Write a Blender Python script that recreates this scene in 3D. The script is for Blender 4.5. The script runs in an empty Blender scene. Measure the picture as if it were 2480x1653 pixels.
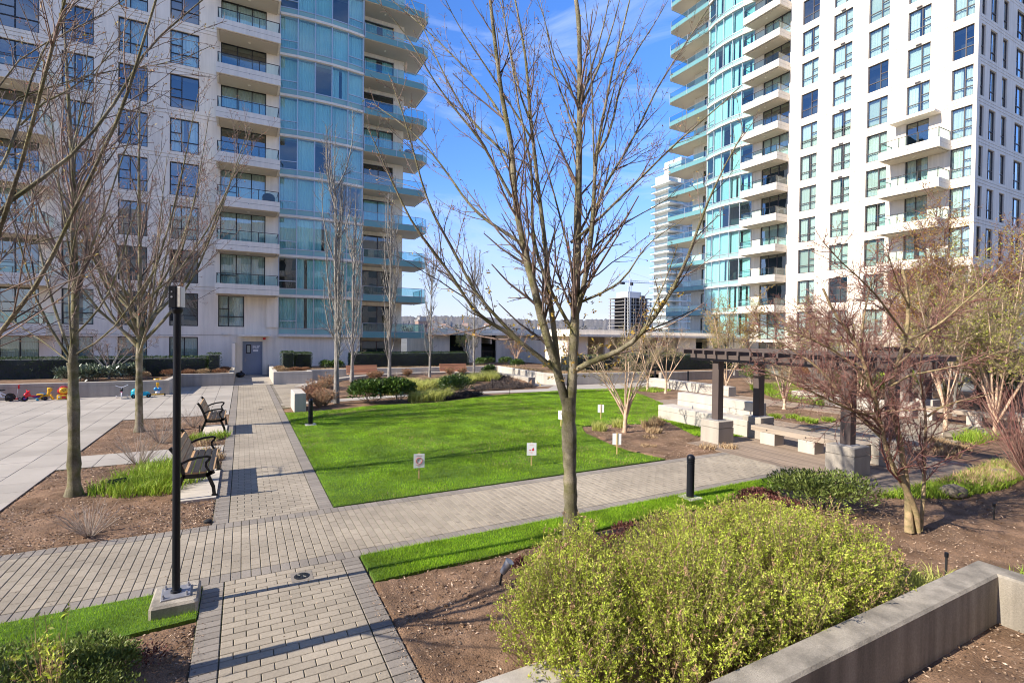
import bpy, math, random
import numpy as np
from mathutils import Matrix, Vector

# ---------------------------------------------------------------- camera, sky, sun, exposure
scene = bpy.context.scene
COL = scene.collection
CAM_H = 2.7
YAW, PITCH, ROLL = (math.radians(a) for a in (28.09, -0.81, 0.767))
cam_data = bpy.data.cameras.new("camera")
cam_data.sensor_width = 36.0
cam_data.lens = 1223.0 / 2480.0 * 36.0
cam_data.clip_start = 0.05
cam_data.clip_end = 9000.0
camera = bpy.data.objects.new("camera", cam_data)
COL.objects.link(camera)
fw = Vector((math.sin(YAW) * math.cos(PITCH), math.cos(YAW) * math.cos(PITCH), math.sin(PITCH)))
rt = Vector((math.cos(YAW), -math.sin(YAW), 0.0))
up = rt.cross(fw)
rt, up = rt * math.cos(ROLL) + up * math.sin(ROLL), up * math.cos(ROLL) - rt * math.sin(ROLL)
camera.matrix_world = Matrix(((rt.x, up.x, -fw.x, 0.0), (rt.y, up.y, -fw.y, 0.0), (rt.z, up.z, -fw.z, CAM_H), (0, 0, 0, 1)))
scene.camera = camera

SUN_EL = math.radians(35.0)
SUN_OFF = math.radians(2.5)          # the sun stands a little behind the -Y facades
sun_dir = Vector((-math.cos(SUN_OFF) * math.cos(SUN_EL), math.sin(SUN_OFF) * math.cos(SUN_EL), math.sin(SUN_EL)))
world = bpy.data.worlds.new("World")
scene.world = world
world.use_nodes = True
wn, wl = world.node_tree.nodes, world.node_tree.links
wn.clear()
sky = wn.new("ShaderNodeTexSky")
sky.sky_type = 'NISHITA'
sky.sun_disc = False
sky.sun_elevation = SUN_EL
sky.sun_rotation = math.radians(90.0) - SUN_OFF
sky.air_density = 0.75
sky.dust_density = 0.0
sky.altitude = 600.0
sky.ozone_density = 3.0
bg = wn.new("ShaderNodeBackground")
bg.inputs["Strength"].default_value = 0.15
wo = wn.new("ShaderNodeOutputWorld")
tc = wn.new("ShaderNodeTexCoord")
mp = wn.new("ShaderNodeMapping")
mp.inputs["Scale"].default_value = (1.0, 1.6, 5.0)
mp.inputs["Rotation"].default_value = (0.25, 0.1, 0.6)
ns = wn.new("ShaderNodeTexNoise")
ns.inputs["Scale"].default_value = 2.3
ns.inputs["Detail"].default_value = 9.0
ns.inputs["Roughness"].default_value = 0.62
ns.inputs["Distortion"].default_value = 0.7
cr = wn.new("ShaderNodeValToRGB")
cr.color_ramp.elements[0].position = 0.47
cr.color_ramp.elements[0].color = (0, 0, 0, 1)
cr.color_ramp.elements[1].position = 0.80
cr.color_ramp.elements[1].color = (0.55, 0.55, 0.55, 1)
mx = wn.new("ShaderNodeMixRGB")
mx.inputs["Color2"].default_value = (3.6, 4.0, 4.9, 1)      # thin sunlit cirrus
hs = wn.new("ShaderNodeHueSaturation")
hs.inputs["Saturation"].default_value = 1.24
wl.new(tc.outputs["Generated"], mp.inputs["Vector"])
wl.new(mp.outputs["Vector"], ns.inputs["Vector"])
wl.new(ns.outputs["Fac"], cr.inputs["Fac"])
wl.new(sky.outputs["Color"], hs.inputs["Color"])
tint = wn.new("ShaderNodeMixRGB"); tint.blend_type = 'MULTIPLY'; tint.inputs["Fac"].default_value = 1.0
tint.inputs["Color2"].default_value = (1.27, 0.915, 1.0, 1)     # the camera's warm daylight balance
wl.new(hs.outputs["Color"], tint.inputs["Color1"])
wl.new(tint.outputs["Color"], mx.inputs["Color1"])
wl.new(cr.outputs["Color"], mx.inputs["Fac"])
sep = wn.new("ShaderNodeSeparateXYZ"); wl.new(tc.outputs["Generated"], sep.inputs["Vector"])
hz = wn.new("ShaderNodeMapRange"); hz.interpolation_type = 'SMOOTHSTEP'
hz.inputs["From Min"].default_value = 0.0; hz.inputs["From Max"].default_value = 0.30
hz.inputs["To Min"].default_value = 0.85; hz.inputs["To Max"].default_value = 0.0
wl.new(sep.outputs["Z"], hz.inputs["Value"])
hm = wn.new("ShaderNodeMixRGB"); hm.inputs["Color2"].default_value = (2.15, 2.45, 2.9, 1)     # thin haze low in the sky, all round
wl.new(hz.outputs["Result"], hm.inputs["Fac"]); wl.new(mx.outputs["Color"], hm.inputs["Color1"])
wl.new(hm.outputs["Color"], bg.inputs["Color"])
wl.new(bg.outputs["Background"], wo.inputs["Surface"])

sun_data = bpy.data.lights.new("sun", 'SUN')
sun_data.energy = 4.25
sun_data.angle = math.radians(0.55)
sun_data.color = (1.0, 0.92, 0.79)
sun = bpy.data.objects.new("sun", sun_data)
COL.objects.link(sun)
sun.rotation_euler = sun_dir.to_track_quat('Z', 'Y').to_euler()
sun.location = (-20, 5, 40)

vs = scene.view_settings
vs.view_transform = 'Standard'
vs.look = 'None'
vs.exposure = 1.0
vs.gamma = 1.0
vs.use_curve_mapping = False
scene.cycles.max_bounces = 6
scene.cycles.transparent_max_bounces = 16
scene.cycles.use_denoising = True
scene.cycles.filter_width = 1.05

RNG = np.random.default_rng(11)
random.seed(5)

# ---------------------------------------------------------------- materials
MATS = {}
def mat(name, col, rough=0.8, var=0.0, vscale=3.0, col2=None, rand=0.0, bump=0.0, bscale=40.0, metal=0.0, spec=0.35,
        trans=0.0, streak=0.0, wave=None, emit=0.0, coat=0.0, fine=0.0):
    if name in MATS:
        return MATS[name]
    m = bpy.data.materials.new(name)
    m.use_nodes = True
    nt = m.node_tree
    n, l = nt.nodes, nt.links
    b = n["Principled BSDF"]
    out = n["Material Output"]
    b.inputs["Roughness"].default_value = rough
    b.inputs["Metallic"].default_value = metal
    b.inputs["Specular IOR Level"].default_value = spec
    if coat:
        b.inputs["Coat Weight"].default_value = coat
        b.inputs["Coat Roughness"].default_value = 0.08
    if emit:
        b.inputs["Emission Color"].default_value = (*col, 1)
        b.inputs["Emission Strength"].default_value = emit
    geo = n.new("ShaderNodeNewGeometry")
    def rgb(c):
        r = n.new("ShaderNodeRGB"); r.outputs[0].default_value = (*c, 1); return r.outputs[0]
    def noise(scale, detail=5.0, vec=None, rough_=0.55):
        t = n.new("ShaderNodeTexNoise"); t.inputs["Scale"].default_value = scale; t.inputs["Detail"].default_value = detail
        t.inputs["Roughness"].default_value = rough_
        l.new(vec if vec else geo.outputs["Position"], t.inputs["Vector"]); return t.outputs["Fac"]
    def ramp(sock, a, b_, lo=0.0, hi=1.0):
        r = n.new("ShaderNodeMapRange"); l.new(sock, r.inputs["Value"])
        r.inputs["From Min"].default_value = a; r.inputs["From Max"].default_value = b_
        r.inputs["To Min"].default_value = lo; r.inputs["To Max"].default_value = hi; return r.outputs["Result"]
    def mul(sock, v):
        x = n.new("ShaderNodeMixRGB"); x.blend_type = 'MULTIPLY'; x.inputs["Fac"].default_value = 1.0
        l.new(sock, x.inputs["Color1"]); l.new(v, x.inputs["Color2"]); return x.outputs["Color"]
    c = rgb(col)
    if col2 is not None:
        x = n.new("ShaderNodeMixRGB")
        l.new(c, x.inputs["Color1"]); l.new(rgb(col2), x.inputs["Color2"])
        if rand:
            oi = n.new("ShaderNodeObjectInfo")
            ad = n.new("ShaderNodeMath"); ad.operation = 'ADD'
            l.new(oi.outputs["Random"], ad.inputs[0]); l.new(geo.outputs["Random Per Island"], ad.inputs[1])
            fr = n.new("ShaderNodeMath"); fr.operation = 'FRACT'; l.new(ad.outputs[0], fr.inputs[0])
            l.new(fr.outputs[0], x.inputs["Fac"])
        else:
            l.new(ramp(noise(vscale), 0.36, 0.64), x.inputs["Fac"])
        c = x.outputs["Color"]
    if rand:
        oi = n.new("ShaderNodeObjectInfo")
        ad = n.new("ShaderNodeMath"); ad.operation = 'ADD'
        l.new(oi.outputs["Random"], ad.inputs[0]); l.new(geo.outputs["Random Per Island"], ad.inputs[1])
        m7 = n.new("ShaderNodeMath"); m7.operation = 'MULTIPLY'; m7.inputs[1].default_value = 7.31; l.new(ad.outputs[0], m7.inputs[0])
        fr = n.new("ShaderNodeMath"); fr.operation = 'FRACT'; l.new(m7.outputs[0], fr.inputs[0])
        c = mul(c, ramp(fr.outputs[0], 0, 1, 1 - rand, 1 + rand))
    if var:
        c = mul(c, ramp(noise(vscale * 0.37 + 0.1, 4), 0.3, 0.7, 1 - var, 1 + var))
    if fine:
        c = mul(c, ramp(noise(vscale * 14 + 20, 3, rough_=0.7), 0.3, 0.7, 1 - fine, 1 + fine))
    if streak:
        mpn = n.new("ShaderNodeMapping"); mpn.inputs["Scale"].default_value = (3.0, 3.0, 0.22)
        l.new(geo.outputs["Position"], mpn.inputs["Vector"])
        c = mul(c, ramp(noise(1.7, 6, mpn.outputs["Vector"]), 0.35, 0.62, 1 - streak, 1.0))
    if wave is not None:                                   # grain along one axis
        mpn = n.new("ShaderNodeMapping"); mpn.inputs["Scale"].default_value = wave
        l.new(geo.outputs["Position"], mpn.inputs["Vector"])
        c = mul(c, ramp(noise(1.0, 6, mpn.outputs["Vector"]), 0.3, 0.7, 0.72, 1.22))
    l.new(c, b.inputs["Base Color"])
    if bump:
        bp = n.new("ShaderNodeBump"); bp.inputs["Strength"].default_value = bump; bp.inputs["Distance"].default_value = 0.02
        l.new(noise(bscale, 6), bp.inputs["Height"]); l.new(bp.outputs["Normal"], b.inputs["Normal"])
    if trans:
        tr = n.new("ShaderNodeBsdfTranslucent"); l.new(c, tr.inputs["Color"])
        ms = n.new("ShaderNodeMixShader"); ms.inputs["Fac"].default_value = trans
        l.new(b.outputs[0], ms.inputs[1]); l.new(tr.outputs[0], ms.inputs[2]); l.new(ms.outputs[0], out.inputs["Surface"])
    MATS[name] = m
    return m

def glass(name, tint, base=0.08, gain=1.2, rough=0.0):
    m = bpy.data.materials.new(name); m.use_nodes = True
    n, l = m.node_tree.nodes, m.node_tree.links
    n.clear()
    out = n.new("ShaderNodeOutputMaterial")
    t = n.new("ShaderNodeBsdfTransparent"); t.inputs["Color"].default_value = (*tint, 1)
    g = n.new("ShaderNodeBsdfGlossy"); g.inputs["Roughness"].default_value = rough; g.inputs["Color"].default_value = (0.95, 1, 1, 1)
    f = n.new("ShaderNodeFresnel"); f.inputs["IOR"].default_value = 1.5
    ma = n.new("ShaderNodeMath"); ma.operation = 'MULTIPLY_ADD'; ma.use_clamp = True
    ma.inputs[1].default_value = gain; ma.inputs[2].default_value = base
    geo = n.new("ShaderNodeNewGeometry")
    nz = n.new("ShaderNodeTexNoise"); nz.inputs["Scale"].default_value = 0.8; l.new(geo.outputs["Position"], nz.inputs["Vector"])
    bp = n.new("ShaderNodeBump"); bp.inputs["Strength"].default_value = 0.05; bp.inputs["Distance"].default_value = 0.05
    l.new(nz.outputs["Fac"], bp.inputs["Height"]); l.new(bp.outputs["Normal"], g.inputs["Normal"])
    x = n.new("ShaderNodeMixShader")
    iv = n.new("ShaderNodeMath"); iv.operation = 'SUBTRACT'; iv.inputs[0].default_value = 1.0; l.new(geo.outputs["Backfacing"], iv.inputs[1])
    fm = n.new("ShaderNodeMath"); fm.operation = 'MULTIPLY'       # the far side of a thin pane reflects nothing more
    l.new(f.outputs[0], ma.inputs[0]); l.new(ma.outputs[0], fm.inputs[0]); l.new(iv.outputs[0], fm.inputs[1]); l.new(fm.outputs[0], x.inputs["Fac"])
    l.new(t.outputs[0], x.inputs[1]); l.new(g.outputs[0], x.inputs[2]); l.new(x.outputs[0], out.inputs["Surface"])
    MATS[name] = m
    return m

M = dict(
    stucco=mat("stucco", (0.91, 0.815, 0.69), 0.9, var=0.05, vscale=1.2, bump=0.06, bscale=60, streak=0.13),
    slab_white=mat("slab_white", (0.82, 0.755, 0.66), 0.85, var=0.05, vscale=1.5, streak=0.10),
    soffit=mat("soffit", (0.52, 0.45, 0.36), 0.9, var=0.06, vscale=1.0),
    bronze=mat("bronze_frame", (0.022, 0.020, 0.021), 0.45, spec=0.5),
    bronze2=mat("brown_frame", (0.075, 0.062, 0.066), 0.5, spec=0.45),
    alu=mat("aluminium", (0.50, 0.53, 0.56), 0.38, metal=0.55),
    win_glass=glass("window_glass", (0.88, 0.96, 0.95), 0.20, 1.6),
    teal_glass=glass("teal_glass", (0.76, 0.945, 0.945), 0.11, 1.3),
    rail_glass=glass("rail_glass", (0.84, 0.95, 0.95), 0.04, 1.0),
    corner_glass=glass("corner_glass", (0.66, 0.86, 0.88), 0.10, 1.2),
    rail_frost=mat("rail_frost", (0.145, 0.32, 0.335), 0.25, spec=0.5),
    spandrel=mat("spandrel_glass", (0.27, 0.475, 0.455), 0.25, spec=0.5, var=0.08, vscale=1.0),
    curtain=mat("curtain", (0.86, 0.87, 0.83), 0.95, rand=0.12, trans=0.1),
    blind=mat("blind", (0.66, 0.68, 0.63), 0.9, rand=0.2),
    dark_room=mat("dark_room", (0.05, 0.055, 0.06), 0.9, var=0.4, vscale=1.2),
    concrete=mat("concrete", (0.42, 0.375, 0.32), 0.92, var=0.10, vscale=2.0, bump=0.22, bscale=90, streak=0.16, fine=0.08),
    concrete_old=mat("concrete_weathered", (0.35, 0.31, 0.255), 0.93, var=0.2, vscale=3.0, bump=0.4, bscale=120, streak=0.45, fine=0.16),
    concrete_white=mat("concrete_white", (0.52, 0.475, 0.415), 0.9, var=0.09, vscale=2.0, streak=0.12, bump=0.08, bscale=70),
    groove=mat("groove", (0.10, 0.10, 0.10), 0.95),
    slab=mat("plaza_slab", (0.36, 0.322, 0.28), 0.85, rand=0.07, var=0.13, vscale=2.0, fine=0.05, bump=0.08, bscale=150),
    paver=mat("paver", (0.315, 0.268, 0.208), 0.9, rand=0.10, var=0.20, vscale=1.4, fine=0.12, bump=0.3, bscale=170),
    paver_dark=mat("paver_border", (0.235, 0.205, 0.175), 0.9, rand=0.12, var=0.10, vscale=1.4, fine=0.12, bump=0.3, bscale=170),
    sand=mat("joint_sand", (0.10, 0.088, 0.065), 0.95, var=0.3, vscale=1.2, col2=(0.06, 0.075, 0.02)),
    soil=mat("bark_mulch", (0.145, 0.084, 0.048), 0.97, var=0.38, vscale=3.0, col2=(0.24, 0.148, 0.092), bump=1.0, bscale=55, fine=0.35),
    chip=mat("bark_chip", (0.16, 0.10, 0.06), 0.9, rand=0.6, col2=(0.48, 0.36, 0.27)),
    turf=mat("turf", (0.075, 0.15, 0.012), 0.95, var=0.35, vscale=2.2, col2=(0.09, 0.16, 0.02), bump=0.8, bscale=120, fine=0.3),
    grass=mat("grass_blade", (0.165, 0.345, 0.006), 0.7, rand=0.45, col2=(0.33, 0.46, 0.03), var=0.5, vscale=3.2, trans=0.4),
    deck=mat("deck_wood", (0.27, 0.205, 0.155), 0.85, rand=0.16, wave=(45, 1.2, 8), bump=0.25, bscale=60),
    bench_wood=mat("bench_wood", (0.44, 0.275, 0.145), 0.65, rand=0.12, wave=(30, 1.5, 30)),
    cedar=mat("cedar", (0.52, 0.25, 0.14), 0.7, rand=0.15, wave=(1.5, 20, 20)),
    bench_top=mat("weathered_beam", (0.38, 0.31, 0.245), 0.8, rand=0.1, wave=(25, 1.0, 25)),
    stake=mat("stake_wood", (0.62, 0.44, 0.20), 0.8, wave=(30, 30, 2)),
    black=mat("black_metal", (0.008, 0.009, 0.014), 0.45, spec=0.3),
    cast=mat("cast_iron", (0.014, 0.014, 0.015), 0.42, spec=0.5),
    steel=mat("galvanised", (0.34, 0.34, 0.37), 0.5, metal=0.6, var=0.15, vscale=20),
    perg=mat("pergola_paint", (0.098, 0.074, 0.068), 0.55, var=0.1, vscale=4),
    white=mat("white_sign", (0.78, 0.78, 0.82), 0.6),
    red=mat("red_print", (0.62, 0.04, 0.05), 0.6),
    grey_print=mat("grey_print", (0.22, 0.22, 0.26), 0.7),
    pink_print=mat("pale_red_print", (0.72, 0.42, 0.42), 0.7),
    door=mat("door_paint", (0.24, 0.275, 0.35), 0.55, var=0.05, vscale=3),
    lampwhite=mat("lamp_lens", (0.62, 0.60, 0.54), 0.35),
    bark=mat("maple_bark", (0.28, 0.24, 0.175), 0.9, var=0.55, vscale=6, col2=(0.14, 0.128, 0.052), bump=1.0, bscale=70, fine=0.5),
    bark_pale=mat("pale_bark", (0.31, 0.285, 0.255), 0.9, var=0.3, vscale=14, col2=(0.20, 0.185, 0.17), bump=0.4, bscale=50),
    bark_tan=mat("crape_bark", (0.52, 0.335, 0.215), 0.75, var=0.22, vscale=10, col2=(0.62, 0.48, 0.36), bump=0.15, bscale=30),
    bark_lichen=mat("lichen_bark", (0.42, 0.30, 0.175), 0.9, var=0.35, vscale=14, col2=(0.24, 0.20, 0.095), bump=0.45, bscale=50, fine=0.3),
    twig=mat("maple_twig", (0.095, 0.068, 0.055), 0.7, var=0.3, vscale=4, rand=0.3, col2=(0.28, 0.195, 0.16)),
    twig_red=mat("red_twig", (0.20, 0.075, 0.068), 0.8, rand=0.35, col2=(0.29, 0.18, 0.14)),
    twig_tan=mat("tan_twig", (0.42, 0.31, 0.215), 0.8, rand=0.2, col2=(0.30, 0.245, 0.145)),
    twig_dead=mat("dead_twig", (0.36, 0.295, 0.25), 0.9, rand=0.3),
    bud=mat("maple_bud", (0.40, 0.36, 0.11), 0.7, rand=0.3, col2=(0.42, 0.20, 0.10), trans=0.2),
    bud_red=mat("red_bud", (0.36, 0.070, 0.065), 0.7, rand=0.3, col2=(0.48, 0.22, 0.12), trans=0.2),
    bud_green=mat("green_bud", (0.36, 0.42, 0.06), 0.7, rand=0.3, col2=(0.42, 0.36, 0.13), trans=0.25),
    leaf_lime=mat("lime_leaf", (0.39, 0.50, 0.035), 0.55, rand=0.36, col2=(0.63, 0.65, 0.14), trans=0.4, var=0.28, vscale=5.0),
    leaf_pink=mat("pink_shoot", (0.46, 0.25, 0.165), 0.7, rand=0.25, col2=(0.42, 0.34, 0.16), trans=0.15),
    leaf_hedge=mat("hedge_leaf", (0.022, 0.048, 0.014), 0.55, rand=0.5, col2=(0.065, 0.105, 0.022), trans=0.15),
    leaf_dark=mat("glossy_leaf", (0.045, 0.095, 0.018), 0.35, rand=0.4, col2=(0.115, 0.185, 0.035), trans=0.15, spec=0.6),
    leaf_rhodo=mat("rhododendron_leaf", (0.085, 0.12, 0.065), 0.3, rand=0.35, col2=(0.20, 0.24, 0.16), spec=0.7),
    leaf_azalea=mat("azalea_leaf", (0.11, 0.155, 0.03), 0.5, rand=0.35, col2=(0.20, 0.24, 0.06), trans=0.2),
    leaf_maroon=mat("maroon_leaf", (0.10, 0.028, 0.030), 0.6, rand=0.35, col2=(0.16, 0.06, 0.04)),
    leaf_iris=mat("iris_blade", (0.19, 0.34, 0.022), 0.55, rand=0.35, col2=(0.40, 0.48, 0.07), trans=0.35),
    leaf_straw=mat("straw_blade", (0.46, 0.35, 0.20), 0.85, rand=0.25, col2=(0.36, 0.22, 0.12)),
    leaf_rust=mat("rust_spirea", (0.34, 0.155, 0.085), 0.85, rand=0.3, col2=(0.26, 0.16, 0.08)),
    leaf_lime2=mat("pale_grass", (0.42, 0.47, 0.10), 0.7, rand=0.28, col2=(0.56, 0.54, 0.19), trans=0.3),
    heather=mat("heather", (0.060, 0.052, 0.058), 0.95, rand=0.4, col2=(0.09, 0.07, 0.06)),
    leaf_yellow=mat("yellow_bud_leaf", (0.46, 0.33, 0.055), 0.7, rand=0.3, col2=(0.40, 0.24, 0.06), trans=0.25),
    twig_green=mat("shrub_twig", (0.20, 0.15, 0.075), 0.8, rand=0.3, col2=(0.33, 0.25, 0.13)),
    needle=mat("pine_needle", (0.075, 0.115, 0.028), 0.7, rand=0.35, col2=(0.13, 0.15, 0.035)),
    rock=mat("rock", (0.20, 0.165, 0.125), 0.95, var=0.3, vscale=6, bump=0.6, bscale=20, fine=0.2),
    brick_far=mat("far_brick", (0.34, 0.235, 0.19), 0.9, var=0.15, vscale=0.5),
    far_white=mat("far_white", (0.70, 0.69, 0.66), 0.85),
    far_glass=mat("far_glass", (0.34, 0.38, 0.38), 0.15, spec=0.8, var=0.4, vscale=0.35),
    far_grey=mat("far_concrete", (0.34, 0.32, 0.31), 0.9, var=0.15, vscale=0.3),
    far_dark=mat("far_opening", (0.06, 0.058, 0.065), 0.8),
    hill=mat("hill_woods", (0.12, 0.12, 0.115), 0.95, var=0.35, vscale=0.04, col2=(0.17, 0.155, 0.15)),
    asphalt=mat("city_ground", (0.20, 0.19, 0.17), 0.95, var=0.3, vscale=0.05, col2=(0.13, 0.13, 0.10)),
    tar=mat("roof_gravel", (0.42, 0.39, 0.35), 0.95, var=0.1, vscale=1.0),
    plastic_red=mat("toy_red", (0.58, 0.018, 0.03), 0.3, spec=0.5),
    plastic_yellow=mat("toy_yellow", (0.75, 0.40, 0.02), 0.32, spec=0.5),
    plastic_teal=mat("toy_teal", (0.015, 0.36, 0.46), 0.3, spec=0.5),
    plastic_blue=mat("toy_blue", (0.03, 0.25, 0.55), 0.3, spec=0.5),
    plastic_pink=mat("toy_pink", (0.65, 0.10, 0.22), 0.35),
    plastic_purple=mat("toy_purple", (0.08, 0.03, 0.22), 0.4),
    plastic_white=mat("toy_white", (0.72, 0.72, 0.75), 0.35),
    rubber=mat("rubber", (0.018, 0.018, 0.02), 0.75),
    bag=mat("bag_black", (0.012, 0.012, 0.015), 0.35),
)

# ---------------------------------------------------------------- helpers
def setp(o, label=None, cat=None, group=None, kind=None):
    if label: o["label"] = label
    if cat: o["category"] = cat
    if group: o["group"] = group
    if kind: o["kind"] = kind
    return o

def link(name, me, parent=None, loc=None, rz=0.0, rot=None):
    o = bpy.data.objects.new(name, me)
    COL.objects.link(o)
    if parent is not None: o.parent = parent
    if loc is not None: o.location = loc
    if rot is not None: o.rotation_euler = rot
    elif rz: o.rotation_euler = (0, 0, rz)
    return o

def thing(name, label, cat, loc=(0, 0, 0), rz=0.0, group=None):
    o = link(name, None, None, loc, rz)
    o.empty_display_size = 0.1
    return setp(o, label, cat, group)

def copy_tree(o, parent=None):
    c = o.copy(); COL.objects.link(c); c.parent = parent
    for ch in list(o.children): copy_tree(ch, c)
    return c

def np_mesh(name, V, faces, material, smooth=False):
    """V (n,3); faces: one (m,k) index array or a list of such arrays."""
    if not isinstance(faces, list): faces = [faces]
    faces = [np.asarray(f, dtype=np.int32) for f in faces if len(f)]
    me = bpy.data.meshes.new(name)
    V = np.asarray(V, dtype=np.float32)
    me.vertices.add(len(V)); me.vertices.foreach_set("co", V.ravel())
    loops = np.concatenate([f.ravel() for f in faces])
    sizes = np.concatenate([np.full(len(f), f.shape[1], np.int32) for f in faces])
    starts = np.concatenate([[0], np.cumsum(sizes)[:-1]]).astype(np.int32)
    me.loops.add(len(loops)); me.loops.foreach_set("vertex_index", loops)
    me.polygons.add(len(sizes)); me.polygons.foreach_set("loop_start", starts)
    try: me.polygons.foreach_set("loop_total", sizes)
    except Exception: pass
    if smooth: me.polygons.foreach_set("use_smooth", np.ones(len(sizes), dtype=bool))
    me.materials.append(material)
    me.update(calc_edges=True); me.validate()
    return me

class MB:
    """collects simple solids into one mesh; several materials allowed"""
    def __init__(s): s.v, s.f, s.m, s.mats = [], [], [], []
    def mi(s, m):
        if m is None: return 0
        if m not in s.mats: s.mats.append(m)
        return s.mats.index(m)
    def raw(s, V, F, m=None):
        b = len(s.v); s.v += [tuple(p) for p in V]; s.f += [tuple(i + b for i in q) for q in F]; s.m += [s.mi(m)] * len(F); return s
    def box(s, x0, x1, y0, y1, z0, z1, m=None, bev=0.0):
        if bev:
            return s.prism([(x0 + bev, y0), (x1 - bev, y0), (x1, y0 + bev), (x1, y1 - bev), (x1 - bev, y1), (x0 + bev, y1), (x0, y1 - bev), (x0, y0 + bev)], z0, z1, m, bev)
        V = [(x0, y0, z0), (x1, y0, z0), (x1, y1, z0), (x0, y1, z0), (x0, y0, z1), (x1, y0, z1), (x1, y1, z1), (x0, y1, z1)]
        return s.raw(V, [(0, 3, 2, 1), (4, 5, 6, 7), (0, 1, 5, 4), (1, 2, 6, 5), (2, 3, 7, 6), (3, 0, 4, 7)], m)
    def prism(s, poly, z0, z1, m=None, bev=0.0):
        n = len(poly)
        if bev:
            cx = sum(p[0] for p in poly) / n; cy = sum(p[1] for p in poly) / n
            def ins(p):
                dx, dy = cx - p[0], cy - p[1]; L = math.hypot(dx, dy) or 1
                return (p[0] + dx / L * bev * 1.2, p[1] + dy / L * bev * 1.2)
            V = [(*p, z0) for p in poly] + [(*p, z1 - bev) for p in poly] + [(*ins(p), z1) for p in poly]
            F = [tuple(range(n - 1, -1, -1)), tuple(range(2 * n, 3 * n))]
            for k in (0, n): F += [(k + i, k + (i + 1) % n, k + n + (i + 1) % n, k + n + i) for i in range(n)]
            return s.raw(V, F, m)
        V = [(*p, z0) for p in poly] + [(*p, z1) for p in poly]
        F = [tuple(range(n - 1, -1, -1)), tuple(range(n, 2 * n))] + [(i, (i + 1) % n, n + (i + 1) % n, n + i) for i in range(n)]
        return s.raw(V, F, m)
    def xprism(s, poly, x0, x1, m=None):           # polygon in (y,z) extruded along x
        n = len(poly)
        V = [(x0, *p) for p in poly] + [(x1, *p) for p in poly]
        F = [tuple(range(n - 1, -1, -1)), tuple(range(n, 2 * n))] + [(i, (i + 1) % n, n + (i + 1) % n, n + i) for i in range(n)]
        return s.raw(V, F, m)
    def yprism(s, poly, y0, y1, m=None):           # polygon in (x,z) extruded along y
        n = len(poly)
        V = [(p[0], y0, p[1]) for p in poly] + [(p[0], y1, p[1]) for p in poly]
        F = [tuple(range(n)), tuple(range(2 * n - 1, n - 1, -1))] + [(i, n + i, n + (i + 1) % n, (i + 1) % n) for i in range(n)]
        return s.raw(V, F, m)
    def bar(s, a, b, r, m=None, n=6, r2=None):
        a, b = Vector(a), Vector(b); d = (b - a).normalized()
        e = d.cross(Vector((0, 0, 1)) if abs(d.z) < 0.95 else Vector((1, 0, 0))).normalized(); g = d.cross(e)
        r2 = r if r2 is None else r2
        V = []
        for p, q in ((a, r), (b, r2)):
            for i in range(n):
                t = 2 * math.pi * i / n; V.append(p + (e * math.cos(t) + g * math.sin(t)) * q)
        F = [(i, (i + 1) % n, n + (i + 1) % n, n + i) for i in range(n)] + [tuple(range(n - 1, -1, -1)), tuple(range(n, 2 * n))]
        return s.raw(V, F, m)
    def path(s, pts, r, m=None, n=6):
        for a, b in zip(pts[:-1], pts[1:]): s.bar(a, b, r, m, n)
        return s
    def lathe(s, prof, m=None, n=16, c=(0, 0, 0)):   # profile [(r,z)] about z
        V = [(c[0] + r * math.cos(2 * math.pi * i / n), c[1] + r * math.sin(2 * math.pi * i / n), c[2] + z) for r, z in prof for i in range(n)]
        F = [(k * n + i, k * n + (i + 1) % n, (k + 1) * n + (i + 1) % n, (k + 1) * n + i) for k in range(len(prof) - 1) for i in range(n)]
        F += [tuple(range(n - 1, -1, -1)), tuple(range((len(prof) - 1) * n, len(prof) * n))]
        return s.raw(V, F, m)
    def ring(s, c, R, r, axis='y', m=None, n=20, k=6):   # torus
        V, F = [], []
        for i in range(n):
            t = 2 * math.pi * i / n
            for j in range(k):
                u = 2 * math.pi * j / k; q = R + r * math.cos(u)
                p = (q * math.cos(t), r * math.sin(u), q * math.sin(t))
                if axis == 'x': p = (p[1], p[0], p[2])
                if axis == 'z': p = (p[0], p[2], p[1])
                V.append((c[0] + p[0], c[1] + p[1], c[2] + p[2]))
        for i in range(n):
            for j in range(k):
                F.append((i * k + j, i * k + (j + 1) % k, ((i + 1) % n) * k + (j + 1) % k, ((i + 1) % n) * k + j))
        return s.raw(V, F, m)
    def blob(s, c, r, m=None, n=12, k=7, wob=0.0, seed=0):   # ellipsoid, optionally lumpy
        rg = random.Random(seed); V = [(c[0], c[1], c[2] - r[2])]
        for j in range(1, k):
            a = math.pi * j / k
            for i in range(n):
                t = 2 * math.pi * i / n; w = 1 + wob * (rg.random() - 0.5)
                V.append((c[0] + r[0] * w * math.sin(a) * math.cos(t), c[1] + r[1] * w * math.sin(a) * math.sin(t), c[2] - r[2] * w * math.cos(a)))
        V.append((c[0], c[1], c[2] + r[2]))
        F = [(0, 1 + (i + 1) % n, 1 + i) for i in range(n)]
        for j in range(k - 2):
            F += [(1 + j * n + i, 1 + j * n + (i + 1) % n, 1 + (j + 1) * n + (i + 1) % n, 1 + (j + 1) * n + i) for i in range(n)]
        L = len(V) - 1; b = 1 + (k - 2) * n
        F += [(b + i, b + (i + 1) % n, L) for i in range(n)]
        return s.raw(V, F, m)
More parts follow.
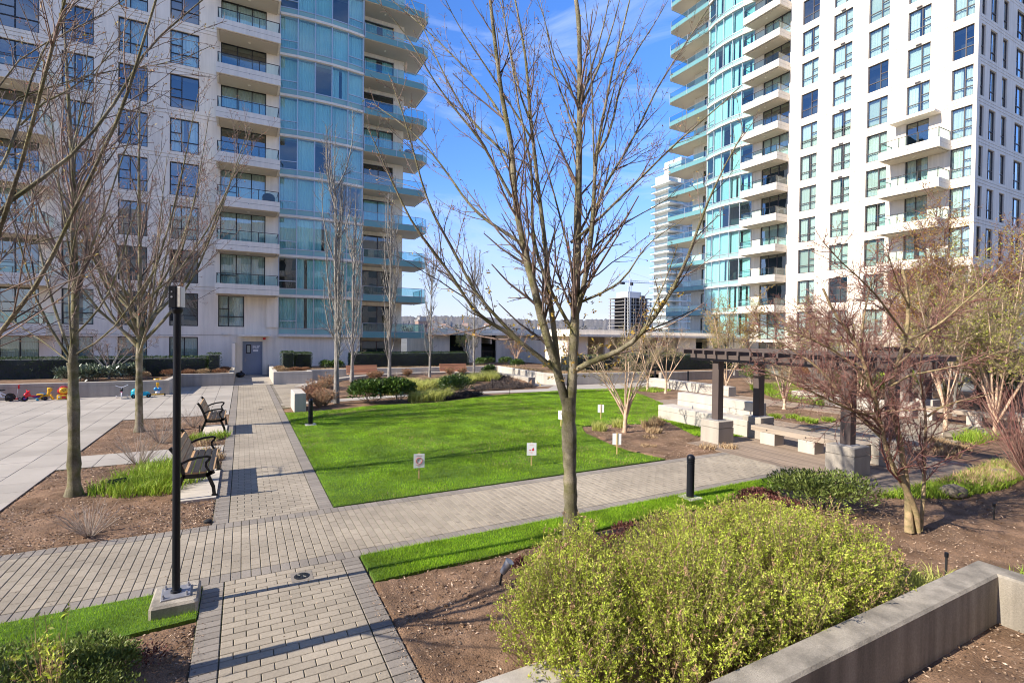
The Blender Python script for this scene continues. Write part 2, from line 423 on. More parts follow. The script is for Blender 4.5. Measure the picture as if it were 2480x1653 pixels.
    def mesh(s, name, mtl=None, smooth=False):
        me = bpy.data.meshes.new(name); me.from_pydata(s.v, [], s.f)
        mats = s.mats or [mtl]
        for m in mats: me.materials.append(m)
        if len(mats) > 1: me.polygons.foreach_set("material_index", s.m)
        if smooth:
            me.polygons.foreach_set("use_smooth", [True] * len(s.f))
            try: me.set_sharp_from_angle(angle=math.radians(40))
            except Exception: pass
        me.update(); return me
    def build(s, name, mtl=None, parent=None, loc=None, rz=0.0, smooth=False, rot=None):
        return link(name, s.mesh(name, mtl, smooth), parent, loc, rz, rot)

# ---- vectorised vegetation helpers
def unit(a): return a / np.maximum(np.linalg.norm(a, axis=-1, keepdims=True), 1e-9)

def tubes(P, R, S):
    """P (N,K,3), R (N,K) -> verts, quads"""
    N, K, _ = P.shape
    T = np.empty_like(P); T[:, 1:-1] = P[:, 2:] - P[:, :-2]; T[:, 0] = P[:, 1] - P[:, 0]; T[:, -1] = P[:, -1] - P[:, -2]
    T = unit(T)
    main = unit(P[:, -1] - P[:, 0])
    ref = np.where(np.abs(main[:, 2:3]) < 0.9, np.array([[0, 0, 1.0]]), np.array([[1.0, 0.13, 0]]))
    E = unit(np.cross(T, ref[:, None, :])); G = np.cross(T, E)
    ang = np.linspace(0, 2 * np.pi, S, endpoint=False)
    ringv = E[:, :, None, :] * np.cos(ang)[None, None, :, None] + G[:, :, None, :] * np.sin(ang)[None, None, :, None]
    V = (P[:, :, None, :] + ringv * R[:, :, None, None]).reshape(-1, 3)
    i = np.arange(S); j = (i + 1) % S
    q = np.stack([i, j, j + S, i + S], -1)                       # (S,4)
    q = q[None] + (np.arange(K - 1) * S)[:, None, None]          # (K-1,S,4)
    q = q[None] + (np.arange(N) * K * S)[:, None, None, None]
    return V, q.reshape(-1, 4)

def leaves(pos, d, size, width=0.5, fold=0.25, rng=RNG):
    """diamond leaves: base at pos, pointing along d"""
    N = len(pos); d = unit(d); size = np.broadcast_to(np.asarray(size, float), (N,))[:, None]
    r = rng.normal(size=(N, 3)); side = unit(np.cross(d, r)); nrm = np.cross(side, d)
    mid = pos + d * size * 0.45
    V = np.stack([pos, mid + side * size * width * 0.5 + nrm * size * fold * 0.5, pos + d * size, mid - side * size * width * 0.5 + nrm * size * fold * 0.5], 1).reshape(-1, 3)
    return V, np.arange(N * 4).reshape(N, 4)

def blades(base, h, w, lean, rng=RNG, bend=0.5):
    """grass blades: bent, three rows"""
    N = len(base); h = np.broadcast_to(np.asarray(h, float), (N,))[:, None]; w = np.broadcast_to(np.asarray(w, float), (N,))[:, None]
    a = rng.uniform(0, 2 * np.pi, N); out = np.stack([np.cos(a), np.sin(a), np.zeros(N)], -1)
    b = rng.uniform(0, 2 * np.pi, N); side = np.stack([np.cos(b), np.sin(b), np.zeros(N)], -1)
    L = lean * rng.uniform(0.2, 1.0, (N, 1))
    m = base + np.array([0, 0, 1.0]) * h * 0.55 + out * h * L * 0.35
    t = base + np.array([0, 0, 1.0]) * h * (1 - bend * L * 0.6) + out * h * L
    V = np.stack([base - side * w, base + side * w, m + side * w * 0.7, m - side * w * 0.7, t], 1).reshape(-1, 3)
    k = np.arange(N) * 5
    return V, [np.stack([k, k + 1, k + 2, k + 3], -1), np.stack([k + 3, k + 2, k + 4], -1)]

def shift(F, k): return [f + k for f in F] if isinstance(F, list) else F + k

def resample(pts, K):
    p = np.array(pts, float); s = np.concatenate([[0], np.cumsum(np.linalg.norm(np.diff(p, axis=0), axis=1))])
    # smooth corners a little before resampling
    if len(p) > 3:
        q = p.copy(); q[1:-1] = 0.25 * p[:-2] + 0.5 * p[1:-1] + 0.25 * p[2:]; p = q
        s = np.concatenate([[0], np.cumsum(np.linalg.norm(np.diff(p, axis=0), axis=1))])
    t = np.linspace(0, s[-1], K)
    return np.stack([np.interp(t, s, p[:, i]) for i in range(3)], -1)

def spawn(P, R, spacing, tmin, Lrel, ang, upb, rng, K=5, rrel=0.5, rmin=0.0012, Lmin=0.05, Lmax=9.0, wob=0.12, taper=0.35, away=None, tpow=1.0, tipgrow=0.35):
    """children of the branches P (N,k,3), R (N,k)"""
    seg = np.linalg.norm(np.diff(P, axis=1), axis=2); Lp = seg.sum(1)
    cnt = np.maximum((Lp * (1 - tmin) / spacing + rng.uniform(0, 1, len(P))).astype(int), 1)
    idx = np.repeat(np.arange(len(P)), cnt); n = len(idx)
    t = tmin + (1 - tmin) * rng.uniform(0, 1, n) ** tpow
    k = P.shape[1]; x = t * (k - 1); i0 = np.minimum(x.astype(int), k - 2); fr = (x - i0)[:, None]
    p0 = P[idx, i0] * (1 - fr) + P[idx, i0 + 1] * fr
    r0 = R[idx, i0] * (1 - fr[:, 0]) + R[idx, i0 + 1] * fr[:, 0]
    pd = unit(P[idx, i0 + 1] - P[idx, i0])
    perp = rng.normal(size=(n, 3))
    if away is not None: perp += away * unit((p0 - np.array(P[:, 0].mean(0))) * np.array([1, 1, 0]))
    perp = unit(perp - (perp * pd).sum(1, keepdims=True) * pd)
    a = np.radians(ang) * rng.uniform(0.65, 1.3, n)[:, None]
    d = unit(pd * np.cos(a) + perp * np.sin(a))
    L = np.clip(Lp[idx] * Lrel * (1 - t * (1 - tipgrow)) * rng.uniform(0.55, 1.3, n), Lmin, Lmax)
    C = np.empty((n, K, 3)); C[:, 0] = p0; step = (L / (K - 1))[:, None]
    for q in range(1, K):
        d = unit(d + np.array([0, 0, upb]) + rng.normal(size=(n, 3)) * wob)
        C[:, q] = C[:, q - 1] + d * step
    r1 = np.maximum(r0 * rrel * rng.uniform(0.7, 1.1, n), rmin)
    RR = r1[:, None] * np.linspace(1, taper, K)[None]
    return C, np.maximum(RR, rmin * 0.6)

def make_tree(name, label, cat, limbs, levels, mats, seed=1, buds=None, group=None, limbK=14, sides=(8, 4, 3, 3), trunk=None, floor=None, flare=1.45):
    """limbs: (r0, r1, points). The first is the trunk. levels: kwargs for spawn. mats: trunk, limb, twig"""
    rng = np.random.default_rng(seed)
    base = limbs[0][2][0]
    root = thing(name, label, cat, (base[0], base[1], base[2]), group=group)
    off = np.array(base, float)
    def put(nm, V, F, mt, smooth=True):
        o = link(nm, np_mesh(nm, V - off, F, mt, smooth), root)
        if nm not in ("trunk", "limbs"): o["kind"] = "stuff"
        return o
    ntr = trunk or 1
    P = np.stack([resample(l[2], limbK) for l in limbs]); R = np.stack([np.linspace(l[0], l[1], limbK) for l in limbs])
    for q in range(ntr): R[q, 0] *= flare; R[q, 1] *= 1 + (flare - 1) * 0.3
    R *= 1 + 0.06 * rng.normal(size=R.shape); R[:ntr] *= 1 + 0.05 * rng.normal(size=R[:ntr].shape)
    V, F = tubes(P[:ntr], R[:ntr], 12); put("trunk", V, F, mats[0])
    lev = P[ntr:], R[ntr:]
    V, F = tubes(*lev, sides[0]); put("limbs", V, F, mats[1] if len(mats) > 1 else mats[0])
    lev = (P[1 if ntr == 1 else 0:], R[1 if ntr == 1 else 0:])
    tw, nv, allF, last = [], 0, [], None
    for i, kw in enumerate(levels):
        C, RR = spawn(*lev, rng=rng, **kw)
        if floor is not None:
            keep = C[:, -1, 2] > floor; C, RR = C[keep], RR[keep]
        V, F = tubes(C, RR, sides[min(i + 1, len(sides) - 1)])
        tw.append(V); allF.append(F + nv); nv += len(V)
        lev = (C, RR); last = C
    put("twigs", np.concatenate(tw), np.concatenate(allF), mats[2])
    if buds:
        for nm, mt, per, size, wdt, tlo in buds:
            C = last; n = max(int(len(C) * per), 1); ii = rng.integers(0, len(C), n)
            t = rng.uniform(tlo, 1.0, n) * (C.shape[1] - 1.001); i0 = t.astype(int); fr = (t - i0)[:, None]
            p = C[ii, i0] * (1 - fr) + C[ii, i0 + 1] * fr
            d = unit(C[ii, i0 + 1] - C[ii, i0]) * 0.8 + rng.normal(size=(n, 3)) * 0.6
            V, F = leaves(p, d, size * rng.uniform(0.6, 1.4, n), wdt, rng=rng)
            put(nm, V, F, mt, False)
    return root

def in_poly(pts, poly):
    x, y = pts[:, 0], pts[:, 1]; ins = np.zeros(len(pts), bool); n = len(poly)
    for i in range(n):
        x0, y0 = poly[i]; x1, y1 = poly[(i + 1) % n]
        c = ((y0 > y) != (y1 > y)) & (x < (x1 - x0) * (y - y0) / ((y1 - y0) or 1e-9) + x0); ins ^= c
    return ins

def scatter(poly, n, rng=RNG, power=0.0):
    """random points in a polygon; power>0 favours the camera's side"""
    p = np.array(poly); lo, hi = p.min(0), p.max(0); out = []; tot = 0
    while tot < n:
        q = rng.uniform(lo, hi, (n, 2)); q = q[in_poly(q, poly)]
        if power:
            dist = np.hypot(q[:, 0], q[:, 1]); q = q[rng.uniform(0, 1, len(q)) < (dist.min() / dist) ** power]
        out.append(q); tot += len(q)
        if len(q) == 0: break
    return np.concatenate(out)[:n]

def sheet(name, poly, z, m, label=None, kind="structure"):
    me = bpy.data.meshes.new(name); me.from_pydata([(x, y, z) for x, y in poly], [], [tuple(range(len(poly)))])
    me.materials.append(m); me.update()
    o = link(name, me); setp(o, label, None, None, kind); return o

# ---------------------------------------------------------------- the setting: ground, paths, lawn, beds, deck
def in_view(x, y, z=0.0, mx=1.03, my=0.70):
    v = Vector((x, y, z - CAM_H)); d = v.dot(fw)
    return d > 0.3 and abs(v.dot(rt) / d) < mx * 1.014 and abs(v.dot(up) / d) < my

sheet("ground", [(-4000, -300), (4000, -300), (4000, 6000), (-4000, 6000)], -0.06, M["asphalt"], "wide dull city ground reaching to the horizon")
sheet("mulch_bed", [(-16, -3), (34, -3), (34, 24), (-16, 24)], -0.022, M["soil"], "brown bark mulch of the planting beds")

def smooth_noise(nx, ny, cell, rng):
    g = rng.normal(size=(ny // cell + 3, nx // cell + 3)); y = np.arange(ny) / cell; x = np.arange(nx) / cell
    yi, xi = y.astype(int), x.astype(int); fy, fx = (y - yi)[:, None], (x - xi)[None]; fy, fx = fy * fy * (3 - 2 * fy), fx * fx * (3 - 2 * fx)
    a, b = g[yi][:, xi], g[yi][:, xi + 1]; c, d = g[yi + 1][:, xi], g[yi + 1][:, xi + 1]
    return (a * (1 - fx) + b * fx) * (1 - fy) + (c * (1 - fx) + d * fx) * fy

PIECE = {}
def piece_mesh(name, w, d, h, m, bev):
    key = (name, round(w, 3), round(d, 3), m.name)
    if key not in PIECE:
        PIECE[key] = MB().box(-w / 2, w / 2, -d / 2, d / 2, -h, 0).mesh(name, m) if not bev else bevel_box(name, w, d, h, m, bev)
    return PIECE[key]

def bevel_box(name, w, d, h, m, b):
    w, d = w / 2, d / 2
    V = [(-w, -d, -h), (w, -d, -h), (w, d, -h), (-w, d, -h), (-w, -d, -b), (w, -d, -b), (w, d, -b), (-w, d, -b),
         (-w + b, -d + b, 0), (w - b, -d + b, 0), (w - b, d - b, 0), (-w + b, d - b, 0)]
    F = [(8, 9, 10, 11)] + [(k + i, k + (i + 1) % 4, k + 4 + (i + 1) % 4, k + 4 + i) for k in (0, 4) for i in range(4)]
    return MB().raw(V, F).mesh(name, m)

def pave(root, name, cells, gap, h, bev, limit=300, jitter=0.0015, rest_name="far_pieces"):
    """cells (x0,x1,y0,y1,material): the ones that show largest become pieces of their own, the rest one part"""
    rg = random.Random(len(cells))
    cells = sorted(cells, key=lambda c: (0 if in_view((c[0] + c[1]) / 2, (c[2] + c[3]) / 2) else 1, math.hypot((c[0] + c[1]) / 2, (c[2] + c[3]) / 2)))
    bm = {}
    for i, (x0, x1, y0, y1, m) in enumerate(cells):
        x0, x1, y0, y1 = x0 + gap / 2, x1 - gap / 2, y0 + gap / 2, y1 - gap / 2
        w, d = x1 - x0, y1 - y0
        if w < 0.02 or d < 0.02: continue
        z = rg.uniform(-jitter, jitter)
        if i < limit:
            o = link(name, piece_mesh(name, w, d, h, m, bev), root, ((x0 + x1) / 2, (y0 + y1) / 2, z))
            o.rotation_euler = (rg.uniform(-1, 1) * jitter * 2, rg.uniform(-1, 1) * jitter * 2, 0)
        else:
            b = bev
            V = [(x0, y0, -h), (x1, y0, -h), (x1, y1, -h), (x0, y1, -h), (x0, y0, z - b), (x1, y0, z - b), (x1, y1, z - b), (x0, y1, z - b),
                 (x0 + b, y0 + b, z), (x1 - b, y0 + b, z), (x1 - b, y1 - b, z), (x0 + b, y1 - b, z)]
            F = [(8, 9, 10, 11)] + [(k + q, k + (q + 1) % 4, k + 4 + (q + 1) % 4, k + 4 + q) for k in (0, 4) for q in range(4)]
            bm.setdefault(m.name, (MB(), m))[0].raw(V, F)
    for b, m in bm.values():
        setp(b.build(rest_name, m, root), kind="stuff")

PW, PL = 0.1, 0.2
# main path, straight away from the camera
main = sheet("brick_path", [(-0.365, 1.2), (1.255, 1.2), (1.255, 28.4), (-0.365, 28.4)], -0.014, M["sand"], "grey paver path running straight to the blue door")
cells = []
for y0, y1 in ((1.2, 6.2), (8.1, 28.35)):
    n = int((y1 - y0) / PW)
    for r in range(n):
        a, b = y0 + r * PW, y0 + (r + 1) * PW
        cells.append((-0.36, -0.16, a, b, M["paver_dark"])); cells.append((1.05, 1.25, a, b, M["paver_dark"]))
        xs = [-0.155] + [-0.155 + (0.1 if r % 2 else 0.2) + 0.2 * k for k in range(7)]
        xs = [x for x in xs if x < 1.04] + [1.045]
        for p, q in zip(xs[:-1], xs[1:]): cells.append((p, q, a, b, M["paver"]))
pave(main, "paver", cells, 0.007, 0.013, 0.004, rest_name="far_pavers")
# cross path
cross = sheet("cross_path", [(-12, 6.195), (10.0, 6.195), (10.0, 8.105), (-12, 8.105)], -0.013, M["sand"], "paver cross path along the lawn to the wooden deck")
cells = []
for c in range(int(19 / PW)):
    a, b = -9 + c * PW, -9 + (c + 1) * PW
    cells.append((a, b, 6.2, 6.4, M["paver_dark"])); cells.append((a, b, 7.9, 8.1, M["paver_dark"]))
    ys = [6.405] + [6.405 + (0.1 if c % 2 else 0.2) + 0.2 * k for k in range(9)]
    ys = [y for y in ys if y < 7.89] + [7.895]
    for p, q in zip(ys[:-1], ys[1:]): cells.append((a, b, p, q, M["paver"]))
pave(cross, "paver", cells, 0.007, 0.012, 0.004, rest_name="far_pavers")
# paving between main path and curved planter, and beside the pergola
for nm, poly, lab in (("paved_corner", [(1.26, 19.3), (1.9, 19.8), (1.9, 22.6), (2.9, 24.8), (4.6, 26.9), (4.6, 28.2), (1.26, 28.2)], "paving between the path and the curved seat wall"),
                      ("paved_court", [(14.0, 6.2), (20.4, 6.2), (20.4, 9.0), (14.0, 9.0)], "grey paving beyond the pergola by the far bench")):
    root = sheet(nm, poly, -0.012, M["sand"], lab); cells = []
    lo, hi = np.min(poly, 0), np.max(poly, 0)
    for r in range(int((hi[1] - lo[1]) / PW)):
        for c in range(int((hi[0] - lo[0]) / PL) + 1):
            x = lo[0] + c * PL + (0.1 if r % 2 else 0); y = lo[1] + r * PW
            if in_poly(np.array([[x + 0.1, y + 0.05]]), poly)[0]: cells.append((x, x + PL, y, y + PW, M["paver"]))
    pave(root, "paver", cells, 0.007, 0.011, 0.004, 60, rest_name="far_pavers")
# slab plaza on the left
plaza = sheet("plaza", [(-16, 8.11), (-3.14, 8.11), (-3.14, 12.53), (-0.37, 12.53), (-0.37, 13.7), (-3.14, 13.7), (-3.14, 18.65), (-0.37, 18.65), (-0.37, 28.5), (-16, 28.5)], -0.013, M["sand"], "pale concrete slab plaza with ride-on toys")
cells = []
for i in range(22):
    x1 = -3.14 - i * 0.6
    for j in range(30):
        cells.append((x1 - 0.6, x1, 8.12 + j * 0.6, 8.72 + j * 0.6, M["slab"]))
for i in range(5):
    a, b = -0.37 - (i + 1) * 0.554, -0.37 - i * 0.554
    cells += [(a, b, 12.54, 13.12, M["slab"]), (a, b, 13.12, 13.69, M["slab"])]
    for j in range(16): cells.append((a, b, 18.66 + j * 0.61, 19.27 + j * 0.61, M["slab"]))
pave(plaza, "slab", cells, 0.009, 0.012, 0.003, rest_name="far_slabs")
sheet("door_apron", [(-0.36, 28.4), (1.4, 28.4), (1.4, 35), (-0.36, 35)], -0.004, M["slab"], "concrete apron in front of the blue door")
# concrete ribbon through the round bed, walks behind
sheet("footpath", [(1.26, 20.1), (3, 20.4), (6.2, 21.1), (9.1, 20.95), (12.9, 20.4), (15, 20.62), (17, 20.3), (24, 19.8), (24, 22.4), (14.6, 22.6), (13.6, 21.56), (9.4, 21.65), (6.2, 21.9), (3, 21.2), (1.26, 20.7)], -0.006, M["slab"], "pale concrete footpath curving past the round bed")
sheet("terrace", [(2.0, 22.6), (2.6, 24.3), (4.2, 26.4), (6.7, 28.0), (8.5, 28.6), (11, 28.5), (13.5, 27.3), (13.8, 22.6), (15.4, 22.6), (15.4, 30.0), (2.0, 30.0)], -0.008, M["slab"], "concrete terrace behind the curved seat wall")

LAWN = [(1.262, 8.115), (8.2, 8.14), (8.0, 9.0), (8.0, 9.6), (8.35, 11.3), (8.85, 12.15), (9.7, 12.25), (10.9, 11.7), (11.9, 11.9), (13.2, 13.1), (14.9, 15.0), (16.2, 17.6), (16.8, 19.6), (16.4, 20.2),
        (14.7, 20.55), (12.9, 20.32), (11.2, 20.2), (9.4, 19.8), (7.6, 18.95), (6.4, 18.65), (4.4, 18.8), (2.9, 18.25), (2.2, 18.12), (1.262, 18.2)]
STRIP_R = [(1.27, 6.185), (9.2, 6.185), (9.0, 5.75), (8.1, 5.6), (6.5, 5.55), (5.2, 5.62), (3.9, 5.55), (2.6, 5.47), (2.0, 5.49), (1.28, 5.47)]
STRIP_L = [(-9, 6.185), (-0.37, 6.185), (-0.37, 5.5), (-0.9, 5.46), (-1.4, 5.42), (-9, 5.1)]
BACK_STRIP = [(10.9, 9.75), (12.05, 9.1), (12.05, 12.4), (11.9, 11.8), (11.3, 10.6)]
for nm, poly, n, lab, edge in (("lawn", LAWN, 300000, "bright green mown lawn with warning signs", 0.02), ("grass_verge", STRIP_R, 60000, "narrow turf verge in front of the lime shrub", 0.035), ("grass_verge", STRIP_L, 45000, "narrow turf verge around the lamp footing", 0.035), ("grass_verge", BACK_STRIP, 7000, "small patch of grass against the concrete seat block", 0.02)):
    me = MB().prism(list(poly)[::1] if True else poly, -0.05, 0.004 + edge * 0.3).mesh(nm, M["turf"])
    o = link(nm, me); setp(o, lab, None, None, "structure")
    p = scatter(poly, n, power=1.1 if nm == "lawn" else 0.6)
    dist = np.hypot(p[:, 0], p[:, 1])
    cl = np.sin(p[:, 0] * 2.1 + np.sin(p[:, 1] * 1.7) * 2) * np.sin(p[:, 1] * 2.9 + p[:, 0])
    p = p + RNG.normal(size=p.shape) * 0.014                      # ragged edge
    base = np.column_stack([p, np.full(len(p), edge * 0.3)])
    V, F = blades(base, RNG.uniform(0.018, 0.05, len(p)) * (1 + 0.25 * cl), np.clip(0.0016 * dist / 6, 0.0016, 0.006), 0.75)
    g_ = link("grass", np_mesh("grass", V, F, M["grass"])); setp(g_, "short green blades covering the " + lab, "grass", None, "stuff")

p = scatter(LAWN, 16000, power=1.0); cl = smooth_noise(180, 180, 12, np.random.default_rng(4)); k_ = cl[np.clip((p[:, 1] * 8 - 60).astype(int), 0, 179), np.clip((p[:, 0] * 10).astype(int), 0, 179)] > 0.15; p = p[k_]
V, F = blades(np.column_stack([p, np.full(len(p), 0.006)]), RNG.uniform(0.02, 0.055, len(p)), np.clip(0.0022 * np.hypot(p[:, 0], p[:, 1]) / 6, 0.002, 0.006), 0.9)
setp(link("dry_grass_blades", np_mesh("dry_grass_blades", V, F, M["leaf_straw"])), "dry yellow blades mixed into the lawn in patches", "grass", None, "stuff")
# bark chips near the camera
BEDS = [[(-3.1, 8.12), (-0.37, 8.12), (-0.37, 12.5), (-3.1, 12.5)], [(-3.1, 13.72), (-0.37, 13.72), (-0.37, 18.6), (-3.1, 18.6)],
        [(1.27, 2.4), (1.27, 5.45), (4.2, 5.5), (7.0, 5.5), (9.0, 5.7), (9.9, 4.7), (14.5, 4.8), (14.5, 1.0), (6.8, 0.6), (6.8, 2.4)],
        [(-3, 3.2), (-0.37, 3.2), (-0.37, 5.45), (-3, 5.3)], [(8.22, 8.2), (9.95, 8.25), (10.1, 9.25), (11, 9.7), (11.9, 11.6), (9.7, 12.2), (8.8, 12.1), (8.05, 9.5)],
        [(2.2, -0.6), (6.4, -0.6), (6.4, 2.0), (2.2, 2.0)], [(14, 9.2), (19, 9.2), (19, 13), (16, 13)]]
def soil_grid(x0, x1, y0, y1, step, polys, label):
    """uneven mulch surface; outside the beds it drops away below the paving"""
    rg = np.random.default_rng(3); nx, ny = int((x1 - x0) / step), int((y1 - y0) / step)
    X, Y = np.meshgrid(x0 + np.arange(nx) * step, y0 + np.arange(ny) * step)
    Z = 0.011 * smooth_noise(nx, ny, 14, rg) + 0.007 * smooth_noise(nx, ny, 5, rg) + 0.0045 * rg.normal(size=X.shape)
    q = np.column_stack([X.ravel(), Y.ravel()]); ins = np.zeros(len(q), bool)
    for pl in polys: ins |= in_poly(q, pl)
    Z = np.where(ins, np.clip(Z.ravel() - 0.004, -0.02, 0.06), -0.055)
    i = np.arange(nx * ny).reshape(ny, nx); F = np.stack([i[:-1, :-1], i[:-1, 1:], i[1:, 1:], i[1:, :-1]], -1).reshape(-1, 4)
    F = F[ins[F].any(1)]
    setp(link("mulch_bed", np_mesh("mulch_bed", np.column_stack([q, Z]), F, M["soil"], True)), label, None, None, "structure")
soil_grid(-3.2, 0.0, 3.0, 12.6, 0.03, [BEDS[0], BEDS[3]], "uneven brown mulch in the left-hand beds")
soil_grid(1.2, 14.6, -0.6, 5.8, 0.04, [BEDS[2], BEDS[5]], "uneven brown mulch around the lime shrub and reddish tree")
soil_grid(7.9, 12.0, 8.1, 12.3, 0.05, [BEDS[4]], "uneven brown mulch around the lone crape myrtle")
tot = []
for poly, n in zip(BEDS, (16000, 8000, 26000, 7000, 7000, 12000, 3000)):
    tot.append(scatter(poly, n, power=0.8))
p = np.concatenate(tot); n = len(p)
d = RNG.normal(size=(n, 3)) * np.array([1, 1, 0.28])
V, F = leaves(np.column_stack([p, np.full(n, -0.008) + RNG.uniform(0, 0.02, n)]), d, RNG.uniform(0.008, 0.042, n), 0.38, 0.1)
setp(link("bark_chips", np_mesh("bark_chips", V, F, M["chip"])), "loose bark chips strewn over the planting beds", "bark chips", None, "stuff")
SPILL = [((-0.44, -0.28), (8.1, 12.5), 500), ((1.14, 1.29), (2.4, 5.45), 700), ((-3.0, -0.4), (8.0, 8.13), 500), ((-0.44, -0.28), (3.4, 5.4), 300), ((8.1, 10.0), (8.05, 8.2), 200), ((-0.44, -0.3), (13.8, 18.5), 250), ((-0.3, 1.2), (2.5, 8.0), 160), ((-3, 10), (6.3, 8.0), 320), ((-0.3, 1.2), (8.2, 20), 160)]
q = np.concatenate([np.column_stack([RNG.uniform(*a, n_), RNG.uniform(*b, n_)]) for a, b, n_ in SPILL]); k_ = len(q)
V, F = leaves(np.column_stack([q, np.full(k_, 0.004)]), RNG.normal(size=(k_, 3)) * np.array([1, 1, 0.12]), RNG.uniform(0.005, 0.022, k_), 0.45, 0.1)
setp(link("path_litter", np_mesh("path_litter", V, F, M["chip"])), "crumbs of bark and dry bits blown onto the paving", "litter", None, "stuff")
nc = 2600; p = scatter(BEDS[2], nc // 2, power=0.8); p = np.concatenate([p, scatter(BEDS[0], nc // 4), scatter(BEDS[3], nc // 4)])
mbc = MB()
for i, (x, y) in enumerate(p):
    r = 0.006 + 0.02 * random.random() ** 2.5
    mbc.blob((x, y, -0.008), (r * 1.3, r, r * 0.7), None, 6, 4, 0.5, i)
setp(mbc.build("soil_clods", M["soil"], smooth=True), "small clods of earth in the planting beds", "soil", None, "stuff")

# wooden deck, boards running away from the camera
deck = sheet("deck", [(9.98, 4.62), (14.0, 4.62), (14.0, 6.19), (20.4, 6.19), (20.4, 9.01), (20.6, 16), (13.2, 16), (13.2, 12.4), (12.9, 9.25), (10.0, 9.25)], -0.06, M["sand"], "weathered wooden deck under the pergola")
cells = []
x = 10.0
while x < 20.4:
    a, b = x, x + 0.13
    if x < 13.15: cells.append((a, b, 4.65, 9.22, M["deck"]))
    elif x < 13.99:
        cells += [(a, b, 4.65, 9.0, M["deck"]), (a, b, 9.0, 15.9, M["deck"])]
    else:
        lo = 9.02
        if 15.4 < x < 18.9:                    # opening for the small tree
            cells += [(a, b, lo, 9.42 + (x - 15.4) * 0.02, M["deck"]), (a, b, 12.8, 15.9, M["deck"])]
        else: cells.append((a, b, lo, 15.9, M["deck"]))
    x += 0.13
pave(deck, "plank", cells, 0.008, 0.03, 0.003, 300, 0.001)
sheet("planting_bed", [(15.45, 9.45), (18.85, 9.5), (18.85, 12.78), (15.45, 12.78)], -0.02, M["soil"], "planted opening in the deck around the small tree")

# ---- low concrete walls
def wall_mesh(name, pts, th, z0, z1, m, cap=0.15, groove=0.014, bev=0.012):
    P = [Vector((*p, 0)) for p in pts]; n = len(P); N = []
    for i in range(n):
        a = (P[i] - P[max(i - 1, 0)]); b = (P[min(i + 1, n - 1)] - P[i])
        a = a.normalized() if a.length else b.normalized(); b = b.normalized() if b.length else a
        t = (a + b).normalized(); c = max(t.dot(a), 0.35); N.append(Vector((-t.y, t.x, 0)) / c)
    prof = [(-th / 2, z0), (-th / 2, z1 - cap)]
    if groove: prof += [(-th / 2 + 0.015, z1 - cap), (-th / 2 + 0.015, z1 - cap + groove), (-th / 2, z1 - cap + groove)]
    prof += [(-th / 2, z1 - bev), (-th / 2 + bev, z1)]
    prof = prof + [(-x, z) for x, z in reversed(prof)]
    k = len(prof); V = []
    for p, nn in zip(P, N):
        V += [(p.x + nn.x * o, p.y + nn.y * o, z) for o, z in prof]
    F = [(i * k + j, i * k + (j + 1) % k, (i + 1) * k + (j + 1) % k, (i + 1) * k + j) for i in range(n - 1) for j in range(k)]
    F += [tuple(range(k)), tuple(range(n * k - 1, (n - 1) * k - 1, -1))]
    b = MB().raw(V, F); me = b.mesh(name, m); me.update()
    import bmesh
    bm = bmesh.new(); bm.from_mesh(me); bmesh.ops.recalc_face_normals(bm, faces=bm.faces); bm.to_mesh(me); bm.free()
    return me
def wall(name, label, pts, th, z1, m, z0=-0.05, **kw):
    return setp(link(name, wall_mesh(name, pts, th, z0, z1, m, **kw)), label, "wall")

wall("planter_wall", "long low concrete planter wall behind the toys", [(-16, 25.6), (-2.8, 25.35), (-2.66, 28.62), (-0.48, 28.56), (-0.48, 33.5)], 0.22, 0.60, M["concrete"])
sheet("planter_soil", [(-16, 25.6), (-2.8, 25.4), (-2.66, 28.6), (-0.5, 28.6), (-0.5, 34.9), (-16, 34.9)], 0.46, M["soil"], "soil of the long planter by the hedge")
wall("planter_wall", "short concrete planter wall beside the blue door", [(1.50, 34.9), (1.50, 28.46), (3.15, 28.42), (3.15, 29.8)], 0.2, 0.63, M["concrete_white"])
wall("retaining_wall", "white concrete retaining wall around the terrace benches", [(3.27, 29.92), (15.0, 30.0), (14.72, 23.7), (15.2, 22.9), (21.0, 22.4)], 0.2, 0.60, M["concrete_white"])
sheet("planter_soil", [(1.55, 28.5), (3.2, 28.5), (3.2, 30), (15.0, 30.1), (14.8, 23.7), (15.2, 23), (21, 22.5), (21, 29), (21, 36), (1.55, 36)], 0.47, M["soil"], "soil of the planter behind the terrace")
wall("retaining_wall", "grey concrete retaining wall below the dark hedge", [(22.3, 22.7), (31.5, 22.9)], 0.22, 0.52, M["concrete"])
sheet("planter_soil", [(22.3, 22.75), (34, 23), (34, 36), (22.3, 36)], 0.4, M["soil"], "soil of the planter below the right-hand hedge")
CURVE = [(2.1, 22.6), (2.35, 23.4), (3.05, 24.65), (4.2, 26.15), (5.43, 27.1), (6.7, 27.8), (8.46, 28.35), (11, 28.25), (12.5, 27.8), (13.3, 27.0), (13.5, 25.2), (13.52, 23.05)]
cs = resample(np.column_stack([np.array(CURVE), np.zeros(len(CURVE))]), 40)
wall("seat_wall", "curved low concrete seat wall around the round bed", [tuple(q[:2]) for q in cs], 0.42, 0.43, M["concrete"])
wall("wall_pier", "pale concrete pier at the head of the round bed", [(1.72, 18.22), (1.72, 19.75)], 0.36, 0.62, M["concrete_white"], cap=0.2)
wall("seat_block", "lower step of the tall white concrete seat by the pergola", [(12.45, 9.05), (12.45, 12.38)], 0.68, 0.44, M["concrete_white"], cap=0.17)
wall("seat_block", "upper step of the tall white concrete seat by the pergola", [(12.96, 9.22), (12.96, 12.2)], 0.34, 0.85, M["concrete_white"], cap=0.26)
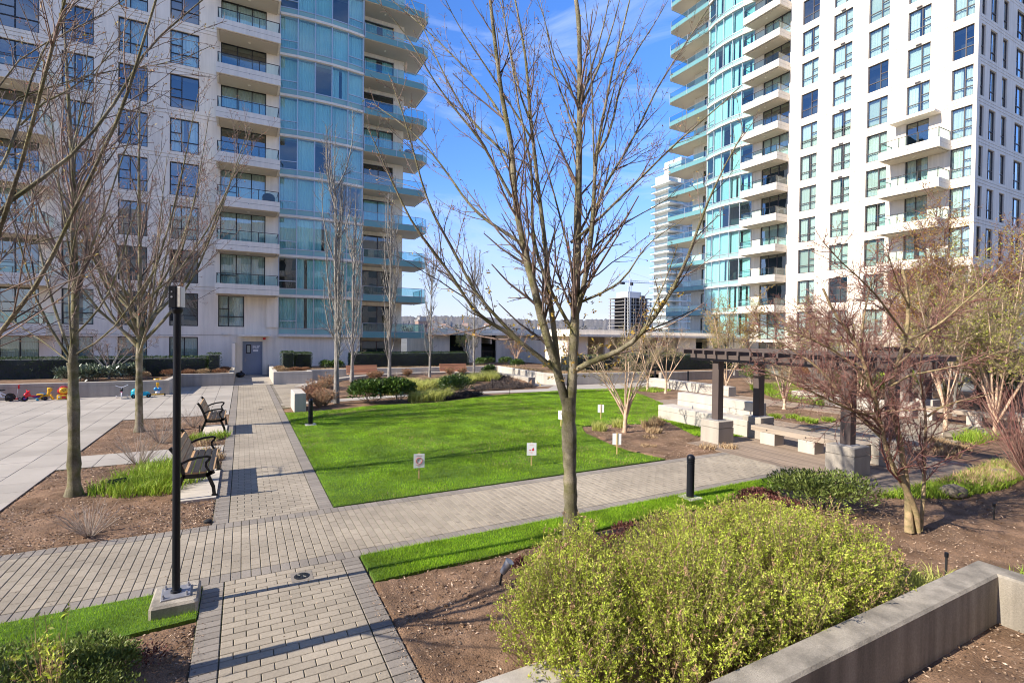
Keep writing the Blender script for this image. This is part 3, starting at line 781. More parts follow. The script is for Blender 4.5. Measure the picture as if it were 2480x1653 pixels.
wall("seat_wall", "straight concrete seat wall behind the tan crape trees", [(19.85, 15.65), (19.85, 20.8)], 0.5, 0.42, M["concrete_white"])
wall("seat_wall", "concrete seat wall along the tall grass bed", [(21.3, 13.6), (21.15, 9.3)], 0.45, 0.42, M["concrete_white"])
front = wall("planter_wall", "weathered concrete planter wall in the near corner", [(1.7, 2.15), (6.56, 2.17), (6.56, -3.0)], 0.25, 0.45, M["concrete_old"], groove=0, cap=0.1, bev=0.02)
wall("planter_kerb", "low concrete kerb half hidden under the lime shrub", [(1.42, 3.02), (6.0, 3.02)], 0.26, 0.30, M["concrete"], groove=0)
# the mounded round bed
lo = resample([(2.2, 22.1, 0), (3.2, 21.3, 0), (6.2, 21.95, 0), (9.4, 21.7, 0), (12.2, 21.65, 0), (13.3, 22.7, 0)], 40); hi = cs
rows = 9; V = []
for t in np.linspace(0, 1, rows):
    z = 0.30 * (t * t * (3 - 2 * t)) + 0.01
    q = lo * (1 - t) + hi * t; q[:, 2] = z + 0.02 * np.sin(np.arange(40) * 1.3 + t * 9); V.append(q)
V = np.concatenate(V); F = np.array([(r * 40 + c, r * 40 + c + 1, (r + 1) * 40 + c + 1, (r + 1) * 40 + c) for r in range(rows - 1) for c in range(39)])
setp(link("mound", np_mesh("mound", V, F, M["soil"], True)), "mounded mulch bed inside the curved seat wall", None, None, "structure")
def mound_z(x, y):
    k = np.argmin((cs[:, 0] - x) ** 2 + (0 * cs[:, 1])); t = (y - lo[k, 1]) / max(hi[k, 1] - lo[k, 1], 0.1); t = min(max(t, 0), 1)
    return 0.30 * (t * t * (3 - 2 * t)) + 0.01

# ---------------------------------------------------------------- the two residential towers
FL, ZB, ZT = 2.51, 2.93, 4.85
def mirrored(b):
    b.v = [(-x, y, z) for x, y, z in b.v]; b.f = [tuple(reversed(q)) for q in b.f]; return b

class Facade:
    def __init__(s, root, ox, oy, rz=0.0):
        s.root, s.o, s.rz = root, (ox, oy), rz
    def put(s, name, me, u=0.0, y=0.0, z=0.0):
        c, sn = math.cos(s.rz), math.sin(s.rz)
        return link(name, me, s.root, (s.o[0] + u * c - y * sn - s.root.location.x, s.o[1] + u * sn + y * c - s.root.location.y, z), s.rz)

CACHE = {}
def cached(key, fn):
    if key not in CACHE: CACHE[key] = fn()
    return CACHE[key]

def curtain_mesh(w, h, kind):
    def fn():
        V, F = [], []; n = max(int(w / 0.045), 4)
        for i in range(n + 1):
            x = w * i / n; y = 0.03 * math.sin(i * 1.9 + kind) + 0.012 * math.sin(i * 0.7)
            if kind == 1: y = 0.035 * (i % 2)
            V += [(x, y, 0), (x, y, h)]
        for i in range(n):
            if kind == 2 and 0.42 < i / n < 0.63: continue
            F.append((2 * i, 2 * i + 2, 2 * i + 3, 2 * i + 1))
        return MB().raw(V, F).mesh("curtain", M["blind"] if kind == 1 else M["curtain"])
    return cached(("cur", round(w, 2), round(h, 2), kind), fn)

def light_rects(w, h, flip, style):
    fr = 0.055
    if style == "win":
        a, t1, t2 = 0.38 * w, 0.31 * h, 0.56 * h
        r = [(fr, a, fr, t1), (fr, a, t1 + 0.05, t2), (fr, a, t2 + 0.05, h - fr), (a + 0.05, w - fr, fr, t1), (a + 0.05, w - fr, t1 + 0.05, h - fr)]
    elif style == "door":
        a, b = 0.34 * w, 0.67 * w; t1 = 0.42 * h
        r = [(fr, a, fr, t1), (fr, a, t1 + 0.05, h - fr), (a + 0.06, b, fr, h - fr), (b + 0.05, w - fr, fr, h - fr)]
    elif style == "pair":
        a = 0.5 * w
        r = [(fr, a, fr, h - fr), (a + 0.05, w - fr, fr, h - fr)]
    else:
        a, t1 = 0.5 * w, 0.33 * h
        r = [(fr, w - fr, fr, t1), (fr, w - fr, t1 + 0.05, h - fr)]
    return [(w - q[1], w - q[0], q[2], q[3]) if flip else q for q in r]

def window(fc, u, z, w, h, rg, flip=False, style="win", frame="bronze", dark=0.2, y=0.09, gl="win_glass", curt=True):
    rects = light_rects(w, h, flip, style)
    def fn():
        b = MB(); xs = sorted({0.0, w} | {q[0] for q in rects} | {q[1] for q in rects}); zs = sorted({0.0, h} | {q[2] for q in rects} | {q[3] for q in rects})
        for i in range(len(xs) - 1):
            run = None
            for j in range(len(zs) - 1):
                cx, cz = (xs[i] + xs[i + 1]) / 2, (zs[j] + zs[j + 1]) / 2
                solid = not any(q[0] < cx < q[1] and q[2] < cz < q[3] for q in rects)
                if solid: run = (zs[j] if run is None else run[0], zs[j + 1])
                if (not solid or j == len(zs) - 2) and run:
                    b.box(xs[i], xs[i + 1], 0, 0.08, run[0], run[1]); run = None
        return b.mesh("window", M[frame])
    o = fc.put("window", cached(("win", round(w, 2), round(h, 2), flip, style, frame), fn), u, y, z)
    for q in rects:
        pw, ph = q[1] - q[0], q[3] - q[2]
        me = cached(("pane", round(pw, 3), round(ph, 3), gl), lambda: MB().box(0, pw, 0, 0.012, 0, ph).mesh("pane", M[gl]))
        link("pane", me, o, (q[0], 0.035, q[2]), rot=(rg.uniform(-0.004, 0.004), 0, rg.uniform(-0.004, 0.004)))
    if curt:
        k = rg.random()
        if k > dark:
            kind = 0 if k < dark + (1 - dark) * 0.5 else (1 if k < dark + (1 - dark) * 0.72 else 2)
            link("curtain", curtain_mesh(w - 0.08, h - 0.05, kind), o, (0.04, 0.16, 0.02))
    return o

def wall_strip(fc, u0, u1, cols, k0, k1, name="wall", zb=ZB, zt=ZT, m="stucco", th=0.25, courses=True):
    b = MB()
    for k in range(k0, k1):
        a, t = zb + FL * k, zt + FL * k; nx = zb + FL * (k + 1)
        e = [u0] + [q for c in cols for q in c] + [u1]
        for i in range(0, len(e), 2):
            if e[i + 1] - e[i] > 0.01: b.box(e[i], e[i + 1], 0, th, a, t)
        if courses and nx - t > 0.4:
            g = 0.03; h = (nx - t - 2 * g) / 3
            for i in range(3): b.box(u0, u1, 0, 0.05, t + i * (h + g), t + i * (h + g) + h)
            b.box(u0, u1, 0.05, th, t, nx)
        else: b.box(u0, u1, 0, th, t, nx)
    return fc.put(name, b.mesh(name, M[m]))

def balcony(fc, u, z, w, dep, rg, flip=False, railh=0.58, name="balcony"):
    def fn():
        b = MB()
        for (x0, x1, y0, y1) in ((0, w, -dep, -dep + 0.12), (0, 0.12, -dep + 0.12, 0), (w - 0.12, w, -dep + 0.12, 0)):
            b.box(x0, x1, y0, y1, 0.0, 0.30, M["slab_white"]); b.box(x0 + 0.012, x1 - 0.012, y0 + 0.012, y1 - (0.012 if y1 < -0.1 else 0), 0.30, 0.315, M["groove"])
            b.box(x0, x1, y0, y1, 0.315, 0.585, M["slab_white"])
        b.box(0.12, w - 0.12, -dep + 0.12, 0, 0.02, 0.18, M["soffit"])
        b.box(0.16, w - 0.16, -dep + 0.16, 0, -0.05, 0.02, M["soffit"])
        b.lathe([(0.07, -0.075), (0.09, -0.05)], M["slab_white"], 10, (w / 2, -dep / 2, 0))
        b.bar((w / 2, -dep - 0.05, 0.27), (w / 2, -dep + 0.05, 0.27), 0.02, M["steel"], 6)
        return b.mesh("balcony")
    o = fc.put(name, cached(("bal", w, dep), fn), u, 0, z)
    def fr():
        b = MB(); y = -dep + 0.06; r = 0.02
        n = 3
        for i in range(n + 1):
            x = 0.08 + (w - 0.16) * i / n; b.box(x - r, x + r, y - r, y + r, 0.585, 0.585 + railh)
        b.box(0.06, w - 0.06, y - 0.025, y + 0.025, 0.585 + railh, 0.61 + railh)
        for x in (0.08, w - 0.08): b.box(x - 0.025, x + 0.025, y + 0.025, 0, 0.585 + railh, 0.61 + railh)
        return b.mesh("railing", M["bronze"])
    r_ = link("railing", cached(("rail", w, dep, railh), fr), o)
    for i in range(3):
        pw = (w - 0.16) / 3 - 0.05
        link("pane", cached(("rp", round(pw, 2), railh), lambda: MB().box(0, pw, -0.006, 0.006, 0, railh - 0.05).mesh("pane", M["rail_glass"])), r_, (0.08 + (w - 0.16) * i / 3 + 0.025, -dep + 0.06, 0.61))
    for x in (0.08, w - 0.08):
        link("pane", cached(("rs", dep, railh), lambda: MB().box(-0.006, 0.006, 0, dep - 0.1, 0, railh - 0.05).mesh("pane", M["rail_glass"])), r_, (x, -dep + 0.09, 0.61))
    return o

def glass_storey(fc, u, z, w, rg, bow=0.0, flip=False, last=False):
    """one storey of the turquoise window wall; bow pushes its middle outwards"""
    n = 5
    def yb(t): return -bow * 4 * t * (1 - t)
    def fn():
        b = MB()
        for i in range(n):
            x0, x1, y0, y1 = w * i / n, w * (i + 1) / n, yb(i / n), yb((i + 1) / n)
            b.prism([(x0, y0 - 0.14), (x1, y1 - 0.14), (x1, y1 + 0.5), (x0, y0 + 0.5)], 0, 0.14)
        return b.mesh("slab_edge", M["slab_white"])
    o = fc.put("slab_edge", cached(("gs", w, bow), fn), u, 0, z)
    if last: return o
    def fm():
        b = MB(); m = 0.028
        for i in range(n + 1):
            x, y = w * i / n, yb(i / n); b.box(x - m, x + m, y - 0.05, y + 0.08, 0.14, FL)
        for i in range(n):
            x0, x1, y0, y1 = w * i / n + m, w * (i + 1) / n - m, yb(i / n), yb((i + 1) / n)
            for za, zc in ((0.14, 0.18), (0.49, 0.545), (FL - 0.05, FL)) + (((0.98, 1.03),) if i in (0, n - 1) else ()):
                b.prism([(x0, y0 - 0.035), (x1, y1 - 0.035), (x1, y1 + 0.05), (x0, y0 + 0.05)], za, zc)
        return b.mesh("mullions", M["alu"])
    fr = link("mullions", cached(("gm", w, bow), fm), o)
    for i in range(n):
        x0, x1, y0, y1 = w * i / n + 0.028, w * (i + 1) / n - 0.028, yb(i / n), yb((i + 1) / n)
        def pm(za, zc, mm, nm): return cached((nm, w, bow, i, za), lambda: MB().prism([(x0, y0), (x1, y1), (x1, y1 + 0.012), (x0, y0 + 0.012)], za, zc).mesh(nm, M[mm]))
        link("spandrel", pm(0.18, 0.49, "spandrel", "spandrel"), o)
        if i in (0, n - 1):
            link("pane", pm(0.545, 0.98, "teal_glass", "pane"), o); link("pane", pm(1.03, FL - 0.05, "teal_glass", "pane"), o)
        else: link("pane", pm(0.545, FL - 0.05, "teal_glass", "pane"), o)
        k = rg.random()
        if k > 0.2: link("curtain", curtain_mesh(x1 - x0 + 0.03, FL - 0.56, 0 if k < 0.7 else (1 if k < 0.8 else 2)), o, (x0, max(y0, y1) + 0.17, 0.5))
    return o

def corner_balcony(fc, u, z, s, rg, W=4.5, D=3.1, open_side=True):
    """recessed corner balcony with turquoise glass front; s=-1 mirrors it"""
    R = 0.35
    poly = [(0, -0.1), (W - R, -0.1), (W, 0.25), (W, D), (0, D)]
    def fl(b): return mirrored(b) if s < 0 else b
    def fn():
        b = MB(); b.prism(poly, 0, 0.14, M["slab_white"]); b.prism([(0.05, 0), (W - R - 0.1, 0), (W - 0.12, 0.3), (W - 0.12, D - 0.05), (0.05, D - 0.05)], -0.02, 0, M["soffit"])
        b.lathe([(0.06, -0.06), (0.08, -0.02)], M["slab_white"], 8, (1.6, 0.8, 0)); return fl(b).mesh("balcony_slab")
    o = fc.put("balcony_slab", cached(("cb", s, W), fn), u, 0, z)
    line = [(0.05, -0.13), (W / 2, -0.13), (W - R, -0.13), (W + 0.03, 0.24), (W + 0.03, D / 2), (W + 0.03, D)]
    def rf():
        b = MB()
        for (x, y) in line: b.box(x - 0.018, x + 0.018, y - 0.018, y + 0.018, 0.0, 0.97)
        for (p, q) in zip(line[:-1], line[1:]):
            for zz in (0.40, 0.96): b.bar((*p, zz), (*q, zz), 0.018, None, 4)
        return fl(b).mesh("railing", M["alu"])
    r_ = link("railing", cached(("cbr", s), rf), o)
    for i, (p, q) in enumerate(zip(line[:-1], line[1:])):
        dx, dy = q[0] - p[0], q[1] - p[1]; L = math.hypot(dx, dy); nx, ny = -dy / L * 0.006, dx / L * 0.006
        quad = [(p[0] - nx, p[1] - ny), (q[0] - nx, q[1] - ny), (q[0] + nx, q[1] + ny), (p[0] + nx, p[1] + ny)]
        for za, zc, mm in ((-0.02, 0.38, "rail_frost"), (0.43, 0.94, "corner_glass")):
            link("pane", cached(("cbp", s, i, za), lambda: fl(MB().prism(quad, za, zc)).mesh("pane", M[mm])), r_)
    return o

def tower_left():
    root = thing("apartment_tower", "tall white apartment tower with turquoise window bays behind the blue door", "tower", (0, 40, 0))
    rg = random.Random(3); fc = Facade(root, 0, 35)
    K = 10
    COLS = [(-8.52, -7.17), (-6.12, -4.78), (-3.74, -2.32)]
    wall_strip(fc, -8.95, -1.38, COLS, 0, K)
    # far-left bay
    wall_strip(fc, -13.5, -8.95, [(-11.0, -9.4)], 0, K)
    for k in range(0, K):
        for i, c in enumerate(COLS):
            window(fc, c[0], ZB + FL * k, c[1] - c[0], ZT - ZB, rg, dark=0.62)
        window(fc, -11.0, ZB + FL * k, 1.6, ZT - ZB, rg, dark=0.4)
        if k < 6: balcony(fc, -12.05, 4.83 - FL + FL * k, 3.3, 1.5, rg)
    # ground storey
    G = [(-8.52, -7.17), (-6.12, -4.78), (-3.74, -2.32)]
    e = [-13.5, -11.0, -9.4] + [q for c in G for q in c] + [1.9]
    b = MB()
    for i in range(0, len(e) - 2, 2): b.box(e[i], e[i + 1], 0, 0.25, 0.45, 2.29)
    b.box(-2.32, 0.0, 0, 0.25, 0.45, 2.29); b.box(1.10, 7.1, 0, 0.25, 0, 2.36); b.box(-13.5, 0.0, 0, 0.25, 0, 0.45)
    b.box(0.0, 1.10, 0, 0.25, 2.05, 2.29)
    b.box(-13.5, 1.10, 0, 0.25, 2.29, 2.40); b.box(-13.5, 1.10, 0.0, 0.25, 2.42, 2.93); b.box(1.10, 1.96, 0, 0.25, 2.36, 2.93)
    b.box(-13.5, -2.4, -0.07, 0, 2.30, 2.40)
    fc.put("ground_wall", b.mesh("ground_wall", M["stucco"]))
    for c in G + [(-11.0, -9.4)]: window(fc, c[0], 0.45, c[1] - c[0], 1.84, rg, style="pair", dark=0.1)
    # balcony stack beside the glass bay, with sliding doors
    ca, cb = -1.22, 1.22
    wall_strip(fc, -1.38, 1.96, [(ca, cb)], 1, K, zb=2.55, zt=4.83, courses=False)
    for k in range(1, K):
        window(fc, ca, 2.55 + FL * k, cb - ca, 2.28, rg, style="door", dark=0.4)
    for k in range(0, K - 1):
        balcony(fc, -1.40, 4.83 + FL * k, 3.34, 1.5, rg)
    b = MB(); b.box(-1.38, -1.30, 0, 0.25, 2.93, 5.06); b.box(0.08, 1.30, 0, 0.25, 2.93, 4.82); b.box(1.30, 1.96, -0.12, 0.25, 2.93, 4.82); b.box(-1.30, 1.30, 0, 0.25, 4.83, 5.06); b.box(1.30, 1.96, 0, 0.25, 4.83, 5.06)
    fc.put("wall", b.mesh("wall", M["stucco"]))
    window(fc, -1.30, ZB, 1.38, ZT - ZB - 0.03, rg, dark=0.0)
    # entrance: canopy, fin wall, door
    fc.put("canopy", MB().box(-0.24, 1.52, -1.0, 0.0, 2.37, 2.49).mesh("canopy", M["slab_white"]), 0, 0, 0)
    fc.put("fin_wall", MB().box(-0.54, -0.37, -1.5, 0, 0, 1.96).mesh("fin_wall", M["stucco"]))
    d = fc.put("door", MB().box(0.05, 1.06, 0.06, 0.11, 0.01, 2.02, M["door"]).box(0.0, 0.05, 0.0, 0.14, 0, 2.05, M["door"]).box(1.06, 1.10, 0.0, 0.14, 0, 2.05, M["door"]).box(0.05, 1.06, 0.0, 0.14, 2.02, 2.05, M["door"]).mesh("door"))
    setp(d, "grey-blue metal door with a narrow pane")
    link("door_pane", MB().box(0.20, 0.46, 0.045, 0.06, 1.30, 1.86, M["bronze"]).box(0.25, 0.41, 0.04, 0.045, 1.36, 1.80, M["far_glass"]).mesh("door_pane"), d)
    link("handle", MB().box(0.12, 0.18, 0.03, 0.06, 0.78, 1.05, M["steel"]).bar((0.15, 0.02, 0.9), (0.27, 0.02, 0.9), 0.015, M["steel"]).mesh("handle"), d)
    tx = MB()
    for zz, ws in ((1.76, (0.12, 0.06, 0.16)), (1.68, (0.2, 0.14)), (1.60, (0.10, 0.2)),):
        x = 0.55
        for w_ in ws: tx.box(x, x + w_, 0.052, 0.06, zz, zz + 0.045, M["white"]); x += w_ + 0.03
    tx.box(0.58, 0.86, 0.05, 0.06, 1.42, 1.54, M["white"])
    link("notice", tx.mesh("notice"), d)
    fc.put("wall_lamp", MB().box(-1.12, -0.78, -0.12, 0, 2.43, 2.55).mesh("wall_lamp", M["slab_white"]))
    fc.put("alarm_box", MB().box(1.12, 1.27, -0.08, 0, 2.16, 2.28).mesh("alarm_box", M["red"]))
    # turquoise bay
    for k in range(0, K + 1): glass_storey(fc, 1.98, 2.36 + FL * k, 5.1, rg, 0.22, last=(k == K))
    # corner balconies and the wall behind them
    for k in range(0, K): corner_balcony(fc, 7.1, 2.36 + FL * k, 1, rg)
    fb = Facade(root, 7.1, 36.6)
    wall_strip(fb, 0.0, 3.2, [(0.35, 2.45)], -1, K, zb=2.5, zt=4.6, courses=False)
    for k in range(-1, K): window(fb, 0.35, 2.5 + FL * k, 2.1, 2.1, rg, style="pair", frame="bronze2", dark=0.55, gl="teal_glass")
    b = MB(); b.box(7.02, 7.1, 0, 1.85, 0, 30); b.box(10.05, 10.3, 1.85, 12, 0, 30)
    fc.put("side_wall", b.mesh("side_wall", M["stucco"]))
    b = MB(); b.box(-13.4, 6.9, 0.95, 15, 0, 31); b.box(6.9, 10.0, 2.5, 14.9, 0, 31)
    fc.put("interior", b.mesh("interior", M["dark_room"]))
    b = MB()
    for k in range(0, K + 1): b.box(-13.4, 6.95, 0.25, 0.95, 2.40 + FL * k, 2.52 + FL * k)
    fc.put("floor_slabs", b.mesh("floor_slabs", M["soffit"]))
    fc.put("end_wall", MB().box(-13.7, -13.5, 0.0, 15, 0, 31).mesh("end_wall", M["stucco"]))
    return root

def tower_right():
    root = thing("apartment_tower", "tall sunlit white apartment tower standing behind the pergola garden", "tower", (45, 28, 0))
    rg = random.Random(8); fc = Facade(root, 40, 40, -math.pi / 2)
    K = 16
    cols = [(14.47, 15.83), (16.95, 18.33), (19.43, 20.77), (21.91, 23.23), (24.41, 25.50)]
    wall_strip(fc, 13.43, 25.7, cols, -1, K, zb=ZB, zt=ZT)
    for k in range(-1, K):
        for i, c in enumerate(cols):
            if i == 3 and -1 <= k <= 5:
                window(fc, c[0], ZB + FL * k, c[1] - c[0], ZT - ZB, rg, flip=True, style="pair", frame="bronze2", dark=0.3)
            elif i == 4: window(fc, c[0], ZB + FL * k, c[1] - c[0], ZT - ZB, rg, flip=True, frame="bronze2", dark=0.1)
            else: window(fc, c[0], ZB + FL * k, c[1] - c[0], ZT - ZB, rg, flip=True, frame="bronze2", dark=0.1)
    # small vent hoods above windows of the second and fourth columns
    for k in range(0, K):
        for u in (17.5, 22.4):
            if u > 20 and k < 6: continue
            fc.put("vent_hood", cached("hood", lambda: MB().box(0, 0.32, -0.09, 0, 0, 0.06).mesh("vent_hood", M["bronze2"])), u, 0, ZT + FL * k + 0.05)
    for k in range(0, 5): balcony(fc, 21.0, 4.83 + FL * k, 3.46, 1.5, rg, railh=0.62)
    fc.put("canopy", MB().box(21.3, 23.9, -0.9, 0, 17.42, 17.56).mesh("canopy", M["slab_white"]))
    # white balcony stack
    ca, cb = 11.0, 13.42
    wall_strip(fc, 10.1, 13.43, [(ca, cb)], -1, K, zb=2.55, zt=4.83, courses=False)
    for k in range(-1, K): window(fc, ca, 2.55 + FL * k, cb - ca, 2.28, rg, style="door", flip=True, frame="bronze2", dark=0.35)
    for k in range(0, K): balcony(fc, 10.05, 4.83 + FL * k, 3.42, 1.5, rg)
    # turquoise bay and corner balconies
    for k in range(0, K + 1): glass_storey(fc, 5.1, 2.36 + FL * k, 5.0, rg, 0.42, last=(k == K))
    glass_storey(fc, 5.1, 2.36 - FL, 5.0, rg, 0.42)
    for k in range(0, K): corner_balcony(fc, 5.1, 2.36 + FL * k, -1, rg, W=5.3)
    fb = Facade(root, 41.6, 34.9, -math.pi / 2)
    wall_strip(fb, -3.2, 0.0, [(-1.9, -0.15)], -1, K, zb=2.5, zt=4.6, courses=False)
    for k in range(-1, K): window(fb, -1.9, 2.5 + FL * k, 1.75, 2.1, rg, style="pair", frame="bronze2", dark=0.5, gl="teal_glass")
    b = MB(); b.box(5.1, 5.18, 0, 1.85, 0, 43); b.box(1.9, 2.15, 1.85, 12, 0, 43)
    fc.put("side_wall", b.mesh("side_wall", M["stucco"]))
    # the narrow shaded side
    fs = Facade(root, 40.25, 14.3)
    sc = [(0.15, 0.75), (1.45, 2.45), (3.3, 4.1), (5.4, 6.8)]
    wall_strip(fs, 0, 8.5, sc, -1, K)
    for k in range(-1, K):
        for c in sc: window(fs, c[0], ZB + FL * k, c[1] - c[0], ZT - ZB, rg, style="win" if c[1] - c[0] > 0.9 else "slim", frame="bronze2", dark=0.5)
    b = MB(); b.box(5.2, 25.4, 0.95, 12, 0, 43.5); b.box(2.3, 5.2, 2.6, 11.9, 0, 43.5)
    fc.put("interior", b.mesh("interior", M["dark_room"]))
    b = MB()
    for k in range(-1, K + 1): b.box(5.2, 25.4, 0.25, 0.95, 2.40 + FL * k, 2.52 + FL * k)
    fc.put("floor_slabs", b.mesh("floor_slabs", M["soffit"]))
    return root
tower_left(); tower_right()

# ---------------------------------------------------------------- pavilion and everything far behind
def pavilion():
    root = thing("pavilion", "low white flat-roofed pavilion behind the terrace", "pavilion", (22, 38, 0))
    ox, oy = 22, 38
    def part(name, boxes, m):
        b = MB()
        for q in boxes: b.box(q[0] - ox, q[1] - ox, q[2] - oy, q[3] - oy, q[4], q[5])
        return b.build(name, m, root)
    part("wall", [(12.9, 13.1, 37.0, 44, 0, 2.6), (13.1, 14.25, 37.0, 37.2, 0, 2.6), (15.7, 16.95, 37.0, 37.2, 0, 2.6), (18.3, 20.3, 37.0, 37.2, 0, 2.6), (17.85, 18.0, 37.21, 39.3, 1.9, 2.6)], M["stucco"])
    part("wall", [(20.3, 20.5, 29.6, 37.0, 0, 2.6), (20.5, 22.0, 29.6, 29.8, 0, 2.6), (23.6, 24.0, 29.6, 29.8, 0, 2.6), (25.6, 27.2, 29.6, 29.8, 0, 2.6), (28.8, 29.2, 29.6, 29.8, 0, 2.6), (31.0, 33, 29.6, 29.8, 0, 2.6), (34.5, 35, 29.6, 29.8, 0, 2.6), (37, 39.3, 29.6, 29.8, 0, 2.6), (20.6, 39.3, 32.5, 32.6, 0, 2.6)], M["stucco"])
    part("roof", [(12.4, 20.6, 36.3, 45, 2.60, 2.76), (19.9, 39.4, 28.9, 36.29, 2.602, 2.758), (20.61, 39.4, 36.30, 45, 2.60, 2.76)], M["slab_white"])
    part("parapet", [(13.9, 16.4, 36.5, 41.5, 2.76, 3.1), (20.6, 25.2, 29.5, 29.8, 2.76, 3.12), (28, 39, 30.6, 30.9, 2.76, 3.02), (20.6, 20.9, 29.8, 44, 2.76, 3.12), (18.2, 20.3, 37.6, 42, 2.76, 3.0)], M["stucco"])
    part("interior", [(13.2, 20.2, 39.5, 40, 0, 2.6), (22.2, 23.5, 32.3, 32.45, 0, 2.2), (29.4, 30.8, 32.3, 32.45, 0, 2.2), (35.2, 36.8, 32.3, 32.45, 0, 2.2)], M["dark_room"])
    for x0, x1, y in ((14.25, 15.7, 37.1), (16.95, 18.3, 37.1), (11.3, 12.85, 37.3)):
        b = MB(); b.box(x0 - ox, x1 - ox, y - oy - 0.02, y - oy + 0.02, 1.28, 1.33); b.box(x0 - ox, x1 - ox, y - oy - 0.02, y - oy + 0.02, 0.5, 0.54)
        n = int((x1 - x0) / 0.13)
        for i in range(n + 1):
            x = x0 - ox + (x1 - x0) * i / n; b.box(x - 0.012, x + 0.012, y - oy - 0.012, y - oy + 0.012, 0.54, 1.28)
        b.build("railing", M["bronze"], root)
pavilion()

def storeys(root, n, z0, h, me, name="storey"):
    for k in range(n): link(name, me, root, (0, 0, z0 + k * h))
def far_tower():
    root = thing("apartment_tower", "distant pale tower with many thin white balconies, partly hidden by nearer tower", "tower", (130.5, 130, 0))
    w, d = 24, 8
    MB().box(5.5, w, 0, d, 0, 66).build("core", M["far_white"], root)
    MB().box(1.2, 5.5, 1.6, d, 0, 60).build("core", M["far_white"], root)
    def fn():
        b = MB()
        b.box(-0.8, 6.2, -1.2, d, 0, 0.34, M["far_white"]); b.box(6.3, w + 0.4, -0.25, d, 0, 0.5, M["far_white"])
        b.box(1.25, 5.4, 1.5, 1.6, 0.25, 2.3, M["far_glass"])
        for i in range(5): b.box(6.6 + i * 3.4, 6.6 + i * 3.4 + 2.6, -0.15, 0.02, 0.55, 2.4, M["far_glass"])
        b.box(-0.75, 6.0, -1.18, -1.14, 0.25, 0.95, M["rail_glass"]); b.box(-0.78, 6.1, -1.2, -1.12, 0.98, 1.04, M["far_white"])
        b.box(-0.78, -0.74, -1.1, d, 0.25, 0.95, M["rail_glass"])
        b.box(9.5, 12.5, -1.1, 0, 0.0, 0.2, M["far_white"]); b.box(9.6, 12.4, -1.05, -1.0, 0.2, 0.9, M["rail_glass"])
        return b.mesh("storey")
    me = fn()
    storeys(root, 24, 0.5, 2.42, me)
    MB().box(5.0, w, -0.5, d, 63.5, 64.1).build("roof", M["far_white"], root)
far_tower()

def tower_behind():
    root = thing("apartment_tower", "balconied apartment tower behind the viewer, mirrored in the lower windows", "tower", (4, -8, 0))
    MB().box(-24, 30, -14, 0, 0, 17.5).build("core", M["stucco"], root)
    b = MB()
    for i in range(9):
        x = -23 + i * 6
        b.box(x + 0.5, x + 2.2, 0.0, 0.05, 0.9, 2.4, M["far_glass"]); b.box(x + 3.0, x + 5.6, 0.0, 0.05, 0.3, 2.4, M["far_dark"])
        b.box(x + 2.8, x + 5.8, 0, 1.4, 0.0, 0.2, M["slab_white"]); b.box(x + 2.8, x + 5.8, 1.3, 1.4, 0.2, 0.7, M["slab_white"])
    storeys(root, 5, 3.0, FL, b.mesh("storey"))
tower_behind()

def construction():
    root = thing("unfinished_tower", "distant bare concrete tower under construction with scaffolding", "building site", (230, 268, 0))
    MB().box(7, 17, 6, 16, 0, 33).build("core", M["far_grey"], root)
    def fn():
        b = MB(); b.box(0, 25, 0, 18, 2.1, 2.42, M["far_grey"])
        for x in (0.6, 5, 10, 15, 20, 24): b.box(x - 0.3, x + 0.3, 0.3, 0.9, 0, 2.1, M["far_grey"]); b.box(x - 0.3, x + 0.3, 16, 16.6, 0, 2.1, M["far_grey"])
        b.box(1, 24, 4, 4.2, 0, 2.1, M["far_dark"]); b.box(4, 4.2, 4, 15, 0, 2.1, M["far_dark"])
        for x in (2.5, 7.5, 12.5, 17.5): b.box(x - 0.06, x + 0.06, -0.3, -0.2, 0, 2.42, M["far_white"])
        return b.mesh("storey")
    storeys(root, 12, 0, 2.42, fn())
    MB().box(6, 18, 4, 16, 29.1, 33.5, M["far_white"]).box(17, 20, 2, 6, 29.1, 31, M["far_dark"]).build("roof", None, root)
    cr = thing("tower_crane", "white tower crane above the distant building site", "crane", (232, 266, 0))
    b = MB()
    for dx in (0, 1.6):
        for dy in (0, 1.6): b.bar((dx, dy, 0), (dx, dy, 42), 0.14, None, 4)
    for k in range(21): b.bar((0, 0, 2 * k), (1.6, 0, 2 * k + 2), 0.09, None, 4); b.bar((0, 0, 2 * k + 2), (0, 1.6, 2 * k), 0.09, None, 4)
    b.build("mast", M["far_white"], cr)
    b = MB(); b.bar((-7, 0.8, 39), (38, 0.8, 40), 0.22, None, 4); b.bar((-7, 0.8, 40.2), (38, 0.8, 41.4), 0.18, None, 4); b.bar((0.8, 0.8, 40), (0.8, 0.8, 46), 0.2, None, 4); b.bar((0.8, 0.8, 46), (30, 0.8, 41), 0.08, None, 4); b.bar((0.8, 0.8, 46), (-7, 0.8, 40), 0.08, None, 4)
    for k in range(22): b.bar((-7 + 2 * k, 0.8, 39), (-6 + 2 * k, 0.8, 40.4), 0.1, None, 4)
    b.build("jib", M["far_white"], cr)
    MB().box(-7, -4, 0, 1.6, 37.5, 39).box(1.2, 2.8, -0.6, 0.8, 37, 39).build("counterweight", M["far_dark"], cr)
construction()

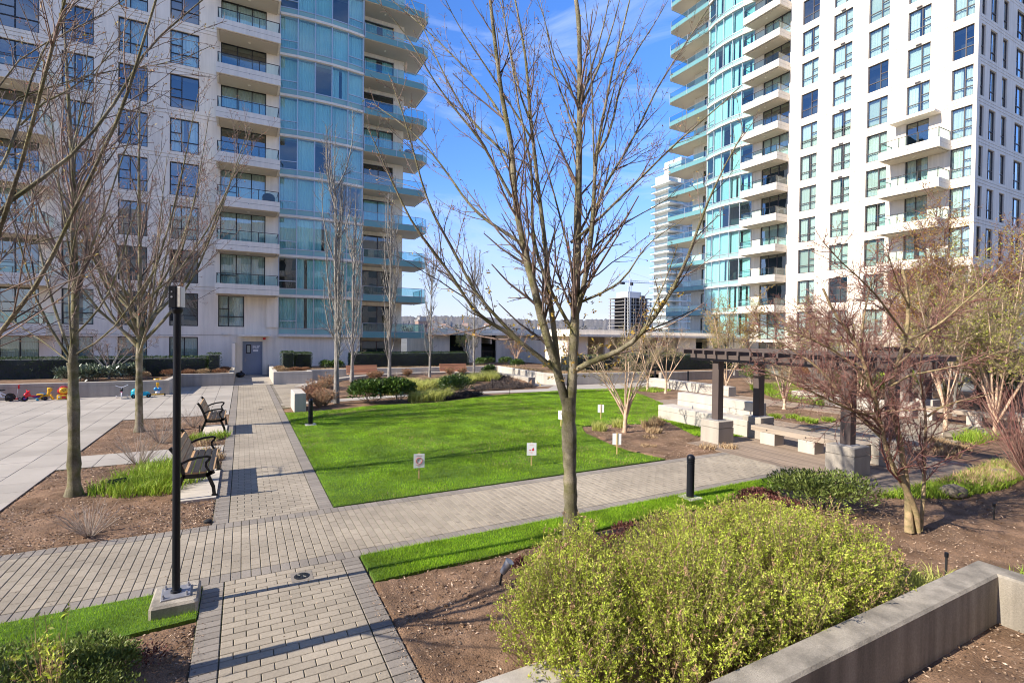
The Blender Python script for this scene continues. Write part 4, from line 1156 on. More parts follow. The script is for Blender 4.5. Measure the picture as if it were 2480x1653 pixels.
def silo():
    root = thing("brick_tower", "distant stubby brick tower beside the corner balconies", "building", (76, 240, 0))
    MB().box(0, 5.5, 0, 5.5, 0, 8.6).build("wall", M["brick_far"], root)
    MB().box(-0.25, 5.75, -0.25, 5.75, 8.6, 9.2).box(0.8, 4.2, 0.8, 4.2, 9.2, 10.6).build("roof", M["far_grey"], root)
    for i in range(2): MB().box(1.2 + i * 2, 2.2 + i * 2, -0.08, 0.0, 5.4, 7.2).build("window", M["far_dark"], root)
    MB().box(-14, 22, -3, 0, 0, 3.2).build("annex", M["brick_far"], root)
silo()

def hills():
    for nm, r0, h0, h1, seed in (("hills", 1500, 38, 20, 2), ("hills", 2300, 66, 26, 5)):
        rg = np.random.default_rng(seed); az = np.radians(np.linspace(-40, 100, 900)); n = len(az)
        prof = h0 + h1 * (0.5 * np.sin(az * 5 + seed) + 0.35 * np.sin(az * 13 + 2 * seed)) + rg.normal(size=n) * 2.2 + 3.0 * np.abs(np.sin(az * 170 + rg.normal(size=n)))
        V = []
        for k, (rr, hh) in enumerate(((r0 - 420, 0), (r0 - 200, 0.45), (r0, 0.82), (r0 + 60, 1.0), (r0 + 500, 0.0))):
            z = prof * hh + (rg.normal(size=n) * 1.5 if 0 < k < 4 else 0) - (1 if k in (0, 4) else 0)
            V.append(np.column_stack([np.sin(az) * rr, np.cos(az) * rr, z]))
        V = np.concatenate(V); F = np.array([(r * n + c, r * n + c + 1, (r + 1) * n + c + 1, (r + 1) * n + c) for r in range(4) for c in range(n - 1)])
        setp(link(nm, np_mesh(nm, V, F, M["hill"])), "far wooded hills along the horizon", None, None, "structure")
    house = None
    for a, r, sc_, lab in ((18.6, 1120, 1.5, "tiny pale house on the far hillside, nearest the brick tower"), (20.4, 1180, 1.2, "tiny pale house on the far hillside, second from the brick tower"), (22.8, 1090, 1.7, "tiny pale house on the far hillside, midway to the maple stems"), (25.2, 1230, 1.3, "tiny pale house on the far hillside, just left of the maple stems"), (31.5, 1150, 1.5, "tiny pale house on the far hillside, right of the maple stems")):
        a = math.radians(a)
        if house is None:
            house = thing("house", lab, "house", group="houses on the far hillside")
            MB().box(-7, 7, -4, 4, 0, 6).build("wall", M["far_white"], house)
            MB().yprism([(-8, 6), (8, 6), (0, 10)], -4.5, 4.5).build("roof", M["brick_far"], house)
            h = house
        else: h = copy_tree(house)
        h["label"] = lab; h.location = (math.sin(a) * r, math.cos(a) * r, 8 + (r - 1080) * 0.05); h.rotation_euler = (0, 0, a * 3); h.scale = (sc_, sc_, sc_)
hills()
rgw = np.random.default_rng(12); n = 9000
a = np.radians(rgw.uniform(8, 44, n)); r = rgw.uniform(420, 700, n); cl = 4 + 5 * np.abs(np.sin(a * 37) * np.sin(a * 91 + 1)) + 3 * np.abs(np.sin(a * 211))
p = np.column_stack([np.sin(a) * r, np.cos(a) * r, rgw.uniform(0, 1, n) * cl])
V, F = leaves(p, rgw.normal(size=(n, 3)) + np.array([0, 0, 0.6]), rgw.uniform(1.2, 3.0, n), 0.6, rng=rgw)
setp(link("far_woods", np_mesh("far_woods", V, F, M["hill"])), "bare brown treetops of the far city along the horizon", "trees", None, "stuff")

# ---------------------------------------------------------------- hedges and shrubs
def hedge(label, boxes, n, m="leaf_hedge", size=0.05, seed=0, group="clipped hedges", top=None):
    rg = np.random.default_rng(seed)
    b0 = boxes[0]; ox, oy = (b0[0] + b0[1]) / 2, (b0[2] + b0[3]) / 2
    root = thing("hedge", label, "hedge", (ox, oy, b0[4]), group=group)
    mb = MB()
    for q in boxes: mb.box(q[0] - ox + 0.07, q[1] - ox - 0.07, q[2] - oy + 0.07, q[3] - oy - 0.07, q[4] - b0[4] - 0.03, q[5] - b0[4] - 0.07)
    mb.build("branches", M["dark_room"], root)  # solid near-black box behind the leaves, its colour standing in for inner shade
    P, D = [], []
    tot = sum((q[1] - q[0]) for q in boxes)
    for x0, x1, y0, y1, z0, z1 in boxes:
        k = int(n * (x1 - x0) / tot)
        f = rg.choice(5, k, p=[0.42, 0.30, 0.09, 0.09, 0.10])
        p = rg.uniform(0, 1, (k, 3)) * np.array([x1 - x0, y1 - y0, z1 - z0]) + np.array([x0, y0, z0]); d = rg.normal(size=(k, 3)) * 0.7
        j = rg.normal(size=k) * 0.022
        for face, ax, val, s in ((0, 1, y0, -1), (1, 2, z1, 1), (2, 0, x0, -1), (3, 0, x1, 1)):
            w = f == face; p[w, ax] = val + j[w]; d[w, ax] += s * 0.9
        P.append(p); D.append(d)
    P = np.concatenate(P); D = np.concatenate(D)
    V, F = leaves(P - np.array([ox, oy, b0[4]]), D, size * rg.uniform(0.6, 1.4, len(P)), 0.5, rng=rg)
    setp(link("foliage", np_mesh("foliage", V, F, M[m]), root), kind="stuff")
    return root

def bush(name, label, x, y, z, r, n, leaf, size, seed, stem="twig_dead", group=None, width=0.45, shell=0.35, up=0.5, lumps=5, cat="shrub", nst=26, core=True, stem_len=0.9):
    """leafy shrub: lumpy ellipsoid of leaves on stems; r=(rx,ry,rz)"""
    rg = np.random.default_rng(seed); r = np.array(r, float)
    root = thing(name, label, cat, (x, y, z), group=group)
    a = rg.uniform(0, 2 * np.pi, nst); el = rg.uniform(0.25, 1.35, nst)
    tip = np.column_stack([np.cos(a) * np.cos(el) * r[0], np.sin(a) * np.cos(el) * r[1], np.sin(el) * r[2] * 2 * 0.8]) * stem_len
    base = np.column_stack([np.cos(a) * r[0] * 0.12, np.sin(a) * r[1] * 0.12, np.zeros(nst)])
    P = np.stack([base, base * 0.6 + tip * 0.4 + rg.normal(size=(nst, 3)) * 0.02, tip], 1)
    s0 = 0.006 + 0.006 * float(r[2]); V, F = tubes(P, np.tile(np.array([[s0, s0 * 0.7, s0 * 0.3]]), (nst, 1)), 4)
    link("stems", np_mesh("stems", V, F, M[stem], True), root)
    cs_ = rg.normal(size=(lumps, 3)); cs_ = unit(cs_) * r * np.array([0.5, 0.5, 0.35]); cs_[:, 2] = np.abs(cs_[:, 2]) + r[2] * 0.75
    k = rg.integers(0, lumps, n); d = unit(rg.normal(size=(n, 3))); d[:, 2] = np.where(d[:, 2] < -0.4, -d[:, 2], d[:, 2])
    rad = 1 - shell * rg.uniform(0, 1, n) ** 1.6
    p = cs_[k] + d * rad[:, None] * r * np.array([0.62, 0.62, 0.7]); p[:, 2] = np.maximum(p[:, 2], 0.02)
    V, F = leaves(p, d * 0.8 + rg.normal(size=(n, 3)) * 0.6 + np.array([0, 0, up]), size * rg.uniform(0.6, 1.35, n), width, rng=rg)
    setp(link("foliage", np_mesh("foliage", V, F, M[leaf]), root), kind="stuff")
    return root

def tuft(name, label, x, y, z, rad, h, n, leaf, seed, w=0.006, lean=0.8, group=None, cat="grass tuft", spread=0.5):
    rg = np.random.default_rng(seed)
    root = thing(name, label, cat, (x, y, z), group=group)
    a = rg.uniform(0, 2 * np.pi, n); q = rad * spread * np.sqrt(rg.uniform(0, 1, n))
    base = np.column_stack([np.cos(a) * q, np.sin(a) * q, np.zeros(n)])
    V, F = blades(base, h * rg.uniform(0.5, 1.1, n), w, lean, rng=rg)
    setp(link("blades", np_mesh("blades", V, F, M[leaf]), root), kind="stuff")
    MB().blob((0, 0, 0.005), (rad * spread, rad * spread, 0.03), None, 8, 4, 0.3, seed).build("crown", M["soil"], root)
    return root

def twiggy(name, label, x, y, z, h, n, seed, m="twig_dead", spread=0.9, sub=3, group=None, r0=0.005, cat="shrub", buds=None):
    rg = np.random.default_rng(seed); root = thing(name, label, cat, (x, y, z), group=group)
    a = rg.uniform(0, 2 * np.pi, n); sp = spread * np.sqrt(rg.uniform(0.02, 1, n))
    tip = np.column_stack([np.cos(a) * sp * h, np.sin(a) * sp * h, h * rg.uniform(0.6, 1.1, n) * np.cos(sp * 0.8)])
    base = np.column_stack([np.cos(a), np.sin(a), np.zeros(n)]) * 0.05 * h
    K = 5; t = np.linspace(0, 1, K)[None, :, None]
    P = base[:, None] * (1 - t) + tip[:, None] * t + rg.normal(size=(n, K, 3)) * 0.02 * h * t
    R = r0 * rg.uniform(0.6, 1.2, n)[:, None] * np.linspace(1, 0.35, K)[None]
    V, F = tubes(P, R, 4); link("stems", np_mesh("stems", V, F, M[m], True), root)
    C, CR = spawn(P, R, h * 0.5 / sub, 0.3, 0.32, 38, 0.06, rg, K=4, rrel=0.6, rmin=0.0012, Lmin=0.03)
    V, F = tubes(C, CR, 3); setp(link("twigs", np_mesh("twigs", V, F, M[m], True), root), kind="stuff")
    if buds:
        nb = int(len(C) * buds[1]); ii = rg.integers(0, len(C), nb); p = C[ii, rg.integers(1, 4, nb)]
        V, F = leaves(p, rg.normal(size=(nb, 3)) + np.array([0, 0, 0.6]), buds[2] * rg.uniform(0.6, 1.4, nb), 0.45, rng=rg)
        setp(link("buds", np_mesh("buds", V, F, M[buds[0]]), root), kind="stuff")
    return root

hedge("long dark clipped hedge behind the toys and maple trunks", [(-16, -1.55, 29.3, 30.5, 0.46, 1.36), (-1.55, -0.98, 29.2, 30.6, 0.46, 1.52)], 26000, seed=1)
hedge("square clipped hedge block right beside the blue door", [(1.95, 2.6, 31.0, 32.2, 0.47, 1.52), (2.6, 3.55, 31.1, 32.1, 0.47, 1.46)], 5000, seed=2)
hedge("long dark clipped hedge behind the terrace benches", [(6.0, 13.9, 32.4, 33.5, 0.47, 1.40)], 14000, seed=3)
hedge("dark clipped hedge below the pavilion, right of centre", [(17.6, 21.0, 25.4, 26.6, 0.45, 1.42), (22.4, 33.5, 25.2, 26.4, 0.4, 1.5)], 20000, seed=4)
hedge("low hedge seen inside the pavilion openings", [(14.0, 18.6, 38.2, 39.0, 0, 1.75)], 4000, seed=5)

# foreground lime shrub
def big_shrub():
    rg = np.random.default_rng(21)
    root = thing("lime_shrub", "large spreading shrub with lime green leaves beside the planter wall", "shrub", (4.2, 3.3, 0))
    off = np.array([4.2, 3.3, 0])
    C = np.array([(2.35, 3.35, .62, .80), (2.9, 3.9, .62, .75), (3.45, 3.1, .80, .86), (4.2, 3.7, .80, .76), (4.7, 3.05, .80, .82), (5.3, 3.75, .80, .72), (5.65, 3.1, .62, .72), (3.0, 2.75, .60, .70), (4.0, 2.62, .55, .68), (5.0, 2.62, .55, .66), (5.9, 3.6, .45, .56), (2.2, 2.95, .45, .62), (5.7, 4.1, .5, .6)])
    # upright stems, denser outside
    n = 5600
    k = rg.choice(len(C), n, p=C[:, 2] ** 2 / (C[:, 2] ** 2).sum())
    a = rg.uniform(0, 2 * np.pi, n); q = np.sqrt(rg.uniform(0, 1, n))
    top = np.column_stack([C[k, 0] + np.cos(a) * q * C[k, 2] * 1.05, C[k, 1] + np.sin(a) * q * C[k, 2] * 1.05, np.zeros(n)])
    top[:, 2] = C[k, 3] * np.sqrt(np.clip(1 - (q * 0.93) ** 2, 0.05, 1)) * rg.uniform(0.80, 1.12, n) + 0.05
    ctr = np.column_stack([C[k, 0], C[k, 1], np.zeros(n)])
    base = ctr * 0.45 + top * np.array([1, 1, 0]) * 0.55; base[:, 2] = np.maximum(top[:, 2] * 0.35 - 0.05, 0)
    # only keep stems not buried under the wall
    keep = ~((top[:, 1] < 2.28) & (top[:, 2] < 0.6)) & (top[:, 1] > 2.12); top, base, ctr = top[keep], base[keep], ctr[keep]; n = len(top)
    hol = smooth_noise(110, 70, 7, np.random.default_rng(9))                      # hollows between the branches
    hv = hol[np.clip(((top[:, 1] - 1.9) * 22).astype(int), 0, 69), np.clip(((top[:, 0] - 1.6) * 22).astype(int), 0, 109)]
    top[:, 2] *= 1 + 0.07 * np.clip(hv, -1.6, 1.2); keep = hv > rg.uniform(-1.7, -0.75, n); top, base, ctr = top[keep], base[keep], ctr[keep]; n = len(top)
    mid = base * 0.5 + top * 0.5 + rg.normal(size=(n, 3)) * 0.02
    P = np.stack([base, mid, top], 1); R = np.tile(np.array([[0.0032, 0.0024, 0.0014]]), (n, 1))
    wd = rg.integers(0, n, 420); W0 = ctr[wd] * np.array([1, 1, 0]) + rg.normal(size=(420, 3)) * np.array([0.05, 0.05, 0]); W = np.stack([W0, W0 * 0.5 + top[wd] * 0.5 + np.array([0, 0, -0.03]), top[wd] * 0.97 + W0 * 0.03], 1)
    V, F = tubes(W, np.tile(np.array([[0.008, 0.006, 0.003]]), (420, 1)), 5); setp(link("branches", np_mesh("branches", V - off, F, M["twig_tan"], True), root), kind="stuff")
    V, F = tubes(P, R, 3); setp(link("stems", np_mesh("stems", V - off, F, M["twig_green"], True), root), kind="stuff")
    Ct, CR = spawn(P, R, 0.055, 0.25, 0.34, 40, 0.10, rg, K=3, rrel=0.6, rmin=0.001, Lmin=0.03, Lmax=0.16)
    V, F = tubes(Ct, CR, 3); setp(link("twigs", np_mesh("twigs", V - off, F, M["twig_green"], True), root), kind="stuff")
    def put(nm, m, src, cnt, size, wd, lo):
        ii = rg.integers(0, len(src), cnt); t = rg.uniform(lo, 1, cnt)[:, None]; a_, b_ = src[ii, -2], src[ii, -1]
        p = a_ * (1 - t) + b_ * t; d = unit(b_ - a_) * 0.7 + rg.normal(size=(cnt, 3)) * 0.75 + np.array([0, 0, 0.25])
        V, F = leaves(p, d, size * rg.uniform(0.55, 1.35, cnt), wd, rng=rg); setp(link(nm, np_mesh(nm, V - off, F, M[m]), root), kind="stuff")
    put("foliage", "leaf_lime", Ct, 200000, 0.022, 0.44, 0.0)
    put("foliage", "leaf_lime", P, 36000, 0.024, 0.4, 0.0)
    put("young_shoots", "leaf_pink", P, 15000, 0.026, 0.32, 0.7)
    # a few long shoots standing clear of the mass
    ii = rg.integers(0, n, 260); s = top[ii]; d = unit(np.column_stack([rg.normal(size=(260, 2)) * 0.45, np.ones(260)])); L = rg.uniform(0.05, 0.17, 260)[:, None]
    P2 = np.stack([s - d * 0.05, s + d * L * 0.5, s + d * L], 1); V, F = tubes(P2, np.tile(np.array([[0.0028, 0.002, 0.0012]]), (260, 1)), 3)
    setp(link("long_shoots", np_mesh("long_shoots", V - off, F, M["leaf_pink"], True), root), kind="stuff")
    put("shoot_leaves", "leaf_pink", P2, 3600, 0.028, 0.3, 0.0)
big_shrub()

# ---------------------------------------------------------------- trees
CENTRAL_LIMBS=[(0.092,0.088,[(3.85,5.47,0.03),(3.84,5.49,0.58),(3.82,5.51,1.12),(3.82,5.52,1.5),(3.81,5.53,1.88)]),
(0.062,0.018,[(3.8,5.53,1.72),(3.74,5.55,1.91),(3.68,5.57,2.13),(3.63,5.58,2.33),(3.57,5.61,2.54),(3.47,5.65,2.79),(3.42,5.67,3.03),(3.36,5.69,3.32),(3.3,5.71,3.5),(3.23,5.74,3.78),(3.17,5.76,4.06),(3.13,5.77,4.28),(3.09,5.78,4.47),(3.07,5.78,4.77),(3.06,5.77,4.97),(3.03,5.77,5.16),(2.99,5.78,5.36),(2.93,5.8,5.56),(2.89,5.82,5.83),(2.85,5.82,6.11),(2.82,5.83,6.34),(2.79,5.84,6.53),(2.75,5.84,6.83),(2.73,5.85,7.04)]),
(0.0418,0.0119,[(3.69,5.6,2.2),(3.68,5.63,2.41),(3.68,5.66,2.66),(3.64,5.7,2.95),(3.62,5.75,3.24),(3.61,5.78,3.53),(3.6,5.81,3.83),(3.59,5.85,4.06),(3.57,5.88,4.28),(3.56,5.92,4.53),(3.54,5.95,4.73),(3.53,5.99,5.01),(3.51,6.03,5.34),(3.48,6.07,5.65),(3.46,6.11,6.01),(3.47,6.14,6.39),(3.43,6.19,6.69),(3.4,6.23,6.96),(3.37,6.28,7.19),(3.33,6.33,7.49)]),
(0.067,0.0255,[(3.83,5.51,1.72),(3.84,5.51,1.91),(3.85,5.51,2.12),(3.87,5.51,2.41),(3.88,5.52,2.76),(3.89,5.52,3.05),(3.9,5.52,3.43),(3.91,5.52,3.76),(3.91,5.53,4.1),(3.92,5.54,4.43),(3.93,5.54,4.68),(3.93,5.55,5.16),(3.94,5.55,5.58),(3.94,5.56,6),(3.94,5.57,6.32),(3.93,5.58,6.63),(3.94,5.59,6.89),(3.91,5.61,7.04),(3.89,5.63,7.25)]),
(0.0335,0.0051,[(3.66,5.61,2.23),(3.48,5.64,2.37),(3.28,5.68,2.52),(3.05,5.74,2.69),(2.86,5.78,2.82),(2.66,5.82,2.89),(2.55,5.81,2.97),(2.41,5.82,3.2),(2.26,5.83,3.41),(2.15,5.83,3.54),(2,5.84,3.71),(1.88,5.84,3.85),(1.77,5.83,3.97),(1.6,5.86,4.27),(1.45,5.88,4.63),(1.25,5.92,5.04)]),
(0.0242,0.0043,[(3.13,5.56,2.57),(2.92,5.64,2.78),(2.77,5.68,2.96),(2.61,5.73,3.12),(2.49,5.76,3.27),(2.38,5.79,3.52),(2.24,5.83,3.8),(2.1,5.87,4),(2,5.89,4.22),(1.92,5.89,4.38),(1.79,5.93,4.86),(1.67,5.97,5.38),(1.51,6.02,5.76)]),
(0.0223,0.0043,[(3.19,5.77,3.89),(3.02,5.95,4.06),(2.84,6.13,4.21),(2.73,6.26,4.36),(2.62,6.41,4.57),(2.58,6.51,4.72),(2.42,6.68,5.04),(2.24,6.86,5.33),(2.13,7,5.53),(1.87,7.23,5.78),(1.62,7.44,6.01)]),
(0.0205,0.0043,[(3.06,5.8,4.47),(2.91,5.82,4.69),(2.78,5.83,4.92),(2.67,5.83,5.08),(2.54,5.84,5.23),(2.36,5.88,5.4),(2.19,5.91,5.59),(2.03,5.93,5.77),(1.9,5.95,5.97),(1.74,5.97,6.24),(1.54,6.02,6.43),(1.37,6.06,6.6)]),
(0.0186,0.0043,[(3.02,5.77,4.94),(2.9,5.9,5.12),(2.82,6.01,5.28),(2.66,6.16,5.45),(2.57,6.27,5.66),(2.44,6.41,5.98),(2.34,6.53,6.28),(2.25,6.65,6.56),(2.19,6.75,6.83),(2.03,6.9,7.3)]),
(0.0158,0.0034,[(3,5.79,5.34),(2.88,5.97,5.71),(2.76,6.15,6.01),(2.56,6.38,6.33),(2.39,6.59,6.61),(2.19,6.81,6.93),(1.96,7.05,7.23),(1.79,7.26,7.47)]),
(0.0177,0.0043,[(3.46,5.99,5.36),(3.22,6.07,5.72),(3.06,6.09,5.93),(2.86,6.13,6.21),(2.65,6.18,6.47),(2.49,6.21,6.66),(2.35,6.22,6.87),(2.24,6.22,7.06)]),
(0.0149,0.0043,[(3.45,6.06,5.67),(3.37,6.17,5.97),(3.32,6.25,6.34),(3.3,6.33,6.65),(3.27,6.41,7.04),(3.22,6.5,7.38),(3.2,6.57,7.59)]),
(0.0233,0.0059,[(3.83,5.53,2.8),(3.7,5.56,3.02),(3.56,5.59,3.23),(3.43,5.62,3.52),(3.35,5.62,3.72),(3.27,5.62,3.96),(3.24,5.59,4.23),(3.23,5.56,4.53),(3.21,5.53,4.57),(3.19,5.5,4.89),(3.07,5.52,5.19),(2.99,5.52,5.56),(2.92,5.52,5.87),(2.85,5.52,6.24),(2.78,5.52,6.5),(2.74,5.49,6.72)]),
(0.0167,0.0043,[(3.86,5.53,3.41),(3.84,5.61,3.92),(3.77,5.72,4.16),(3.77,5.8,4.53),(3.69,5.92,4.84),(3.67,6.01,5.19),(3.6,6.12,5.47),(3.55,6.22,5.76),(3.56,6.29,6.11)]),
(0.0149,0.0034,[(3.91,5.53,5.27),(3.85,5.63,5.52),(3.82,5.71,5.82),(3.8,5.79,5.98),(3.73,5.9,6.24),(3.74,5.96,6.55),(3.71,6.05,6.96),(3.66,6.15,7.39)]),
(0.014,0.0034,[(3.91,5.53,5.71),(3.77,5.53,5.91),(3.63,5.54,6.1),(3.5,5.53,6.22),(3.41,5.51,6.49),(3.34,5.48,6.67),(3.2,5.48,6.9)]),
(0.0372,0.0076,[(3.84,5.52,2.81),(3.92,5.46,3.04),(3.97,5.41,3.42),(3.99,5.38,3.76),(4.02,5.34,4.08),(4.02,5.32,4.45),(4,5.31,4.63),(4.01,5.28,4.99),(4.03,5.25,5.31),(4.1,5.19,5.68),(4.14,5.15,6.08),(4.2,5.1,6.41),(4.25,5.05,6.67),(4.3,5,6.98)]),
(0.0223,0.0043,[(3.99,5.35,3.89),(4.06,5.38,4.17),(4.1,5.42,4.48),(4.3,5.38,4.79),(4.48,5.35,5.05),(4.63,5.34,5.32),(4.76,5.33,5.52),(4.89,5.32,5.8),(5.05,5.31,6.14),(5.24,5.27,6.43),(5.43,5.23,6.73),(5.63,5.19,7.03),(5.81,5.16,7.34),(6,5.13,7.6)]),
(0.0186,0.0034,[(3.95,5.47,3.14),(4.12,5.27,3.25),(4.29,5.07,3.36),(4.3,4.95,3.5),(4.34,4.82,3.7),(4.37,4.69,3.83),(4.42,4.55,3.93),(4.56,4.37,4.05)]),
(0.0372,0.0059,[(3.89,5.49,2.24),(3.93,5.37,2.33),(4.05,5.22,2.39),(4.19,5.05,2.47),(4.35,4.87,2.62),(4.4,4.75,2.78),(4.48,4.62,3),(4.59,4.47,3.26),(4.65,4.35,3.53),(4.7,4.23,3.96),(4.75,4.12,4.3),(4.84,3.98,4.66),(4.96,3.83,5.01)]),
(0.014,0.0034,[(4.34,4.69,2.78),(4.37,4.62,2.98),(4.42,4.54,3.18),(4.51,4.44,3.53),(4.54,4.37,3.8)]),
(0.0167,0.0034,[(3.99,5.35,3.78),(4.14,5.35,3.96),(4.37,5.3,4.09),(4.58,5.27,4.27),(4.8,5.23,4.38),(5,5.19,4.48),(5.25,5.14,4.66)]),
(0.0205,0.0051,[(3.92,5.53,5.71),(4.09,5.51,6.03),(4.22,5.52,6.32),(4.37,5.51,6.7),(4.48,5.52,7.04),(4.59,5.54,7.4)]),
(0.0167,0.0051,[(3.92,5.53,5.75),(3.95,5.4,6.04),(3.98,5.28,6.29),(4.02,5.15,6.64),(4.01,5.05,6.93)]),
(0.0186,0.0043,[(4.06,5.33,5.05),(4.22,5.29,5.25),(4.29,5.29,5.54),(4.37,5.3,5.89),(4.47,5.3,6.28),(4.67,5.23,6.56),(4.88,5.16,6.92),(5.06,5.12,7.25)]),
(0.0223,0.0043,[(3.82,5.55,3.92),(3.98,5.41,4.05),(4.16,5.26,4.31),(4.24,5.17,4.41),(4.38,5.04,4.6),(4.53,4.91,4.78),(4.65,4.79,4.95),(4.82,4.64,5.17),(5.01,4.49,5.37),(5.17,4.35,5.53),(5.39,4.18,5.8)]),
(0.014,0.0034,[(4.03,5.34,4.8),(3.94,5.26,5.37),(3.86,5.18,5.8),(3.77,5.09,6.15),(3.65,5.03,6.46),(3.56,4.95,6.67)]),
(0.013,0.0034,[(4.13,5.41,5.11),(4.32,5.49,5.57),(4.5,5.59,5.95),(4.68,5.68,6.52),(4.94,5.73,7.02),(5.27,5.75,7.68)])]
LEFT_LIMBS=[(0.088,0.068,[(-2.39,10.49,0.01),(-2.4,10.52,1.14),(-2.42,10.55,2.15)]),
(0.062,0.01,[(-2.42,10.55,2.12),(-2.38,10.55,2.73),(-2.4,10.58,3.36),(-2.42,10.61,4.11),(-2.45,10.66,4.85),(-2.44,10.67,5.49),(-2.51,10.73,5.92),(-2.55,10.78,6.73),(-2.58,10.82,7.53),(-2.64,10.87,8.23)]),
(0.0149,0.0033,[(-2.48,10.58,2.17),(-2.87,10.85,2.51),(-3.22,11.09,2.72),(-3.53,11.32,2.93),(-3.84,11.55,3.36)]),
(0.0224,0.0033,[(-2.47,10.57,2.22),(-2.74,10.66,2.72),(-2.91,10.69,3.08),(-3.01,10.69,3.6),(-3.1,10.68,4.05),(-3.22,10.68,4.55),(-3.33,10.69,4.94),(-3.44,10.69,5.47)]),
(0.0199,0.0033,[(-2.46,10.57,2.3),(-2.69,10.78,2.88),(-2.86,10.97,3.53),(-2.99,11.12,4.02),(-3.11,11.28,4.69),(-3.19,11.41,5.48),(-3.27,11.55,6.44),(-3.35,11.69,7.2)]),
(0.016,0.0033,[(-2.38,10.54,3.31),(-2.53,10.59,4.3),(-2.61,10.6,5.03),(-2.67,10.6,5.74),(-2.73,10.59,6.35),(-2.81,10.6,7.1)]),
(0.0179,0.0033,[(-2.37,10.54,3.41),(-2.2,10.4,3.83),(-2.01,10.26,4.41),(-1.86,10.14,4.81),(-1.76,10.05,5.27),(-1.57,9.91,5.72),(-1.43,9.79,6.17),(-1.34,9.7,6.81)]),
(0.0168,0.0028,[(-2.37,10.52,2.62),(-2.08,10.44,2.95),(-1.91,10.42,3.27),(-1.78,10.42,3.82),(-1.7,10.45,4.26),(-1.57,10.46,4.82),(-1.39,10.43,5.28),(-1.2,10.41,5.8)]),
(0.0149,0.0028,[(-2.38,10.52,2.28),(-2.04,10.23,2.47),(-1.74,9.96,2.74),(-1.54,9.75,3.09),(-1.3,9.52,3.49),(-0.98,9.24,3.89),(-0.75,9.01,4.22)]),
(0.0128,0.0028,[(-2.41,10.58,4.73),(-2.29,10.64,5.4),(-2.18,10.7,5.87),(-2.06,10.76,6.4),(-1.94,10.82,7),(-1.72,10.83,7.79)]),
(0.0128,0.0028,[(-2.42,10.57,4.1),(-2.74,10.96,5.1),(-2.9,11.26,5.86),(-3.11,11.58,6.66),(-3.28,11.88,7.42)]),
(0.0149,0.0028,[(-2.43,10.55,2.3),(-2.43,10.43,2.88),(-2.44,10.31,3.34),(-2.36,10.15,3.94),(-2.18,9.92,4.52),(-1.97,9.69,4.99),(-1.82,9.48,5.48)]),
(0.0109,0.0028,[(-2.42,10.6,5.26),(-2.38,10.55,5.99),(-2.26,10.47,6.61),(-2.21,10.43,7.34),(-2.11,10.36,7.95)])]
NEAR_LIMBS=[(0.023,0.0053,[(-1.78,4.75,2.05),(-1.66,4.7,2.7),(-1.74,5.2,3.58),(-1.5,5.16,3.72),(-1.33,5.17,3.87),(-1.21,5.2,4.06),(-1.08,5.23,4.27),(-0.99,5.27,4.47),(-0.91,5.33,4.67),(-0.83,5.38,4.93),(-0.77,5.44,5.12),(-0.64,5.47,5.34),(-0.49,5.49,5.53),(-0.31,5.49,5.77)]),
(0.0162,0.0043,[(-1.8,4.78,2.15),(-1.9,4.9,2.9),(-1.7,5.23,3.69),(-1.62,5.26,3.95),(-1.58,5.32,4.15),(-1.55,5.37,4.31),(-1.55,5.45,4.59),(-1.5,5.5,4.86),(-1.4,5.52,5.14),(-1.3,5.54,5.37),(-1.17,5.55,5.61)]),
(0.0115,0.0031,[(-1.8,4.8,2.2),(-1.95,5,3.2),(-1.84,5.55,4.62),(-1.6,5.51,4.84),(-1.47,5.54,5.05),(-1.33,5.55,5.18),(-1.13,5.54,5.31),(-0.9,5.52,5.59)]),
(0.0092,0.0026,[(-1.78,4.75,2.3),(-1.75,4.85,3.1),(-1.8,5.41,4.39),(-1.57,5.42,4.52),(-1.41,5.46,4.66),(-1.08,5.42,4.88),(-0.89,5.45,4.93),(-0.68,5.47,5.05),(-0.49,5.5,5.13),(-0.26,5.51,5.35)]),
(0.0077,0.0021,[(-1.78,4.75,2.1),(-1.7,4.75,2.5),(-1.79,5.27,3.24),(-1.56,5.38,3.34),(-1.45,5.55,3.42),(-1.12,5.6,3.6),(-0.91,5.72,3.82)]),
(0.0077,0.0021,[(-1.56,5.39,4.3),(-1.44,5.42,4.56),(-1.3,5.44,4.62),(-1.11,5.43,4.8),(-0.98,5.46,5.15),(-0.77,5.44,5.31)]),
(0.0062,0.0021,[(-1.24,5.33,4.09),(-1.19,5.42,4.45),(-1.2,5.55,4.77),(-1.05,5.59,5.11),(-0.89,5.62,5.46)]),
(0.0211,0.0105,[(-1.8,4.75,2.1),(-1.95,4.7,3.2),(-2.05,4.6,4.5),(-2.1,4.6,6)]),
(0.0173,0.0053,[(-1.8,4.75,2),(-1.5,4.3,2.7),(-1.1,3.9,3.6),(-0.8,3.6,4.8)]),
(0.0154,0.0053,[(-1.8,4.75,2.1),(-1.2,4.6,2.9),(-0.7,4.4,4.2),(-0.4,4.3,5.6)]),
(0.0154,0.0053,[(-1.8,4.75,2.2),(-2.6,4.6,3),(-3.3,4.4,4),(-3.8,4.3,5.4)]),
(0.0134,0.0053,[(-1.8,4.75,1.9),(-2.2,4.2,2.6),(-2.5,3.6,3.6),(-2.7,3.2,4.6)])]
